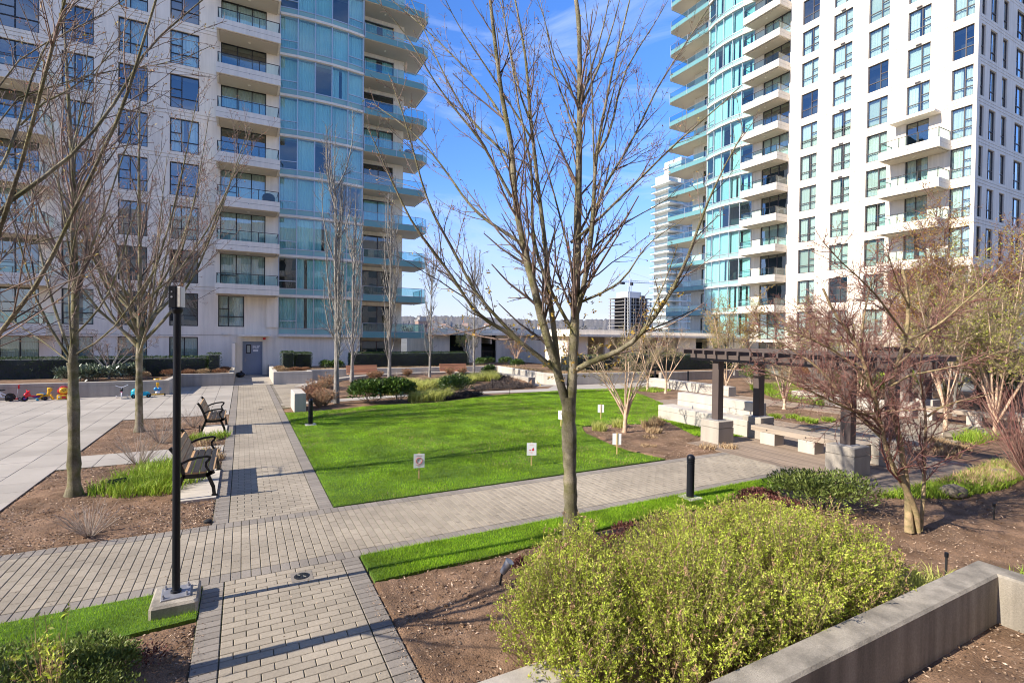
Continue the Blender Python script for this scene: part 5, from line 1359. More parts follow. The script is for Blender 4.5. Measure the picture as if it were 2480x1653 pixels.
RED_LIMBS=[(0.0496,0.017,[(8.28,3.58,-0),(8.3,3.6,0.43),(8.25,3.65,0.88),(8.2,3.7,1.4),(8.16,3.75,1.64),(8.11,3.79,1.85),(8.14,3.8,2.03),(8.21,3.78,2.31),(8.3,3.75,2.5),(8.4,3.72,2.68),(8.43,3.73,2.99),(8.46,3.73,3.24),(8.45,3.76,3.49),(8.41,3.8,3.71)]),
(0.02,0.0043,[(8.26,3.64,2.7),(8.39,3.46,2.81),(8.45,3.31,2.93),(8.48,3.19,3.16),(8.66,2.98,3.36),(8.78,2.81,3.72)]),
(0.0416,0.0136,[(8.39,3.53,-0),(8.38,3.51,0.36),(8.19,3.58,0.61),(7.99,3.66,0.85),(7.85,3.7,1.16),(7.77,3.72,1.49),(7.7,3.73,1.73),(7.62,3.74,1.88),(7.57,3.74,2.09),(7.43,3.79,2.32),(7.35,3.8,2.59),(7.21,3.84,2.76),(7.08,3.88,2.87),(6.92,3.94,3.07),(6.79,3.98,3.36)]),
(0.0176,0.0043,[(7.45,3.84,2.54),(7.55,3.89,2.85),(7.69,3.91,3.16),(7.8,3.94,3.35),(7.94,3.96,3.63),(8.14,3.95,3.86)]),
(0.0288,0.0085,[(8.42,3.51,0.01),(8.55,3.54,0.42),(8.67,3.57,0.7),(8.72,3.63,0.96),(8.86,3.65,1.2),(8.97,3.69,1.6),(8.99,3.77,1.91),(9.01,3.85,2.23),(9.17,3.86,2.55),(9.38,3.84,3.02)]),
(0.016,0.0034,[(8.86,3.64,1.58),(8.82,3.52,1.72),(8.92,3.33,1.87),(9.09,3.1,1.89),(9.18,2.91,2.05)]),
(0.0208,0.0043,[(7.82,3.75,1.57),(7.51,3.78,1.67),(7.18,3.83,1.75),(6.85,3.88,1.87),(6.54,3.92,2),(6.21,3.97,2.12),(5.88,4.01,2.23),(5.54,4.07,2.37)]),
(0.0256,0.0043,[(7.83,3.73,1.33),(7.7,3.88,1.5),(7.6,4,1.76),(7.56,4.1,1.84),(7.49,4.21,2.02),(7.44,4.31,2.2),(7.31,4.45,2.41),(7.04,4.67,2.56),(6.7,4.93,2.88)]),
(0.0176,0.0043,[(7.62,3.75,2.03),(7.33,3.81,2.3),(6.99,3.91,2.56),(6.6,4.03,2.72),(6.22,4.14,2.8),(5.83,4.26,2.94)]),
(0.016,0.0043,[(8.07,3.73,2.29),(8.52,3.64,2.56),(8.74,3.66,2.75),(9.02,3.65,3.07),(9.37,3.61,3.47),(9.6,3.62,3.78)]),
(0.016,0.0034,[(8.04,3.75,2.04),(8.15,3.58,2.26),(8.35,3.36,2.28),(8.67,3.08,2.35),(8.92,2.84,2.59)]),
(0.016,0.0034,[(8.03,3.75,2.04),(8.04,3.95,2.3),(7.96,4.21,2.48),(7.86,4.47,2.8),(7.69,4.77,3.13),(7.5,5.07,3.34)]),
(0.0128,0.0034,[(7.52,3.8,2.29),(7.52,4.15,2.42),(7.49,4.5,2.73),(7.49,4.84,2.86),(7.42,5.23,3.13)]),
(0.0144,0.0034,[(8.38,3.7,3.17),(7.99,3.68,3.46),(7.68,3.62,3.73),(7.41,3.55,3.98)]),
(0.0144,0.0034,[(7.68,3.71,1.68),(7.69,3.93,1.61),(7.63,4.19,1.73),(7.49,4.49,2.02),(7.34,4.8,2.2),(7.18,5.12,2.38)]),
(0.0112,0.0034,[(7.7,3.7,1.72),(7.86,3.46,1.76),(7.93,3.27,1.77),(8.04,3.06,1.86)]),
(0.016,0.0043,[(8.24,3.65,2.74),(7.87,3.67,2.98),(7.54,3.67,3.29),(7.16,3.7,3.47),(6.74,3.74,3.67),(6.38,3.76,3.91)])]
MAPLE_LV = [dict(spacing=0.145, tmin=0.12, Lrel=0.28, ang=33, upb=0.05, K=6, rrel=0.42, rmin=0.0038, Lmin=0.15, Lmax=1.3, wob=0.10),
            dict(spacing=0.11, tmin=0.15, Lrel=0.34, ang=38, upb=0.05, K=4, rrel=0.6, rmin=0.0028, Lmin=0.06, Lmax=0.5, wob=0.12),
            dict(spacing=0.10, tmin=0.2, Lrel=0.30, ang=42, upb=0.10, K=3, rrel=0.8, rmin=0.0023, Lmin=0.03, Lmax=0.14)]
make_tree("maple_tree", "bare maple forking into many stems, standing right in front of the lawn", "tree", CENTRAL_LIMBS, MAPLE_LV, (M["bark"], M["bark"], M["twig"]), 4,
          [("buds", M["bud"], 0.8, 0.027, 0.45, 0.5), ("red_buds", M["bud_red"], 0.16, 0.034, 0.35, 0.4)], limbK=18)
rg6 = np.random.default_rng(66)
cl = np.array([p for l in CENTRAL_LIMBS[1:] for p in l[2] if 2.0 < p[2] < 3.3]); cl = cl[rg6.integers(0, len(cl), 130)] + rg6.normal(size=(130, 3)) * np.array([0.10, 0.10, 0.09])
pp = np.repeat(cl, 6, axis=0) + rg6.normal(size=(780, 3)) * 0.012
V, F = leaves(pp, rg6.normal(size=(780, 3)) + np.array([0, 0, 0.3]), 0.042 * rg6.uniform(0.6, 1.3, 780), 0.5, rng=rg6)
central = [o for o in COL.objects if o.name == "maple_tree"][0]
setp(link("young_leaves", np_mesh("young_leaves", V - np.array(central.location), F, M["leaf_yellow"]), central), kind="stuff")
# the other maples
MAPLE2 = [dict(MAPLE_LV[0], spacing=0.19, Lrel=0.42, ang=30, upb=0.08, Lmax=1.9), dict(MAPLE_LV[1], spacing=0.13, rmin=0.003), dict(MAPLE_LV[2], spacing=0.11, rmin=0.0025)]
make_tree("maple_tree", "bare budding maple in the mulch bed beside the lamp post", "tree", LEFT_LIMBS, MAPLE2, (M["bark"], M["bark"], M["twig"]), 5,
          [("buds", M["bud"], 0.35, 0.03, 0.45, 0.5), ("red_buds", M["bud_red"], 0.38, 0.034, 0.35, 0.3)], limbK=14)
near = [(0.085, 0.07, [(-1.8, 4.75, -0.03), (-1.79, 4.75, 1.0), (-1.79, 4.76, 2.25)])] + NEAR_LIMBS
make_tree("maple_tree", "maple at the left edge reaching dark branches into the picture", "tree", near, [dict(MAPLE_LV[0], spacing=0.2, rrel=0.40, Lrel=0.3), dict(MAPLE_LV[1], spacing=0.11), dict(MAPLE_LV[2], spacing=0.10)], (M["bark"], M["bark"], M["twig"]), 6,
          [("buds", M["bud"], 0.8, 0.022, 0.5, 0.4)], limbK=16)
def vase(x, y, z, h, n, spread, fork, r, seed, curl=0.35, zmin=0.55):
    """trunk to the fork, then ascending limbs"""
    rg = random.Random(seed); L = [(r, r * 0.8, [(x, y, z), (x + rg.uniform(-.03, .03), y, z + fork * 0.5), (x, y, z + fork)])]
    L.append((r * 0.75, r * 0.12, [(x, y, z + fork - 0.1), (x + .05, y - .04, z + h * 0.5), (x - .08, y + .03, z + h * 0.75), (x, y, z + h)]))
    for i in range(n):
        a = 2 * math.pi * (i + rg.uniform(-.3, .3)) / n * 1.62; s = spread * rg.uniform(0.55, 1.1); zz = z + fork + rg.uniform(-0.1, 0.32) * (h - fork) * (i / n); ht = z + h * rg.uniform(zmin, 0.97)
        p = [(x, y, zz)]
        for t in (0.2, 0.45, 0.72, 1.0): p.append((x + math.cos(a) * s * t ** (1 - curl) + rg.uniform(-.06, .06), y + math.sin(a) * s * t ** (1 - curl) + rg.uniform(-.06, .06), zz + (ht - zz) * t ** (1 + curl * 0.6)))
        L.append((r * rg.uniform(0.3, 0.5), r * 0.07, p))
    return L
make_tree("maple_tree", "slimmer bare maple farther back beside the second bench", "tree", vase(-2.41, 16.47, -0.03, 9.4, 22, 2.5, 2.3, 0.09, 7, 0.3), [dict(MAPLE_LV[0], spacing=0.28, Lrel=0.40, ang=28, upb=0.08, Lmax=1.8, rmin=0.0055), dict(MAPLE_LV[1], spacing=0.17, rmin=0.0045), dict(MAPLE_LV[2], spacing=0.13, rmin=0.0038)], (M["bark"], M["bark"], M["twig"]), 7,
          [("buds", M["bud"], 0.25, 0.04, 0.45, 0.4), ("red_buds", M["bud_red"], 0.55, 0.042, 0.35, 0.2)])
RED_LV = [dict(spacing=0.062, tmin=0.2, Lrel=0.40, ang=42, upb=0.012, K=6, rrel=0.45, rmin=0.0046, Lmin=0.15, Lmax=1.1, wob=0.16),
          dict(spacing=0.052, tmin=0.1, Lrel=0.46, ang=42, upb=0.015, K=5, rrel=0.6, rmin=0.0034, Lmin=0.07, Lmax=0.5, wob=0.18),
          dict(spacing=0.085, tmin=0.2, Lrel=0.45, ang=45, upb=0.0, K=3, rrel=0.8, rmin=0.0026, Lmin=0.03, Lmax=0.18)]
make_tree("japanese_maple", "low spreading tree with lichen-pale stems and a haze of reddish twigs", "tree", RED_LIMBS, RED_LV, (M["bark_lichen"], M["bark_lichen"], M["twig_red"]), 8,
          [("buds", M["bud_red"], 0.5, 0.014, 0.5, 0.4)], limbK=16, trunk=1, floor=0.9)

def columnar(x, y, z, h, seed, label, lean=0.0):
    rg = random.Random(seed); r = 0.085 * h / 10
    L = [(r, r * 0.5, [(x, y, z), (x + lean * 0.3, y, z + h * 0.3), (x + lean * 0.5 + rg.uniform(-.06, .06), y, z + h * 0.6)]),
         (r * 0.5, 0.008, [(x + lean * 0.5, y, z + h * 0.58), (x + lean + rg.uniform(-.08, .08), y, z + h * 0.8), (x + lean, y + .03, z + h)])]
    for i in range(30):
        t = rg.uniform(0.08, 0.8); a = rg.uniform(0, 6.28); o = rg.uniform(0.2, 0.68); zz = z + h * t; ln = h * rg.uniform(0.16, 0.34)
        cx = x + lean * t
        L.append((r * 0.34, 0.009, [(cx, y, zz), (cx + math.cos(a) * o * 0.6, y + math.sin(a) * o * 0.6, zz + ln * 0.25), (cx + math.cos(a) * o, y + math.sin(a) * o, zz + ln * 0.6), (cx + math.cos(a) * o * 0.85, y + math.sin(a) * o * 0.85, zz + ln)]))
    make_tree("aspen_tree", label, "tree", L, [dict(spacing=0.17, tmin=0.1, Lrel=0.30, ang=34, upb=0.14, K=5, rrel=0.5, rmin=0.008, Lmin=0.12, Lmax=0.6, wob=0.14), dict(spacing=0.15, tmin=0.15, Lrel=0.45, ang=36, upb=0.1, K=3, rrel=0.7, rmin=0.007, Lmin=0.08, Lmax=0.3)],
              (M["bark_pale"], M["bark_pale"], M["bark_pale"]), seed, None, "slim upright aspens", limbK=8, sides=(5, 3, 3))
columnar(3.16, 20.0, 0.0, 10.4, 31, "nearest upright aspen, beside the glossy green shrubs", -0.1)
columnar(4.72, 25.4, 0.2, 8.8, 32, "upright aspen second from the blue door, close behind the first", 0.1)
columnar(6.73, 26.06, 0.25, 9.8, 33, "upright aspen just right of the first wooden terrace bench")
columnar(9.16, 26.8, 0.25, 7.0, 34, "upright aspen between the two wooden terrace benches", 0.05)
columnar(12.1, 27.4, 0.25, 7.6, 35, "upright aspen at the end of the curved seat wall", -0.05)

def crape(x, y, z, h, n, spread, seed, label, fork=0.65, m="bark_tan", tw="twig_tan", bud=("bud_green", 0.8, 0.035), r=0.05, name="crape_myrtle", lv=None, group="smooth tan-barked crape myrtles", zmin=0.6):
    rg = random.Random(seed); L = []
    L.append((r * 1.15, r * 0.95, [(x, y, z), (x + 0.02, y, z + fork * 0.6), (x + 0.03, y, z + fork)]))
    for i in range(n):
        a = 2 * math.pi * (i + rg.uniform(-.3, .3)) / n; s = spread * rg.uniform(0.5, 1.0); ht = h * rg.uniform(zmin, 1.0)
        p = [(x + 0.03, y, z + fork * rg.uniform(0.6, 1.0))]
        for t in (0.25, 0.5, 0.75, 1.0): p.append((x + math.cos(a) * s * t + rg.uniform(-.05, .05), y + math.sin(a) * s * t + rg.uniform(-.05, .05), z + fork + (ht - fork) * t))
        L.append((r * rg.uniform(0.5, 0.75), r * 0.13, p))
    return make_tree(name, label, "tree", L, lv or [dict(spacing=0.085, tmin=0.36, Lrel=0.36, ang=40, upb=0.03, K=5, rrel=0.45, rmin=0.0065, Lmin=0.2, wob=0.16), dict(spacing=0.075, tmin=0.12, Lrel=0.50, ang=42, upb=0.03, K=4, rrel=0.6, rmin=0.0050, Lmin=0.1, wob=0.16), dict(spacing=0.12, tmin=0.2, Lrel=0.5, ang=42, upb=0.02, K=3, rrel=0.8, rmin=0.0042, Lmin=0.06)],
              (M[m], M[m], M[tw]), seed, [("buds", M[bud[0]], bud[1], bud[2], 0.45, 0.2)], group, limbK=8, sides=(6, 4, 3))
crape(9.44, 10.93, -0.03, 3.0, 8, 1.25, 41, "tan-barked crape myrtle alone in the mulch beside the lawn")
crape(17.92, 19.1, -0.03, 3.5, 7, 1.4, 42, "tan-barked crape myrtle at the far lawn corner, left of its pair")
crape(17.8, 17.74, -0.03, 3.4, 6, 1.5, 43, "tan-barked crape myrtle at the far lawn corner, right of its pair")
crape(18.3, 12.1, -0.03, 3.2, 8, 0.8, 44, "cluster of orange-tan stems growing in the deck opening", fork=0.25)
crape(17.7, 6.85, -0.03, 4.6, 6, 1.3, 45, "tan-barked tree forking low beside the far bench", fork=0.8, bud=("bud_green", 1.6, 0.06))
crape(19.0, 6.2, -0.03, 5.0, 8, 1.5, 46, "pale many-stemmed tree at the far end of the paved court", fork=0.4, bud=("bud_green", 1.8, 0.065))
crape(24.5, 9.2, -0.03, 5.6, 10, 1.9, 47, "pale upright thicket of stems with yellow-green leaves at the right edge", fork=0.4, bud=("bud_green", 2.2, 0.07))
crape(21.8, 11.3, -0.03, 3.2, 7, 1.0, 48, "orange-stemmed small tree behind the second pergola post", fork=0.3)
crape(26.8, 21.0, 0.35, 5.2, 9, 2.3, 49, "golden budding tree in front of the sunlit tower", fork=0.6, m="bark_pale", tw="twig_tan", bud=("leaf_yellow", 2.6, 0.06), name="budding_tree", group="budding background trees")
crape(29.0, 17.5, 0.0, 5.4, 9, 2.6, 50, "rusty budding tree between the pergola and the tower", fork=0.6, m="bark_pale", tw="twig_red", bud=("leaf_rust", 1.6, 0.05), name="budding_tree", group="budding background trees")
crape(22.4, 8.4, 0.0, 7.6, 10, 2.3, 51, "tall rust-orange budding tree at the right edge", fork=0.9, m="bark_pale", tw="twig_red", bud=("leaf_yellow", 1.6, 0.055), name="budding_tree", group="budding background trees")
crape(27.0, 11.4, 0.0, 6.0, 9, 2.2, 52, "brown twiggy budding tree in front of the pine", fork=0.8, m="bark_pale", tw="twig_red", bud=("bud_red", 1.2, 0.05), name="budding_tree", group="budding background trees")
crape(19.4, 28.3, 0.45, 3.0, 6, 1.2, 53, "small twiggy tree in front of the pavilion wall", fork=0.8, m="bark_tan", bud=("leaf_yellow", 0.8, 0.06), name="budding_tree", group="budding background trees")
crape(14.9, 35.3, 0.45, 3.0, 7, 1.3, 54, "fresh green budding tree by the pavilion railing", fork=0.8, m="bark_pale", bud=("bud_green", 3.0, 0.08), name="budding_tree", group="budding background trees")
crape(-5.3, 28.6, 0.45, 2.6, 9, 1.9, 55, "bare spreading shrub tree in front of the long hedge", fork=0.35, m="bark_pale", tw="twig", bud=("bud", 0.4, 0.04), name="bare_tree", group="bare background trees")

for i, (x, y, h, sp, bd, sz, lab) in enumerate([(23.4, 13.6, 4.6, 1.8, "bud_green", .07, "yellow-green budding tree behind the white seat wall"), (20.6, 16.6, 3.8, 1.5, "bud_green", .05, "pale budding tree behind the straight seat wall"), (25.6, 10.4, 5.2, 1.9, "leaf_yellow", .06, "yellow budding tree behind the far pergola posts"), (28.6, 9.9, 5.6, 2.1, "bud_green", .085, "fresh green leafing tree below the pine"), (31.5, 15.5, 5.2, 2.3, "leaf_rust", .06, "rusty twiggy tree below the protruding balconies"), (21.2, 6.9, 5.8, 1.8, "bud_green", .07, "leafy yellow-green tree right of the far bench"), (33.5, 19.0, 4.6, 2.2, "leaf_yellow", .06, "orange budding tree in front of the tower's white balconies"), (23.0, 26.8, 3.4, 1.5, "bud_green", .05, "pale twiggy tree before the pavilion veranda"), (26.5, 27.4, 3.6, 1.6, "leaf_rust", .05, "brown twiggy tree before the pavilion's right half"), (17.0, 31.2, 3.2, 1.1, "leaf_yellow", .06, "small yellow-leaved tree by the shaded pavilion wall")]):
    crape(x, y, 0.4 if y > 24 else 0.0, h, 8, sp, 300 + i, lab, fork=0.6, m="bark_tan" if i % 2 else "bark_pale", tw="twig_tan" if "green" in bd else "twig_red", bud=(bd, 1.9, sz), name="budding_tree", group="budding background trees", zmin=0.45,
          lv=[dict(spacing=0.12, tmin=0.25, Lrel=0.38, ang=42, upb=0.03, K=5, rrel=0.45, rmin=0.007, Lmin=0.2, wob=0.16), dict(spacing=0.095, tmin=0.12, Lrel=0.50, ang=44, upb=0.02, K=4, rrel=0.6, rmin=0.005, Lmin=0.1, wob=0.16)])
def pine(x, y, h, seed):
    rg = np.random.default_rng(seed); root = thing("pine_tree", "dark green pine in front of the sunlit tower's lower floors", "tree", (x, y, 0))
    MB().bar((0, 0, 0), (0, 0, h * 0.95), 0.16, None, 8, 0.03).build("trunk", M["bark"], root, smooth=True)
    n = 130; t = rg.uniform(0.22, 1, n); a = rg.uniform(0, 2 * np.pi, n); L = (1 - t) * 2.0 + 0.5
    b = np.column_stack([np.zeros((n, 2)), t * h * 0.95]); e = b + np.column_stack([np.cos(a) * L, np.sin(a) * L, 0.25 * L + 0.1])
    P = np.stack([b, (b + e) / 2 + np.array([0, 0, -0.05]), e], 1); V, F = tubes(P, np.tile(np.array([[0.03, 0.02, 0.008]]), (n, 1)), 4)
    link("limbs", np_mesh("limbs", V, F, M["bark"], True), root)
    C, R = spawn(P, np.full((n, 3), 0.02), 0.16, 0.3, 0.3, 45, 0.1, rg, K=3, rmin=0.005, Lmin=0.15)
    N = 42000; ii = rg.integers(0, len(C), N); tt = rg.uniform(0, 1, N)[:, None]; p = C[ii, 0] * (1 - tt) + C[ii, 2] * tt
    V, F = leaves(p, unit(C[ii, 2] - C[ii, 0]) * 0.7 + rg.normal(size=(N, 3)) * 0.55 + np.array([0, 0, 0.3]), 0.15 * rg.uniform(0.7, 1.3, N), 0.09, rng=rg)
    link("needles", np_mesh("needles", V, F, M["needle"]), root)
pine(30.0, 11.6, 6.4, 3)

# ---------------------------------------------------------------- benches, lamp, bollards, pergola
def park_bench(x, y0, y1, label):
    root = thing("park_bench", label, "bench", (x, (y0 + y1) / 2, 0.035), group="black-framed slatted benches"); L = (y1 - y0) / 2
    frame = MB()
    def ribbon(pts, w, y):        # flat cast bar in the x-z plane
        for a, b in zip(pts[:-1], pts[1:]):
            dx, dz = b[0] - a[0], b[1] - a[1]; l = math.hypot(dx, dz) or 1; nx, nz = -dz / l * w / 2, dx / l * w / 2
            frame.yprism([(a[0] - nx, a[1] - nz), (b[0] - nx + dx / l * 0.008, b[1] - nz + dz / l * 0.008), (b[0] + nx + dx / l * 0.008, b[1] + nz + dz / l * 0.008), (a[0] + nx, a[1] + nz)], y - 0.022, y + 0.022)
    ends = []
    for s in (-1, 1):
        frame = MB(); y = s * (L - 0.05)
        ribbon([(-0.30, 0.0), (-0.27, 0.12), (-0.22, 0.26), (-0.18, 0.37), (-0.20, 0.46), (-0.25, 0.60), (-0.31, 0.74), (-0.36, 0.81)], 0.05, y)
        ribbon([(0.24, 0.0), (0.225, 0.14), (0.18, 0.26), (0.15, 0.34), (0.20, 0.385)], 0.05, y)
        ribbon([(-0.19, 0.345), (0.0, 0.335), (0.13, 0.34), (0.23, 0.385)], 0.06, y)
        ribbon([(-0.22, 0.55), (-0.12, 0.60), (0.0, 0.63), (0.13, 0.64), (0.18, 0.625), (0.165, 0.585), (0.125, 0.545), (0.12, 0.49), (0.155, 0.42), (0.18, 0.37)], 0.034, y)
        frame.box(-0.34, -0.26, y - 0.035, y + 0.035, -0.004, 0.012); frame.box(0.20, 0.29, y - 0.035, y + 0.035, -0.004, 0.012)
        frame.build("end_frame", M["cast"], root)
    sl = MB().box(-0.045, 0.045, -L + 0.03, L - 0.03, -0.016, 0.016, None, 0.006).mesh("slat", M["bench_wood"])
    for i in range(4): link("seat_slat", sl, root, (-0.13 + i * 0.107, 0, 0.392 + 0.008 * (i == 3)), rot=(0, 0.03, 0))
    for i in range(3):
        t = i / 2; link("back_slat", sl, root, (-0.195 - 0.10 * t, 0, 0.50 + 0.225 * t), rot=(0, math.radians(66), 0)).scale = (1.15, 1, 1)
    MB().box(-0.30, 0.27, -L - 0.06, L + 0.06, -0.05, -0.004, None, 0.004).build("pad", M["concrete_white"], root)
    return root
park_bench(-0.63, 9.40, 11.2, "slatted wooden bench with black iron ends, just behind the lamp post")
park_bench(-0.63, 14.95, 16.45, "slatted wooden bench with black iron ends, farther along the path")

def terrace_bench(x, y, w, label):
    root = thing("wooden_bench", label, "bench", (x, y, 0), group="cedar benches on the terrace")
    for i in range(5): MB().box(-w / 2, w / 2, 0.02, 0.045, 0, 0.075, None, 0.004).build("back_slat", M["cedar"], root, (0, 0.14 + 0.02 * i, 0.44 + i * 0.085), rot=(-0.2, 0, 0))
    for i in range(4): MB().box(-w / 2, w / 2, -0.05, 0.05, 0, 0.03, None, 0.004).build("seat_slat", M["cedar"], root, (0, -0.28 + i * 0.115, 0.38))
    for s in (-1, 1): MB().box(-0.04, 0.04, -0.3, 0.2, 0, 0.38).build("leg", M["concrete"], root, (s * w * 0.38, 0, 0))
terrace_bench(5.95, 28.9, 1.7, "reddish cedar bench on the terrace, nearer the blue door")
terrace_bench(11.45, 28.9, 1.75, "reddish cedar bench on the terrace, near the wall corner")

def lamp_post():
    root = thing("lamp_post", "black lamp post bolted to a concrete footing, flat box lamp head", "lamp", (-0.56, 5.85, -0.105))
    MB().box(-0.195, 0.195, -0.225, 0.255, -0.05, 0.235, None, 0.022).build("footing", M["concrete_old"], root)
    MB().box(-0.12, 0.12, -0.13, 0.13, 0.236, 0.25, None, 0.003).build("base_plate", M["steel"], root, rz=0.06)
    for sx in (-1, 1):
        for sy in (-1, 1): MB().bar((sx * 0.095, sy * 0.1, 0.25), (sx * 0.095, sy * 0.1, 0.285), 0.009, None, 8).bar((sx * 0.095, sy * 0.1, 0.25), (sx * 0.095, sy * 0.1, 0.262), 0.017, None, 6).build("bolt", M["steel"], root)
    MB().lathe([(0.046, 0.25), (0.046, 0.27), (0.034, 0.275), (0.033, 2.90), (0.033, 2.99)], None, 20).build("pole", M["black"], root, smooth=True)
    MB().lathe([(0.034, 2.96), (0.045, 2.98), (0.052, 3.0), (0.052, 3.015), (0.04, 3.03)], None, 20).build("collar", M["black"], root, smooth=True)
    hd = link("lamp_head", None, root, (0, 0, 3.02), math.radians(-18)); hd.empty_display_size = 0.05
    MB().box(-0.055, 0.012, -0.055, 0.055, 0.0, 0.205, None, 0.005).build("housing", M["black"], hd)
    MB().box(0.0125, 0.052, -0.05, 0.05, 0.006, 0.20, None, 0.008).build("lens", M["lampwhite"], hd)
    MB().bar((-0.025, -0.058, 0.10), (-0.025, -0.054, 0.10), 0.010, None, 10).bar((-0.025, -0.058, 0.15), (-0.025, -0.054, 0.15), 0.007, None, 10).build("screw", M["steel"], hd)
lamp_post()

def bollard(x, y, h, label, pad=True):
    root = thing("bollard", label, "bollard", (x, y, 0), group="black dome-topped bollards"); r = 0.062
    pr = [(r, 0.02), (r, h - 0.16)]
    for k in range(3): z = h - 0.155 + k * 0.028; pr += [(r * 0.86, z), (r * 0.86, z + 0.012), (r * 1.08, z + 0.013), (r * 1.08, z + 0.024)]
    MB().lathe(pr, None, 20).build("post", M["black"], root, smooth=True)
    MB().lathe([(r * 1.08, h - 0.07), (r * 1.02, h - 0.045), (r * 0.8, h - 0.02), (r * 0.45, h - 0.004), (0.004, h)], None, 20).build("dome", M["black"], root, smooth=True)
    if pad: MB().box(-0.16, 0.16, -0.16, 0.16, -0.04, 0.03, None, 0.02).build("footing", M["concrete_white"], root)
bollard(6.62, 6.0, 0.74, "black dome-topped bollard on the verge behind the lime shrub")
bollard(1.75, 15.6, 0.77, "black dome-topped bollard on the lawn corner near the pale pier")
bollard(23.9, 22.0, 0.62, "black bollard standing before the grey retaining wall", False)
bollard(22.2, 23.0, 0.85, "black bollard in the gap between the retaining walls", False)

def pergola():
    root = thing("pergola", "dark brown painted pergola on concrete piers over the deck", "pergola", (11.5, 7.4, 0)); ox, oy = 11.5, 7.4
    P = [(10.86, 9.0), (12.42, 8.95), (10.80, 5.77), (12.36, 5.72)]
    for i, (x, y) in enumerate(P):
        w = 0.28
        b = MB(); b.box(x - ox - w, x - ox + w, y - oy - w, y - oy + w, -0.03, 0.38); b.box(x - ox - w + 0.02, x - ox + w - 0.02, y - oy - w + 0.02, y - oy + w - 0.02, 0.38, 0.40); b.box(x - ox - w, x - ox + w, y - oy - w, y - oy + w, 0.40, 0.565, None, 0.012)
        pier = b.build("pier", M["concrete"], root)
        b = MB(); b.box(x - ox - 0.15, x - ox + 0.15, y - oy - 0.15, y - oy + 0.15, 0.566, 0.58, None, 0.003)
        b.build("base_plate", M["steel"], pier)
        MB().box(x - ox - 0.1, x - ox + 0.1, y - oy - 0.1, y - oy + 0.1, 0.58, 2.26, None, 0.006).build("post", M["perg"], root)
    for x in (10.83, 12.39):
        for dx in (-0.13, 0.13): MB().box(x + dx - 0.025 - ox, x + dx + 0.025 - ox, 4.9 - oy, 9.75 - oy, 2.08, 2.26).build("beam", M["perg"], root)
    y = 4.95
    me = MB().box(10.2 - ox, 13.15 - ox, -0.025, 0.025, 2.262, 2.36).mesh("rafter", M["perg"])
    while y < 9.75: link("rafter", me, root, (0, y - oy, 0)); y += 0.33
    me = MB().box(-0.03, 0.03, 4.85 - oy, 9.8 - oy, 2.362, 2.385).mesh("purlin", M["perg"])
    for x in np.arange(10.3, 13.2, 0.48): link("purlin", me, root, (x - ox, 0, 0))
    for (x, y) in P[:3:2]: MB().box(x + 0.101 - ox, x + 0.16 - ox, y - 0.05 - oy, y + 0.05 - oy, 1.86, 1.98).build("lamp", M["white"], root)
    # second bay beyond the paved court
    r2 = thing("pergola", "dark brown pergola bay standing farther back on the paved court", "pergola", (21.6, 8.9, 0)); ox, oy = 21.6, 8.9
    for (x, y) in ((21.0, 9.25), (22.6, 9.3), (24.6, 11.0), (21.2, 6.3)):
        MB().box(x - ox - 0.28, x - ox + 0.28, y - oy - 0.28, y - oy + 0.28, -0.03, 0.5, None, 0.012).build("pier", M["concrete_white"], r2)
        MB().box(x - ox - 0.1, x - ox + 0.1, y - oy - 0.1, y - oy + 0.1, 0.501, 2.3, None, 0.006).build("post", M["perg"], r2)
    for x in (20.9, 22.5): MB().box(x - ox, x - ox + 0.06, -3.2, 1.2, 2.1, 2.28).build("beam", M["perg"], r2)
    me = MB().box(-1.3, 1.7, -0.025, 0.025, 2.282, 2.42).mesh("rafter", M["perg"])
    for y in np.arange(-3.1, 1.2, 0.3): link("rafter", me, r2, (0, y, 0))
pergola()

def beam_bench(x0, x1, y0, y1, label, blocks):
    root = thing("beam_bench", label, "bench", ((x0 + x1) / 2, (y0 + y1) / 2, 0), group="timber benches on concrete blocks"); ox, oy = (x0 + x1) / 2, (y0 + y1) / 2
    n = 3; w = (x1 - x0) / n
    for i in range(n): MB().box(x0 - ox + i * w + 0.005, x0 - ox + (i + 1) * w - 0.005, y0 - oy, y1 - oy, 0.30, 0.42, None, 0.006).build("seat_plank", M["bench_top"], root)
    for y in blocks: MB().box(x0 - ox + 0.02, x1 - ox - 0.12, y - oy - 0.2, y - oy + 0.2, -0.03, 0.299, None, 0.008).build("block", M["concrete_white"], root)
    for y in blocks:
        MB().bar((x0 - ox - 0.006, y - oy, 0.36), (x0 - ox + 0.01, y - oy, 0.36), 0.016, None, 8).build("bolt", M["cast"], root)
beam_bench(11.72, 12.24, 5.98, 8.66, "grey timber bench on concrete blocks between the pergola piers", (6.3, 7.2, 8.2))
beam_bench(20.5, 21.0, 5.6, 8.8, "timber bench on concrete blocks at the back of the paved court", (5.9, 7.2, 8.5))

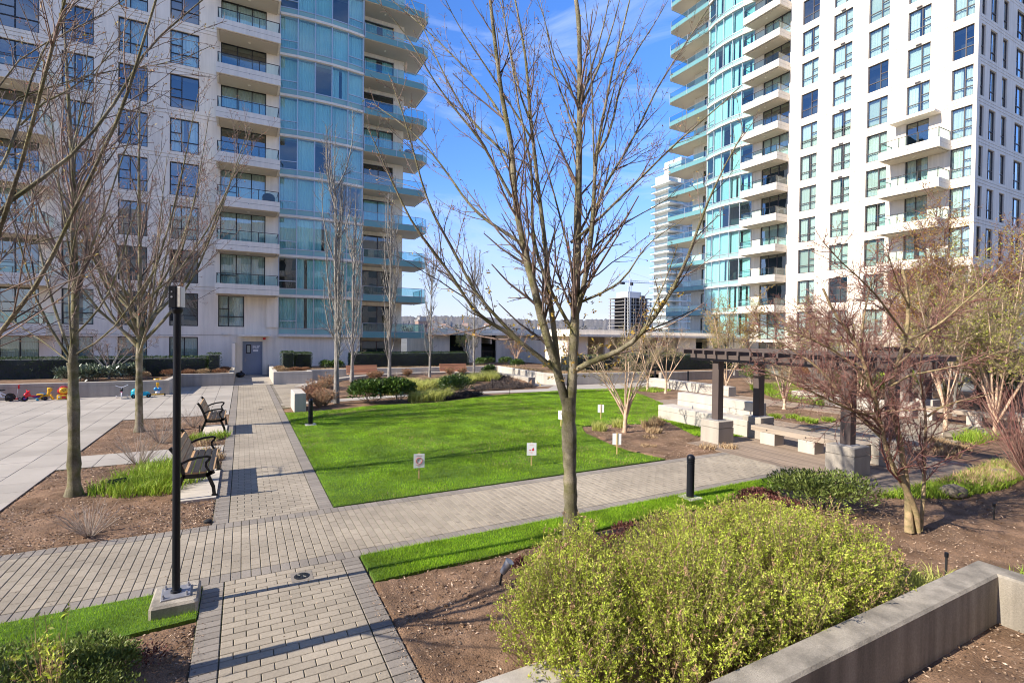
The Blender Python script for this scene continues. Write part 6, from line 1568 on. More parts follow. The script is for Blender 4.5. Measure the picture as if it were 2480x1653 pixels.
# ---------------------------------------------------------------- signs
def sign(x, y, rz, design, label, h=0.50):
    root = thing("lawn_sign", label, "sign", (x, y, 0), rz, group="small white signs on wooden stakes")
    MB().box(-0.013, 0.013, -0.007, 0.007, -0.05, h).build("stake", M["stake"], root)
    p = MB().box(-0.098, 0.098, -0.016, -0.0075, h - 0.275, h - 0.02).build("panel", M["white"], root)
    if design == 1:
        b = MB(); b.ring((0, -0.0175, h - 0.145), 0.055, 0.0045, 'y', M["red"], 32, 5)
        b.raw([(-0.03, -0.0178, h - 0.17), (-0.022, -0.0178, h - 0.17), (-0.002, -0.0178, h - 0.125), (0.006, -0.0178, h - 0.12), (0.004, -0.0178, h - 0.112), (-0.012, -0.0178, h - 0.118)], [(0, 1, 2, 3, 4, 5)], M["grey_print"])
        b.raw([(0.018, -0.0178, h - 0.165), (0.03, -0.0178, h - 0.168), (0.036, -0.0178, h - 0.15), (0.026, -0.0178, h - 0.158)], [(0, 1, 2, 3)], M["grey_print"])
        for w_, z_, x_ in ((0.05, h - 0.055, -0.05), (0.03, h - 0.055, 0.01), (0.06, h - 0.222, -0.06), (0.05, h - 0.222, 0.01), (0.05, h - 0.242, -0.03)): b.box(x_, x_ + w_, -0.018, -0.016, z_, z_ + 0.009, M["pink_print"])
        link("print", b.mesh("print"), p)
    elif design == 2:
        b = MB()
        b.raw([(q[0] * 0.9, -0.0178, h - 0.16 + q[1]) for q in ((0.005, -0.02), (0.05, -0.02), (0.056, 0.0), (0.05, 0.022), (0.04, 0.045), (0.03, 0.05), (0.028, 0.032), (0.014, 0.02), (0.008, 0.0))], [tuple(range(9))], M["red"])
        b.raw([(q[0] * 0.9, -0.0178, h - 0.16 + q[1]) for q in ((-0.056, 0.008), (-0.05, -0.014), (-0.018, -0.014), (-0.012, 0.006), (-0.02, 0.004), (-0.046, 0.0))], [tuple(range(6))], M["red"])
        for w_, z_, x_ in ((0.09, h - 0.055, -0.05), (0.07, h - 0.072, -0.035), (0.08, h - 0.215, -0.05), (0.04, h - 0.232, -0.02)): b.box(x_, x_ + w_, -0.018, -0.016, z_, z_ + 0.006, M["pink_print"])
        link("print", b.mesh("print"), p)
sign(2.88, 8.97, 0.12 - 0.3, 1, "small white sign with a red ring, nearest the path corner")
sign(5.25, 8.92, -0.42, 2, "small white sign with a red figure, left of the maple trunk")
sign(8.26, 12.35, -1.35, 0, "small sign seen edge-on right behind the maple trunk")
sign(10.18, 12.94, math.pi - 0.6, 0, "small sign seen from behind near the lone crape myrtle")
sign(7.52, 8.96, math.pi - 0.55, 0, "small sign seen from behind at the mulch corner by the path")

# ---------------------------------------------------------------- toys along the planter wall
def wheel_mb(b, c, R, t, m, hub, axis='y'):
    b.ring(c, R - t, t, axis, M[m], 18, 6)
    a = Vector((0, t * 0.7, 0)) if axis == 'y' else Vector((t * 0.7, 0, 0)); C = Vector(c)
    b.bar(C - a, C + a, (R - 2 * t) * 1.02, M[hub], 14)
def part(root, name, b, smooth=True): return b.build(name, None, root, smooth=smooth)

t = thing("childs_bike", "child's silver bicycle with yellow wheels leaning at the planter wall", "bicycle", (-7.75, 24.95, 0), 0.15)
for x in (-0.36, 0.24):
    b = MB(); wheel_mb(b, (x, 0, 0.15), 0.15, 0.022, "rubber", "rubber"); b.ring((x, 0, 0.15), 0.105, 0.012, 'y', M["plastic_yellow"], 18, 5)
    for k in range(6): a = k * math.pi / 3; b.bar((x, 0, 0.15), (x + 0.1 * math.cos(a), 0, 0.15 + 0.1 * math.sin(a)), 0.004, M["plastic_yellow"], 4)
    part(t, "wheel", b)
part(t, "frame", MB().path([(0.24, 0, 0.15), (0.02, 0, 0.16), (-0.05, 0, 0.38)], 0.016, M["plastic_white"]).path([(0.02, 0, 0.16), (-0.27, 0, 0.42), (-0.05, 0, 0.36), (0.24, 0, 0.15)], 0.016, M["plastic_white"]).bar((-0.27, 0, 0.46), (-0.36, 0, 0.15), 0.016, M["steel"]))
part(t, "handlebar", MB().path([(-0.27, 0, 0.46), (-0.25, 0, 0.58)], 0.014, M["steel"]).bar((-0.25, -0.2, 0.6), (-0.25, 0.2, 0.6), 0.014, M["steel"]).box(-0.40, -0.28, -0.07, 0.07, 0.46, 0.62, M["plastic_white"]))
part(t, "saddle", MB().blob((0.02, 0, 0.42), (0.1, 0.05, 0.03), M["rubber"]))
t = thing("scooter", "red kick scooter beside the silver bicycle", "scooter", (-7.35, 25.1, 0), 0.2)
part(t, "handlebar", MB().bar((-0.02, 0, 0.05), (0.02, 0, 0.46), 0.014, M["steel"]).raw([(0.02, -0.06, 0.44), (0.02, 0.06, 0.44), (0.03, 0.16, 0.56), (0.03, -0.16, 0.56), (0.06, -0.06, 0.44), (0.06, 0.06, 0.44), (0.06, 0.16, 0.56), (0.06, -0.16, 0.56)], [(0, 1, 2, 3), (7, 6, 5, 4), (0, 3, 7, 4), (1, 5, 6, 2), (3, 2, 6, 7), (0, 4, 5, 1)], M["plastic_red"]).bar((0.04, -0.2, 0.57), (0.04, 0.2, 0.57), 0.016, M["plastic_red"]))
part(t, "footboard", MB().box(-0.28, 0.02, -0.06, 0.06, 0.05, 0.09, M["plastic_red"], 0.01))
for x in (-0.28, 0.06):
    b = MB(); wheel_mb(b, (x, 0, 0.055), 0.055, 0.016, "rubber", "plastic_white"); part(t, "wheel", b)
def trike(loc, rz, label, body, body2, seat):
    t = thing("ride_on_toy", label, "toy", loc, rz)
    part(t, "body", MB().blob((-0.03, 0, 0.24), (0.10, 0.065, 0.09), M[body], 14, 8).bar((-0.08, 0, 0.12), (0.02, 0, 0.34), 0.03, M[body], 8).blob((0.3, 0, 0.13), (0.19, 0.07, 0.045), M[body2], 12, 7).bar((0.0, 0, 0.2), (0.3, 0, 0.14), 0.03, M[body], 8))
    part(t, "handlebar", MB().path([(0.0, -0.19, 0.40), (-0.02, -0.08, 0.36), (-0.02, 0.08, 0.36), (0.0, 0.19, 0.40)], 0.02, M[body]).bar((-0.02, 0, 0.2), (-0.02, 0, 0.36), 0.035, M[body]))
    part(t, "seat", MB().blob((0.34, 0, 0.22), (0.13, 0.09, 0.035), M[seat]))
    for c, R in (((-0.1, 0, 0.11), 0.11), ((0.44, -0.13, 0.075), 0.075), ((0.44, 0.13, 0.075), 0.075)):
        b = MB(); wheel_mb(b, c, R, 0.03, "rubber", body2); part(t, "wheel", b)
trike((-6.95, 24.75, 0), 0.5, "red tricycle with a black front wheel by the scooter", "plastic_red", "plastic_purple", "plastic_yellow")
t = thing("ride_on_toy", "yellow animal-shaped rider with a blue seat by the planter wall", "toy", (-6.45, 25.0, 0), 0.3)
part(t, "body", MB().bar((-0.02, 0, 0.14), (0.03, 0, 0.36), 0.05, M["plastic_yellow"], 10).blob((-0.16, 0, 0.15), (0.18, 0.06, 0.05), M["plastic_yellow"]).blob((0.04, 0, 0.38), (0.08, 0.07, 0.08), M["plastic_yellow"]))
part(t, "handlebar", MB().path([(0.0, -0.2, 0.43), (0, -0.1, 0.37), (0, 0.1, 0.37), (0.0, 0.2, 0.43)], 0.024, M["plastic_yellow"]))
part(t, "seat", MB().blob((-0.18, 0, 0.22), (0.13, 0.08, 0.045), M["plastic_blue"]))
for q in ((0.12, 0.12), (0.12, -0.12), (-0.3, 0.1), (-0.3, -0.1)):
    part(t, "leg", MB().bar((q[0] * 0.5, q[1] * 0.5, 0.18), (q[0], q[1], 0.03), 0.035, M["plastic_yellow"]).blob((q[0], q[1], 0.04), (0.05, 0.04, 0.04), M["plastic_teal"] if q[0] < 0 else M["plastic_yellow"]))
t = thing("push_toy", "yellow lion-faced push toy with a reddish mane", "toy", (-5.98, 24.9, 0), 0.25)
part(t, "base", MB().box(-0.2, 0.2, -0.1, 0.1, 0.03, 0.19, M["plastic_yellow"], 0.03).box(-0.06, 0.06, -0.108, -0.1, 0.05, 0.13, M["plastic_red"]))
part(t, "mane", MB().blob((0, 0.02, 0.34), (0.18, 0.06, 0.17), M["plastic_red"], 16, 8, 0.12, 3))
part(t, "face", MB().blob((0, -0.03, 0.34), (0.14, 0.06, 0.125), M["plastic_yellow"], 16, 8).blob((-0.05, -0.085, 0.37), (0.014, 0.01, 0.014), M["rubber"], 8, 5).blob((0.05, -0.085, 0.37), (0.014, 0.01, 0.014), M["rubber"], 8, 5).blob((0, -0.09, 0.325), (0.02, 0.012, 0.014), M["bronze2"], 8, 5))
for s in (-1, 1): part(t, "headlight", MB().blob((s * 0.13, -0.1, 0.11), (0.035, 0.012, 0.035), M["plastic_white"], 10, 6))
b = MB(); wheel_mb(b, (0.26, 0, 0.08), 0.06, 0.02, "plastic_purple", "plastic_blue", 'x'); part(t, "wheel", b)
t = thing("childs_bike", "small pink bicycle with training wheels by the planter wall", "bicycle", (-4.15, 24.5, 0), math.pi / 2 + 0.15)
for x in (-0.22, 0.22):
    b = MB(); wheel_mb(b, (x, 0, 0.13), 0.13, 0.02, "plastic_white", "steel"); part(t, "wheel", b)
part(t, "frame", MB().path([(0.22, 0, 0.13), (0.0, 0, 0.14), (-0.14, 0, 0.32), (0.05, 0, 0.34), (0.22, 0, 0.13)], 0.02, M["plastic_pink"]).bar((-0.14, 0, 0.38), (-0.22, 0, 0.13), 0.018, M["plastic_pink"]))
part(t, "handlebar", MB().path([(-0.12, -0.2, 0.53), (-0.14, -0.08, 0.47), (-0.15, 0, 0.44), (-0.14, 0.08, 0.47), (-0.12, 0.2, 0.53)], 0.013, M["plastic_white"]).bar((-0.14, 0, 0.36), (-0.15, 0, 0.46), 0.014, M["plastic_white"]))
part(t, "saddle", MB().blob((0.06, 0, 0.38), (0.09, 0.05, 0.03), M["rubber"]).blob((-0.2, 0, 0.34), (0.05, 0.06, 0.05), M["rubber"]))
for s in (-1, 1):
    b = MB(); wheel_mb(b, (0.24, s * 0.17, 0.05), 0.05, 0.012, "plastic_white", "steel"); b.bar((0.22, 0, 0.13), (0.24, s * 0.17, 0.05), 0.008, M["steel"]); part(t, "training_wheel", b)
t = thing("ride_on_car", "teal plastic ride-on car with a push handle behind the slim maple", "toy car", (-3.55, 24.55, 0), 0.2)
part(t, "body", MB().box(-0.32, 0.3, -0.15, 0.15, 0.07, 0.22, M["plastic_teal"], 0.05).blob((-0.12, 0, 0.24), (0.2, 0.15, 0.14), M["plastic_teal"], 14, 8))
part(t, "push_handle", MB().bar((0.02, 0, 0.3), (-0.02, 0, 0.66), 0.014, M["plastic_purple"]).blob((-0.02, 0, 0.68), (0.03, 0.05, 0.02), M["plastic_yellow"]))
for x in (-0.24, 0.24):
    for s in (-1, 1): b = MB(); wheel_mb(b, (x, s * 0.16, 0.07), 0.07, 0.025, "rubber", "plastic_teal"); part(t, "wheel", b)
t = thing("swing_car", "yellow wiggle scooter with a round steering wheel at the wall corner", "toy", (-3.02, 24.75, 0), 0.1)
part(t, "body", MB().box(-0.22, 0.22, -0.05, 0.05, 0.06, 0.10, M["plastic_yellow"], 0.01).bar((0, 0, 0.08), (0, 0, 0.52), 0.022, M["plastic_yellow"]).box(-0.05, 0.05, -0.04, 0.04, 0.42, 0.56, M["plastic_yellow"], 0.01))
part(t, "hub_cover", MB().blob((-0.06, 0, 0.30), (0.075, 0.06, 0.075), M["plastic_blue"]).blob((0.06, 0, 0.30), (0.075, 0.06, 0.075), M["plastic_blue"]).blob((0, 0, 0.16), (0.08, 0.07, 0.07), M["plastic_white"]))
part(t, "steering_wheel", MB().ring((0, -0.01, 0.70), 0.13, 0.022, 'z', M["plastic_yellow"], 20, 6).bar((-0.03, 0, 0.54), (-0.03, 0, 0.70), 0.012, M["steel"]).bar((0.03, 0, 0.54), (0.03, 0, 0.70), 0.012, M["steel"]).bar((-0.13, 0, 0.7), (0.13, 0, 0.7), 0.014, M["plastic_yellow"]))
for x in (-0.24, 0.24): b = MB(); wheel_mb(b, (x, 0, 0.06), 0.06, 0.025, "rubber", "rubber", 'x'); part(t, "wheel", b)

# ---------------------------------------------------------------- small fixtures
t = thing("rubbish_bag", "black rubbish bag lying by the blue door", "bag", (-0.1, 33.4, 0)); MB().blob((0, 0, 0.14), (0.24, 0.2, 0.15), None, 14, 8, 0.35, 4).build("sack", M["bag"], t, smooth=True); MB().bar((0.02, 0, 0.26), (0.06, 0, 0.36), 0.03, None, 7, 0.06).build("knot", M["bag"], t)
t = thing("manhole_cover", "round metal inspection cover set in the front of the path", "cover", (0.59, 5.96, 0.0))
MB().box(-0.11, 0.11, -0.11, 0.11, 0.001, 0.004, None, 0.001).build("frame", M["paver_dark"], t); b = MB().lathe([(0.08, 0.004), (0.08, 0.008), (0.07, 0.010)], None, 24)
for k in range(8): a = k * math.pi / 4; b.bar((0.02 * math.cos(a), 0.02 * math.sin(a), 0.011), (0.06 * math.cos(a), 0.06 * math.sin(a), 0.011), 0.005, None, 4)
b.build("lid", M["cast"], t)
t = thing("floor_drain", "small round drain far along the brick path", "drain", (0.55, 19.38, 0.0)); MB().lathe([(0.07, 0.001), (0.07, 0.005), (0.05, 0.006)], None, 18).build("grate", M["rubber"], t)
t = thing("spotlight", "black flood spotlight among the green iris blades", "spotlight", (-1.83, 10.57, 0), 0.4); MB().box(-0.13, 0.13, -0.05, 0.05, 0.08, 0.18, None, 0.01).build("housing", M["black"], t, rot=(-0.5, 0, 0)); MB().bar((0, 0, -0.02), (0, 0, 0.12), 0.014, None, 6).build("spike", M["black"], t)
t = thing("spotlight", "grey spike spotlight at the left edge of the lime shrub", "spotlight", (2.5, 4.83, 0), 0.2); MB().bar((0, 0, 0.12), (0.05, -0.06, 0.25), 0.035, None, 14, 0.05).build("housing", M["steel"], t, smooth=True); MB().bar((-0.04, 0, -0.02), (0.0, 0, 0.14), 0.012, None, 8).build("spike", M["rubber"], t)
for x, y, lab in ((9.98, 3.24, "black sprinkler riser leaning in the bare mulch"), (7.14, 2.72, "black sprinkler riser behind the planter wall corner"), (10.6, 20.02, "black sprinkler stub at the far lawn edge, right one"), (9.15, 20.6, "black sprinkler stub at the far lawn edge, left one"), (-0.98, 15.3, "dark stake in the mulch behind the second bench")):
    t = thing("sprinkler", lab, "sprinkler", (x, y, 0), 0.3); h = 0.26 if y < 10 else 0.24
    MB().bar((0, 0, -0.03), (0.012, 0, h - 0.05), 0.012, None, 10).build("riser", M["rubber"], t, smooth=True); MB().lathe([(0.02, 0), (0.02, 0.05), (0.014, 0.055)], None, 12).build("cap", M["black"], t, (0.012, 0, h - 0.05), smooth=True)
t = thing("valve_box", "small dark stub at the corner of the mulch bed", "fixture", (-0.42, 8.22, 0)); MB().lathe([(0.05, -0.02), (0.05, 0.03), (0.03, 0.045)], None, 12).build("stub", M["rubber"], t)
for x, y, s, lab in ((10.95, 4.1, 0.26, "low boulder in the grass behind the reddish tree"), (17.3, 6.5, 0.3, "tan boulder beside the low-forking tan tree"), (13.4, 4.3, 0.2, "flat stone in the grass bank right of the reddish tree")):
    t = thing("boulder", lab, "rock", (x, y, 0)); MB().blob((0, 0, s * 0.25), (s, s * 0.7, s * 0.45), None, 14, 8, 0.22, int(x * 7)).build("stone", M["rock"], t, smooth=True)
t = thing("stone_stack", "stack of flat grey stones behind the white seat wall", "rocks", (23.3, 13.2, 0))
for i in range(9): MB().blob(((i % 3 - 1) * 0.9 + 0.2 * (i // 3), (i // 3) * 0.35, 0.12 + (i // 3) * 0.2), (0.55, 0.4, 0.12), None, 10, 5, 0.3, i + 40).build("stone", M["rock"], t)
t = thing("paper_note", "small white folded card standing on the concrete seat", "card", (12.5, 11.3, 0.44), 0.3); MB().raw([(-0.06, 0, 0), (0.0, 0.03, 0), (0.0, 0.03, 0.1), (-0.06, 0, 0.1), (0.06, 0, 0), (0.06, 0, 0.1)], [(0, 1, 2, 3), (1, 4, 5, 2)]).build("sheet", M["white"], t)
for z_, u_, lab in ((15.15, 0.6, "covered barbecue on the white balcony, fifth balcony above the door"), ):
    pass
def barbecue(x, y, z, lab):
    t = thing("barbecue", lab, "barbecue", (x, y, z), group="covered barbecues on balconies"); MB().box(-0.35, 0.35, -0.2, 0.2, 0, 0.75, None, 0.04).build("cover", M["black"], t); MB().blob((0, 0, 0.78), (0.34, 0.2, 0.2), None, 12, 7).build("hood", M["black"], t, smooth=True)
barbecue(1.35, 34.1, 10.05, "covered barbecue on the third white balcony above the blue door")
barbecue(10.6, 36.2, 2.5 + FL * 5, "covered barbecue on a turquoise corner balcony of the tower")
barbecue(40.8, 39.0, 2.5 + FL * 2, "covered barbecue on a corner balcony of the sunlit tower, lower one")
barbecue(40.8, 38.9, 2.5 + FL * 3, "covered barbecue on a corner balcony of the sunlit tower, upper one")

# ---------------------------------------------------------------- small plants
R_ = random.Random(9)
def many(n, poly, fn, seed):
    for i, (x, y) in enumerate(scatter(poly, n, np.random.default_rng(seed))): fn(i, float(x), float(y))
# iris clumps around the near bench
for i, (x, y, rad, h, n) in enumerate([(-1.95, 10.5, .3, .30, 260), (-1.55, 10.25, .35, .32, 320), (-1.2, 10.2, .35, .32, 320), (-0.95, 10.6, .35, .34, 300), (-1.35, 10.9, .4, .36, 320), (-1.75, 11.1, .3, .3, 200), (-1.0, 11.5, .4, .36, 280), (-1.45, 11.7, .35, .33, 240), (-0.9, 12.1, .35, .33, 220)]):
    tuft("iris_clump", ["bright green iris clump beside the left maple trunk", "bright green iris clump right of the flood spotlight", "bright green iris clump next to the near bench leg", "green iris clump behind the near bench's iron end", "tall green iris clump in the middle of the patch", "sparse green iris clump behind the spotlight", "green iris clump behind the lamp post", "green iris clump near the slab strip", "green iris clump at the back of the near bench"][i], x, y, -0.02, rad, h, n, "leaf_iris", 60 + i, 0.008, 0.9, "iris clumps in the mulch bed", spread=1.0)
for i, (x, y) in enumerate([(-0.72, 14.5), (-0.5, 14.75), (-0.95, 14.65)]):
    tuft("iris_clump", ["short green iris clump between the two benches", "short green iris clump at the foot of the farther bench", "short green iris clump left of the farther bench's leg"][i], x, y, -0.02, 0.25, 0.24, 160, "leaf_iris", 80 + i, 0.008, 0.9, "iris clumps in the mulch bed", spread=1.0)
for i, (x, y) in enumerate([(-0.62, 12.9), (-0.5, 12.2), (-0.75, 13.9)]):
    tuft("straw_tuft", ["straw-coloured tuft on the slab strip between benches", "straw-coloured tuft at the path edge by the near bench", "straw-coloured tuft before the farther bench"][i], x, y, -0.01, 0.22, 0.22, 160, "leaf_straw", 90 + i, 0.006, 0.9, "straw tufts near the benches", spread=0.9)
twiggy("bare_shrub", "small bare twiggy shrub in the near mulch bed by the path", -1.75, 8.35, -0.02, 0.48, 46, 3, "twig_dead", 0.9, 4, "bare twiggy shrubs")
twiggy("bare_shrub", "bare twiggy shrub leaning in the farther mulch bed", -1.72, 14.6, -0.02, 0.75, 50, 4, "twig_dead", 0.8, 4, "bare twiggy shrubs")
twiggy("bare_shrub", "grey bare twiggy shrub behind the iris patch", -1.8, 12.3, -0.02, 0.75, 50, 5, "twig_dead", 0.8, 4, "bare twiggy shrubs")
twiggy("bare_shrub", "bare twiggy shrub behind the farther bench", -1.2, 16.6, -0.02, 0.6, 36, 6, "twig_dead", 0.8, 4, "bare twiggy shrubs")
# round bed
bush("rhododendron", "glossy green rhododendron beside the nearest aspen", 4.4, 19.75, 0, (0.85, 0.7, 0.50), 3000, "leaf_dark", 0.15, 11, group="glossy evergreen shrubs", width=0.36)
bush("rhododendron", "glossy green rhododendron right next to the first one", 5.4, 19.6, 0, (0.85, 0.7, 0.50), 3000, "leaf_dark", 0.15, 12, group="glossy evergreen shrubs", width=0.36)
bush("rhododendron", "open dark evergreen shrub alone at the lawn's far edge", 8.15, 20.3, 0, (0.8, 0.7, 0.55), 2600, "leaf_dark", 0.10, 13, group="glossy evergreen shrubs", width=0.4, shell=0.7)
bush("rhododendron", "small bright evergreen shrub at the end of the mound", 12.6, 26.2, 0.25, (0.5, 0.5, 0.35), 900, "leaf_dark", 0.12, 14, group="glossy evergreen shrubs", width=0.38)
for i, (x, y) in enumerate([(2.45, 19.2), (2.3, 20.9), (2.75, 22.6), (3.3, 23.6), (5.9, 26.2), (6.3, 26.6), (8.0, 27.2), (10.6, 27.5), (12.9, 26.9), (11.4, 27.5), (2.7, 19.6)]):
    twiggy("rusty_spirea", "rust-brown leafless spirea bush " + ["by the pale pier", "beside the curved wall's open end", "inside the curved wall, nearest", "inside the curved wall, third along", "below the first cedar bench", "in front of the first cedar bench's end", "behind the pale grass mound", "before the second cedar bench", "at the curved wall's far corner", "left of the far corner aspen", "at the foot of the nearest aspen"][i], x, y, mound_z(x, y) if y > 21.5 else 0, 0.42 if y > 25 else 0.62, 80, 100 + i, "twig_red" if i in (1,) else "twig_tan", 0.8, 5, "rusty spirea bushes", 0.007, buds=("leaf_rust", 2.2, 0.05))
for i, (x, y) in enumerate([(9.2, 27.6), (7.4, 27.1), (11.9, 26.6)]):
    twiggy("bare_shrub", ["silvery bare shrub before the curved wall's middle", "silvery bare shrub behind the second aspen", "silvery bare shrub before the second cedar bench"][i], x, y, mound_z(x, y), 0.6, 50, 120 + i, "twig_dead", 0.9, 4, "bare twiggy shrubs", 0.004)
k = 0
for x, y in [(6.6, 22.9), (7.4, 22.6), (6.1, 22.4), (8.0, 23.3), (8.7, 23.6), (9.5, 24.2), (7.2, 23.8), (10.4, 24.4), (11.2, 25.0), (12.0, 24.8), (12.3, 25.6), (9.0, 22.6), (6.2, 19.4), (6.9, 19.5), (7.3, 19.8), (5.8, 22.0)]:
    tuft("pale_grass", "pale yellow-green ornamental grass tuft " + ["on the mound's left slope", "second on the mound's left slope", "low on the mound's left edge", "mid mound, left of centre", "mid mound, at its centre", "mid mound, right of centre", "high on the mound behind the others", "right of the mound's centre", "upper right of the mound", "next to the heather on the mound", "near the curved wall end", "low at the front of the mound", "between the glossy shrubs and the lawn", "at the lawn edge, middle of three", "at the lawn edge by the dark shrub", "at the mound's front left corner"][k], x, y, mound_z(x, y) if y > 21.5 else -0.02, 0.6, 0.55, 620, "leaf_lime2", 130 + k, 0.012, 1.0, "pale grass tufts in the round bed", spread=0.7); k += 1
def heather_mass(lab, pts, seed):
    rg = np.random.default_rng(seed); n = 9000
    P = scatter(pts, n, rg); z = np.array([mound_z(a, b) for a, b in P]) if pts[0][1] > 21 else np.zeros(n); z = z + 0.10 + 0.05 * np.sin(P[:, 0] * 7) * np.sin(P[:, 1] * 6)
    V, F = leaves(np.column_stack([P, z - rg.uniform(0, 0.12, n)]), rg.normal(size=(n, 3)) + np.array([0, 0, 1.2]), rg.uniform(0.05, 0.12, n), 0.25, rng=rg)
    setp(link("heather", np_mesh("heather", V, F, M["heather"])), lab, "ground cover", None, "stuff")
heather_mass("dark purplish heather covering the mound's right slope", [(9.6, 21.8), (13.2, 22.0), (13.2, 25.6), (12.2, 25.4), (11.4, 23.6), (9.8, 22.6)], 5)
heather_mass("dark heather around the open evergreen shrub", [(7.2, 19.2), (9.3, 20.0), (9.0, 20.8), (7.2, 20.5), (6.6, 19.9)], 6)
# planters by the door and behind the terrace
for i, (x, y) in enumerate([(-3.9, 27.6), (-3.1, 28.9), (-2.3, 29.0), (-1.7, 29.0), (-1.0, 29.0), (-0.8, 30.2), (1.9, 29.2), (2.4, 29.3), (2.95, 29.4), (1.8, 30.4)]):
    bush("spirea_mound", "brown clipped spirea mound " + ["left of the planter corner", "at the planter corner", "in the planter, third from the door", "in the planter, second from the door", "in the planter right by the door apron", "behind the fin wall by the door", "in the door-side planter's front corner", "mid front of the door-side planter", "at the right end of the door-side planter", "before the square hedge block"][i], x, y, 0.46, (0.32, 0.32, 0.2), 1500, "leaf_rust" if i % 3 else "leaf_straw", 0.05, 150 + i, group="brown spirea mounds", width=0.3, shell=0.5)
for i, (x, y) in enumerate([(-6.3, 27.4), (-5.5, 27.2), (-4.7, 27.6), (-6.0, 28.2), (-4.4, 28.3)]):
    bush("rhododendron", "dull-leaved rhododendron " + ["behind the left maple trunk", "between the two maple trunks, front one", "left of the slim maple trunk", "behind the left maple, deeper in the bed", "behind the slim maple trunk"][i], x, y, 0.45, (0.6, 0.5, 0.36), 900, "leaf_rhodo", 0.17, 170 + i, group="dull rhododendrons by the hedge", width=0.3, shell=0.6)
for i, (x, y, rx) in enumerate([(4.2, 31.2, .5), (4.9, 31.0, .4), (14.4, 31.6, .5), (15.6, 33.0, .6), (16.9, 32.6, .5), (17.6, 27.5, .6), (18.6, 27.0, .6), (16.2, 29.6, .5)]):
    bush("evergreen_shrub", "dark evergreen shrub " + ["right of the square hedge block", "behind the first aspen in the back planter", "right of the long terrace hedge", "below the pavilion railing", "under the pavilion's shaded wall", "below the pavilion's sunlit wall, left", "below the pavilion's sunlit wall, right", "behind the white retaining wall corner"][i], x, y, 0.47, (rx, rx * .8, .32), 1200, "leaf_dark", 0.1, 190 + i, group="evergreens in the back planters", width=0.4)
def low_cover(lab, pts, z, n, m, h, seed):
    rg = np.random.default_rng(seed); P = scatter(pts, n, rg); V, F = blades(np.column_stack([P, np.full(n, z)]), h * rg.uniform(0.5, 1.1, n), 0.008, 0.8, rng=rg)
    setp(link("ground_cover", np_mesh("ground_cover", V, F, M[m])), lab, "ground cover", None, "stuff")
low_cover("grey lavender row behind the white retaining wall", [(15.1, 24), (15.0, 29.6), (15.7, 29.6), (16, 24.5), (20.6, 22.9), (20.6, 22.6), (15.4, 23.2)], 0.47, 6000, "leaf_straw", 0.26, 7)
low_cover("grey lavender row along the terrace hedge", [(3.4, 30.2), (14.8, 30.3), (14.8, 30.8), (3.4, 30.7)], 0.47, 5000, "leaf_straw", 0.22, 8)
low_cover("bright green grass bank behind the reddish tree", [(9.6, 4.62), (12.2, 4.55), (14.6, 4.75), (14.9, 4.1), (12.4, 3.85), (10.9, 3.95), (9.9, 4.35)], -0.02, 5200, "leaf_iris", 0.20, 9)
low_cover("dry grey stalks in the grass bank behind the reddish tree", [(11.3, 4.5), (14.8, 4.7), (14.9, 4.0), (12.0, 3.9)], -0.02, 2200, "leaf_straw", 0.24, 10)
low_cover("tall green grass bed behind the deck opening", [(20.5, 12.0), (20.9, 14.2), (23.5, 17.5), (26.5, 17.5), (25.6, 14.6), (21.8, 12.2)], 0.0, 9000, "leaf_iris", 0.42, 11)
low_cover("young grass blades at the right edge behind the corner wall", [(6.9, 2.25), (7.7, 2.35), (8.3, 1.6), (6.9, 1.4)], -0.02, 900, "leaf_iris", 0.26, 12)
low_cover("thin grass between the lime shrub and the corner wall", [(6.0, 2.4), (6.9, 2.4), (7.0, 2.8), (6.2, 3.0)], -0.02, 420, "leaf_lime2", 0.22, 13)
low_cover("green strip at the foot of the tan crape pair", [(16.9, 19.9), (18.8, 20.2), (19.0, 18.5), (17.5, 18.2)], -0.02, 1500, "leaf_iris", 0.14, 14)
for i, (x, y) in enumerate([(16.7, 12.3), (16.9, 11.7), (16.6, 10.9), (17.1, 10.6), (16.9, 10.1), (16.8, 9.75), (17.6, 9.7)]):
    tuft("lime_clump", "small lime green plant " + ["first in the deck opening's row", "second in the deck opening's row", "third in the deck opening's row", "fourth in the deck opening's row", "fifth in the deck opening's row", "sixth in the deck opening's row", "last in the deck opening's row"][i], x - 0.6, y, -0.02, 0.24, 0.2, 220, "leaf_iris", 210 + i, 0.010, 1.1, "lime plants in the deck opening", spread=0.8)
for i, (x, y, h) in enumerate([(9.0, 11.5, .34), (9.9, 11.7, .34), (10.6, 11.2, .36), (10.2, 10.6, .22), (11.2, 11.5, .36), (10.0, 8.55, .16), (10.5, 8.35, .16), (9.6, 10.1, .12), (8.8, 9.3, .10)]):
    tuft("dry_grass", ["pale green grass tuft at the crape myrtle's foot", "pale grass tuft right of the crape myrtle", "straw grass tuft behind the crape myrtle bed", "cut straw stub mid mulch bed", "wide straw tuft against the seat block", "cut straw tuft at the deck's edge, left", "cut straw tuft at the deck's edge, right", "tiny straw stub in the mulch", "tiny straw stub near the sign"][i], x, y, -0.02, 0.3, h, 300 if h > .2 else 140, "leaf_lime2" if i < 2 else "leaf_straw", 230 + i, 0.007, 0.9, "grass tufts in the crape bed", spread=0.7)
bush("dark_shrub", "dark green shrub with bare stems between lime shrub and deck", 8.05, 4.65, -0.02, (0.95, 0.75, 0.36), 5200, "leaf_azalea", 0.06, 31, "bark_tan", width=0.35, shell=0.9, lumps=9)
bush("maroon_shrub", "low maroon-leaved shrub behind the lime shrub", 7.1, 4.9, -0.02, (0.55, 0.45, 0.22), 3000, "leaf_maroon", 0.04, 32, "twig_red", width=0.4)
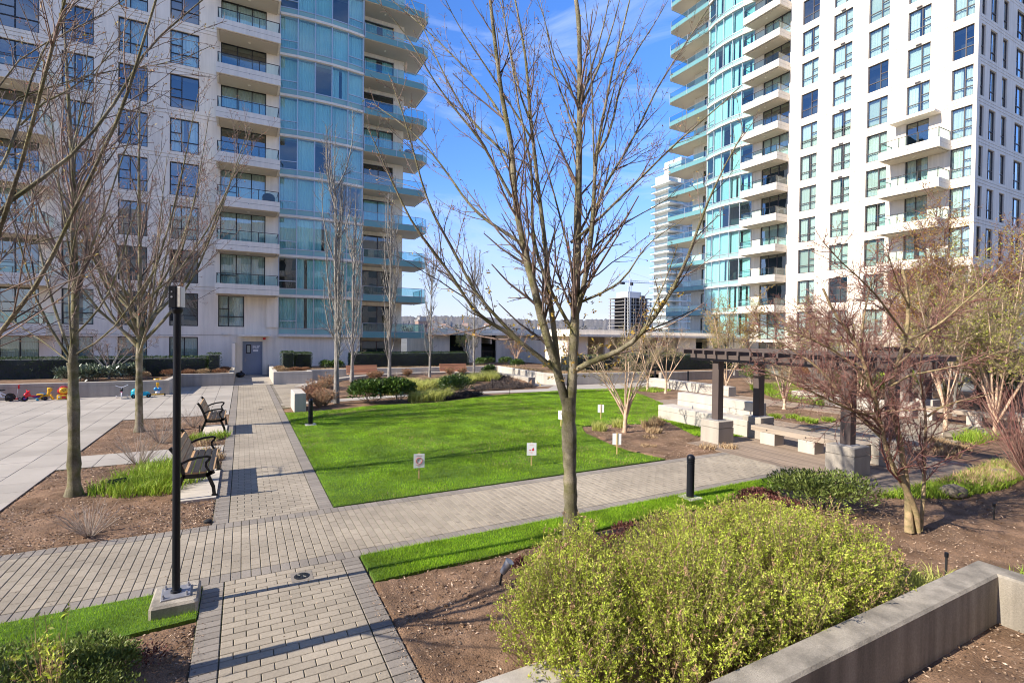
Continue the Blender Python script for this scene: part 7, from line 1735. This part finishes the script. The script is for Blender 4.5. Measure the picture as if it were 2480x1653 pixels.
for i, (x, y) in enumerate([(3.3, 5.1), (2.9, 4.9), (4.6, 5.25), (5.3, 5.35), (4.1, 5.0)]):
    bush("maroon_shrub", "tiny maroon-leaved plant " + ["by the maple's foot", "left of the maple's foot near the spotlight", "right of the maple trunk", "behind the lime shrub right of the maple", "at the maple trunk's base, front"][i], x, y, -0.03, (0.22, 0.18, 0.12), 500, "leaf_maroon", 0.035, 240 + i, "twig_red", group="tiny maroon plants", width=0.4, nst=14)
# lower left corner
for i, (x, y, r, h) in enumerate([(-1.25, 4.95, .38, .2), (-0.95, 4.8, .3, .17), (-1.6, 4.9, .4, .22), (-1.1, 4.55, .4, .2), (-1.5, 4.5, .4, .22), (-0.8, 4.4, .25, .15)]):
    bush("azalea", "small-leaved green azalea " + ["beside the verge, left corner", "nearest the bare soil patch", "at the left edge by the verge", "with pink tipped shoots, lower corner", "in the lowest left corner", "sprig at the bottom edge of the soil"][i], x, y, -0.02, (r, r, h), 2200 if r > .27 else 700, "leaf_azalea", 0.032, 250 + i, group="azaleas in the near corner", width=0.42)
twiggy("pink_shoots", "upright pink-tipped shoots rising from the near corner azaleas", -1.15, 4.5, 0.1, 0.6, 16, 77, "leaf_pink", 0.5, 4, None, 0.004, buds=("leaf_lime", 3.0, 0.035))
bush("maroon_shrub", "sprawling maroon seedlings on the near bare soil", -0.75, 5.0, -0.03, (0.3, 0.2, 0.06), 420, "leaf_maroon", 0.03, 260, "twig_red", width=0.4, nst=14)
# right-hand background shrubs
for i, (x, y, r, h, lf, sz) in enumerate([(25.8, 19.0, .95, .62, "leaf_azalea", .06), (31, 19, 1.2, .6, "leaf_rust", .07), (27.5, 14.8, 1.0, .55, "leaf_dark", .1), (24.6, 12.9, .8, .5, "leaf_dark", .1), (26.2, 12.2, 1.0, .6, "leaf_azalea", .08), (28.5, 12.6, 1.2, .8, "leaf_iris", .09), (31, 13.5, 1.2, .9, "leaf_dark", .1), (24.8, 7.6, 1.1, .6, "leaf_maroon", .06), (27.5, 8.6, 1.3, .9, "leaf_dark", .1), (29.5, 9.6, 1.4, 1.3, "leaf_azalea", .1), (33, 11.0, 1.6, 1.5, "leaf_dark", .12), (35, 16.5, 1.6, 1.2, "leaf_azalea", .1), (33.5, 9.0, 1.6, 1.7, "leaf_azalea", .11), (26.0, 6.3, 1.2, .9, "leaf_dark", .1)]):
    bush("background_shrub", ["round light green shrub behind the first pergola post", "rust-brown shrub in front of the orange bench", "dark shrub behind the stacked stones", "dark glossy shrub behind the seat wall", "light green shrub behind the second pergola", "fresh green shrub below the golden tree", "dark shrub in the far right garden", "maroon shrub mass behind the far bench", "dark shrub behind the far bench, right", "light green shrub below the pine", "tall dark shrub beside the pine", "light green shrub below the sunlit tower", "tall light green shrub at the right edge", "dark shrub at the right edge behind the thicket"][i], x, y, 0, (r, r, h), 3000, lf, sz * 1.25, 270 + i, group="background shrubs in the right-hand garden", width=0.4, shell=0.5)
twiggy("red_stem_shrub", "upright red-stemmed shrub at the right edge of the mulch", 13.4, 3.75, -0.02, 1.9, 90, 88, "twig_red", 0.55, 6, None, 0.011, buds=("bud_red", 1.0, 0.02))
for i, (x, y) in enumerate([(14.6, 6.0), (15.4, 6.4), (16.2, 6.8), (15.8, 6.2), (14.9, 5.3), (14.0, 5.2)]):
    if i < 4: tuft("dry_grass", "brown dry grass tuft beside the paved court, " + ["first", "second", "third", "at the tan tree's foot"][i], x, y - 0.4, -0.02, 0.3, 0.24, 220, "leaf_straw", 290 + i, 0.008, 0.9, "dry tufts by the paved court", spread=0.8)
    else: tuft("iris_clump", "green iris clump by the paved court, " + ["left", "right"][i - 4], x + 3.2, y + 0.9, -0.02, 0.4, 0.34, 260, "leaf_iris", 290 + i, 0.009, 0.9, "iris clumps by the paved court", spread=0.9)
low_cover("dry straw-coloured patch in the lawn corner by the bollard", [(2.3, 17.3), (3.4, 17.7), (4.2, 17.9), (4.0, 17.5), (2.8, 16.9)], 0.01, 700, "leaf_straw", 0.035, 21)
t = thing("wooden_bench", "orange wooden bench far behind the pergola", "bench", (33, 20.0, 0), -0.5)
for i in range(4): MB().box(-1.1, 1.1, 0, 0.03, 0, 0.09).build("back_slat", M["cedar"], t, (0, 0.2, 0.45 + i * 0.1))
for s in (-1, 1): MB().box(-0.05, 0.05, -0.3, 0.2, 0, 0.45).build("leg", M["concrete"], t, (s * 0.9, 0, 0))
MB().box(-1.1, 1.1, -0.3, 0.18, 0.4, 0.44).build("seat", M["cedar"], t)
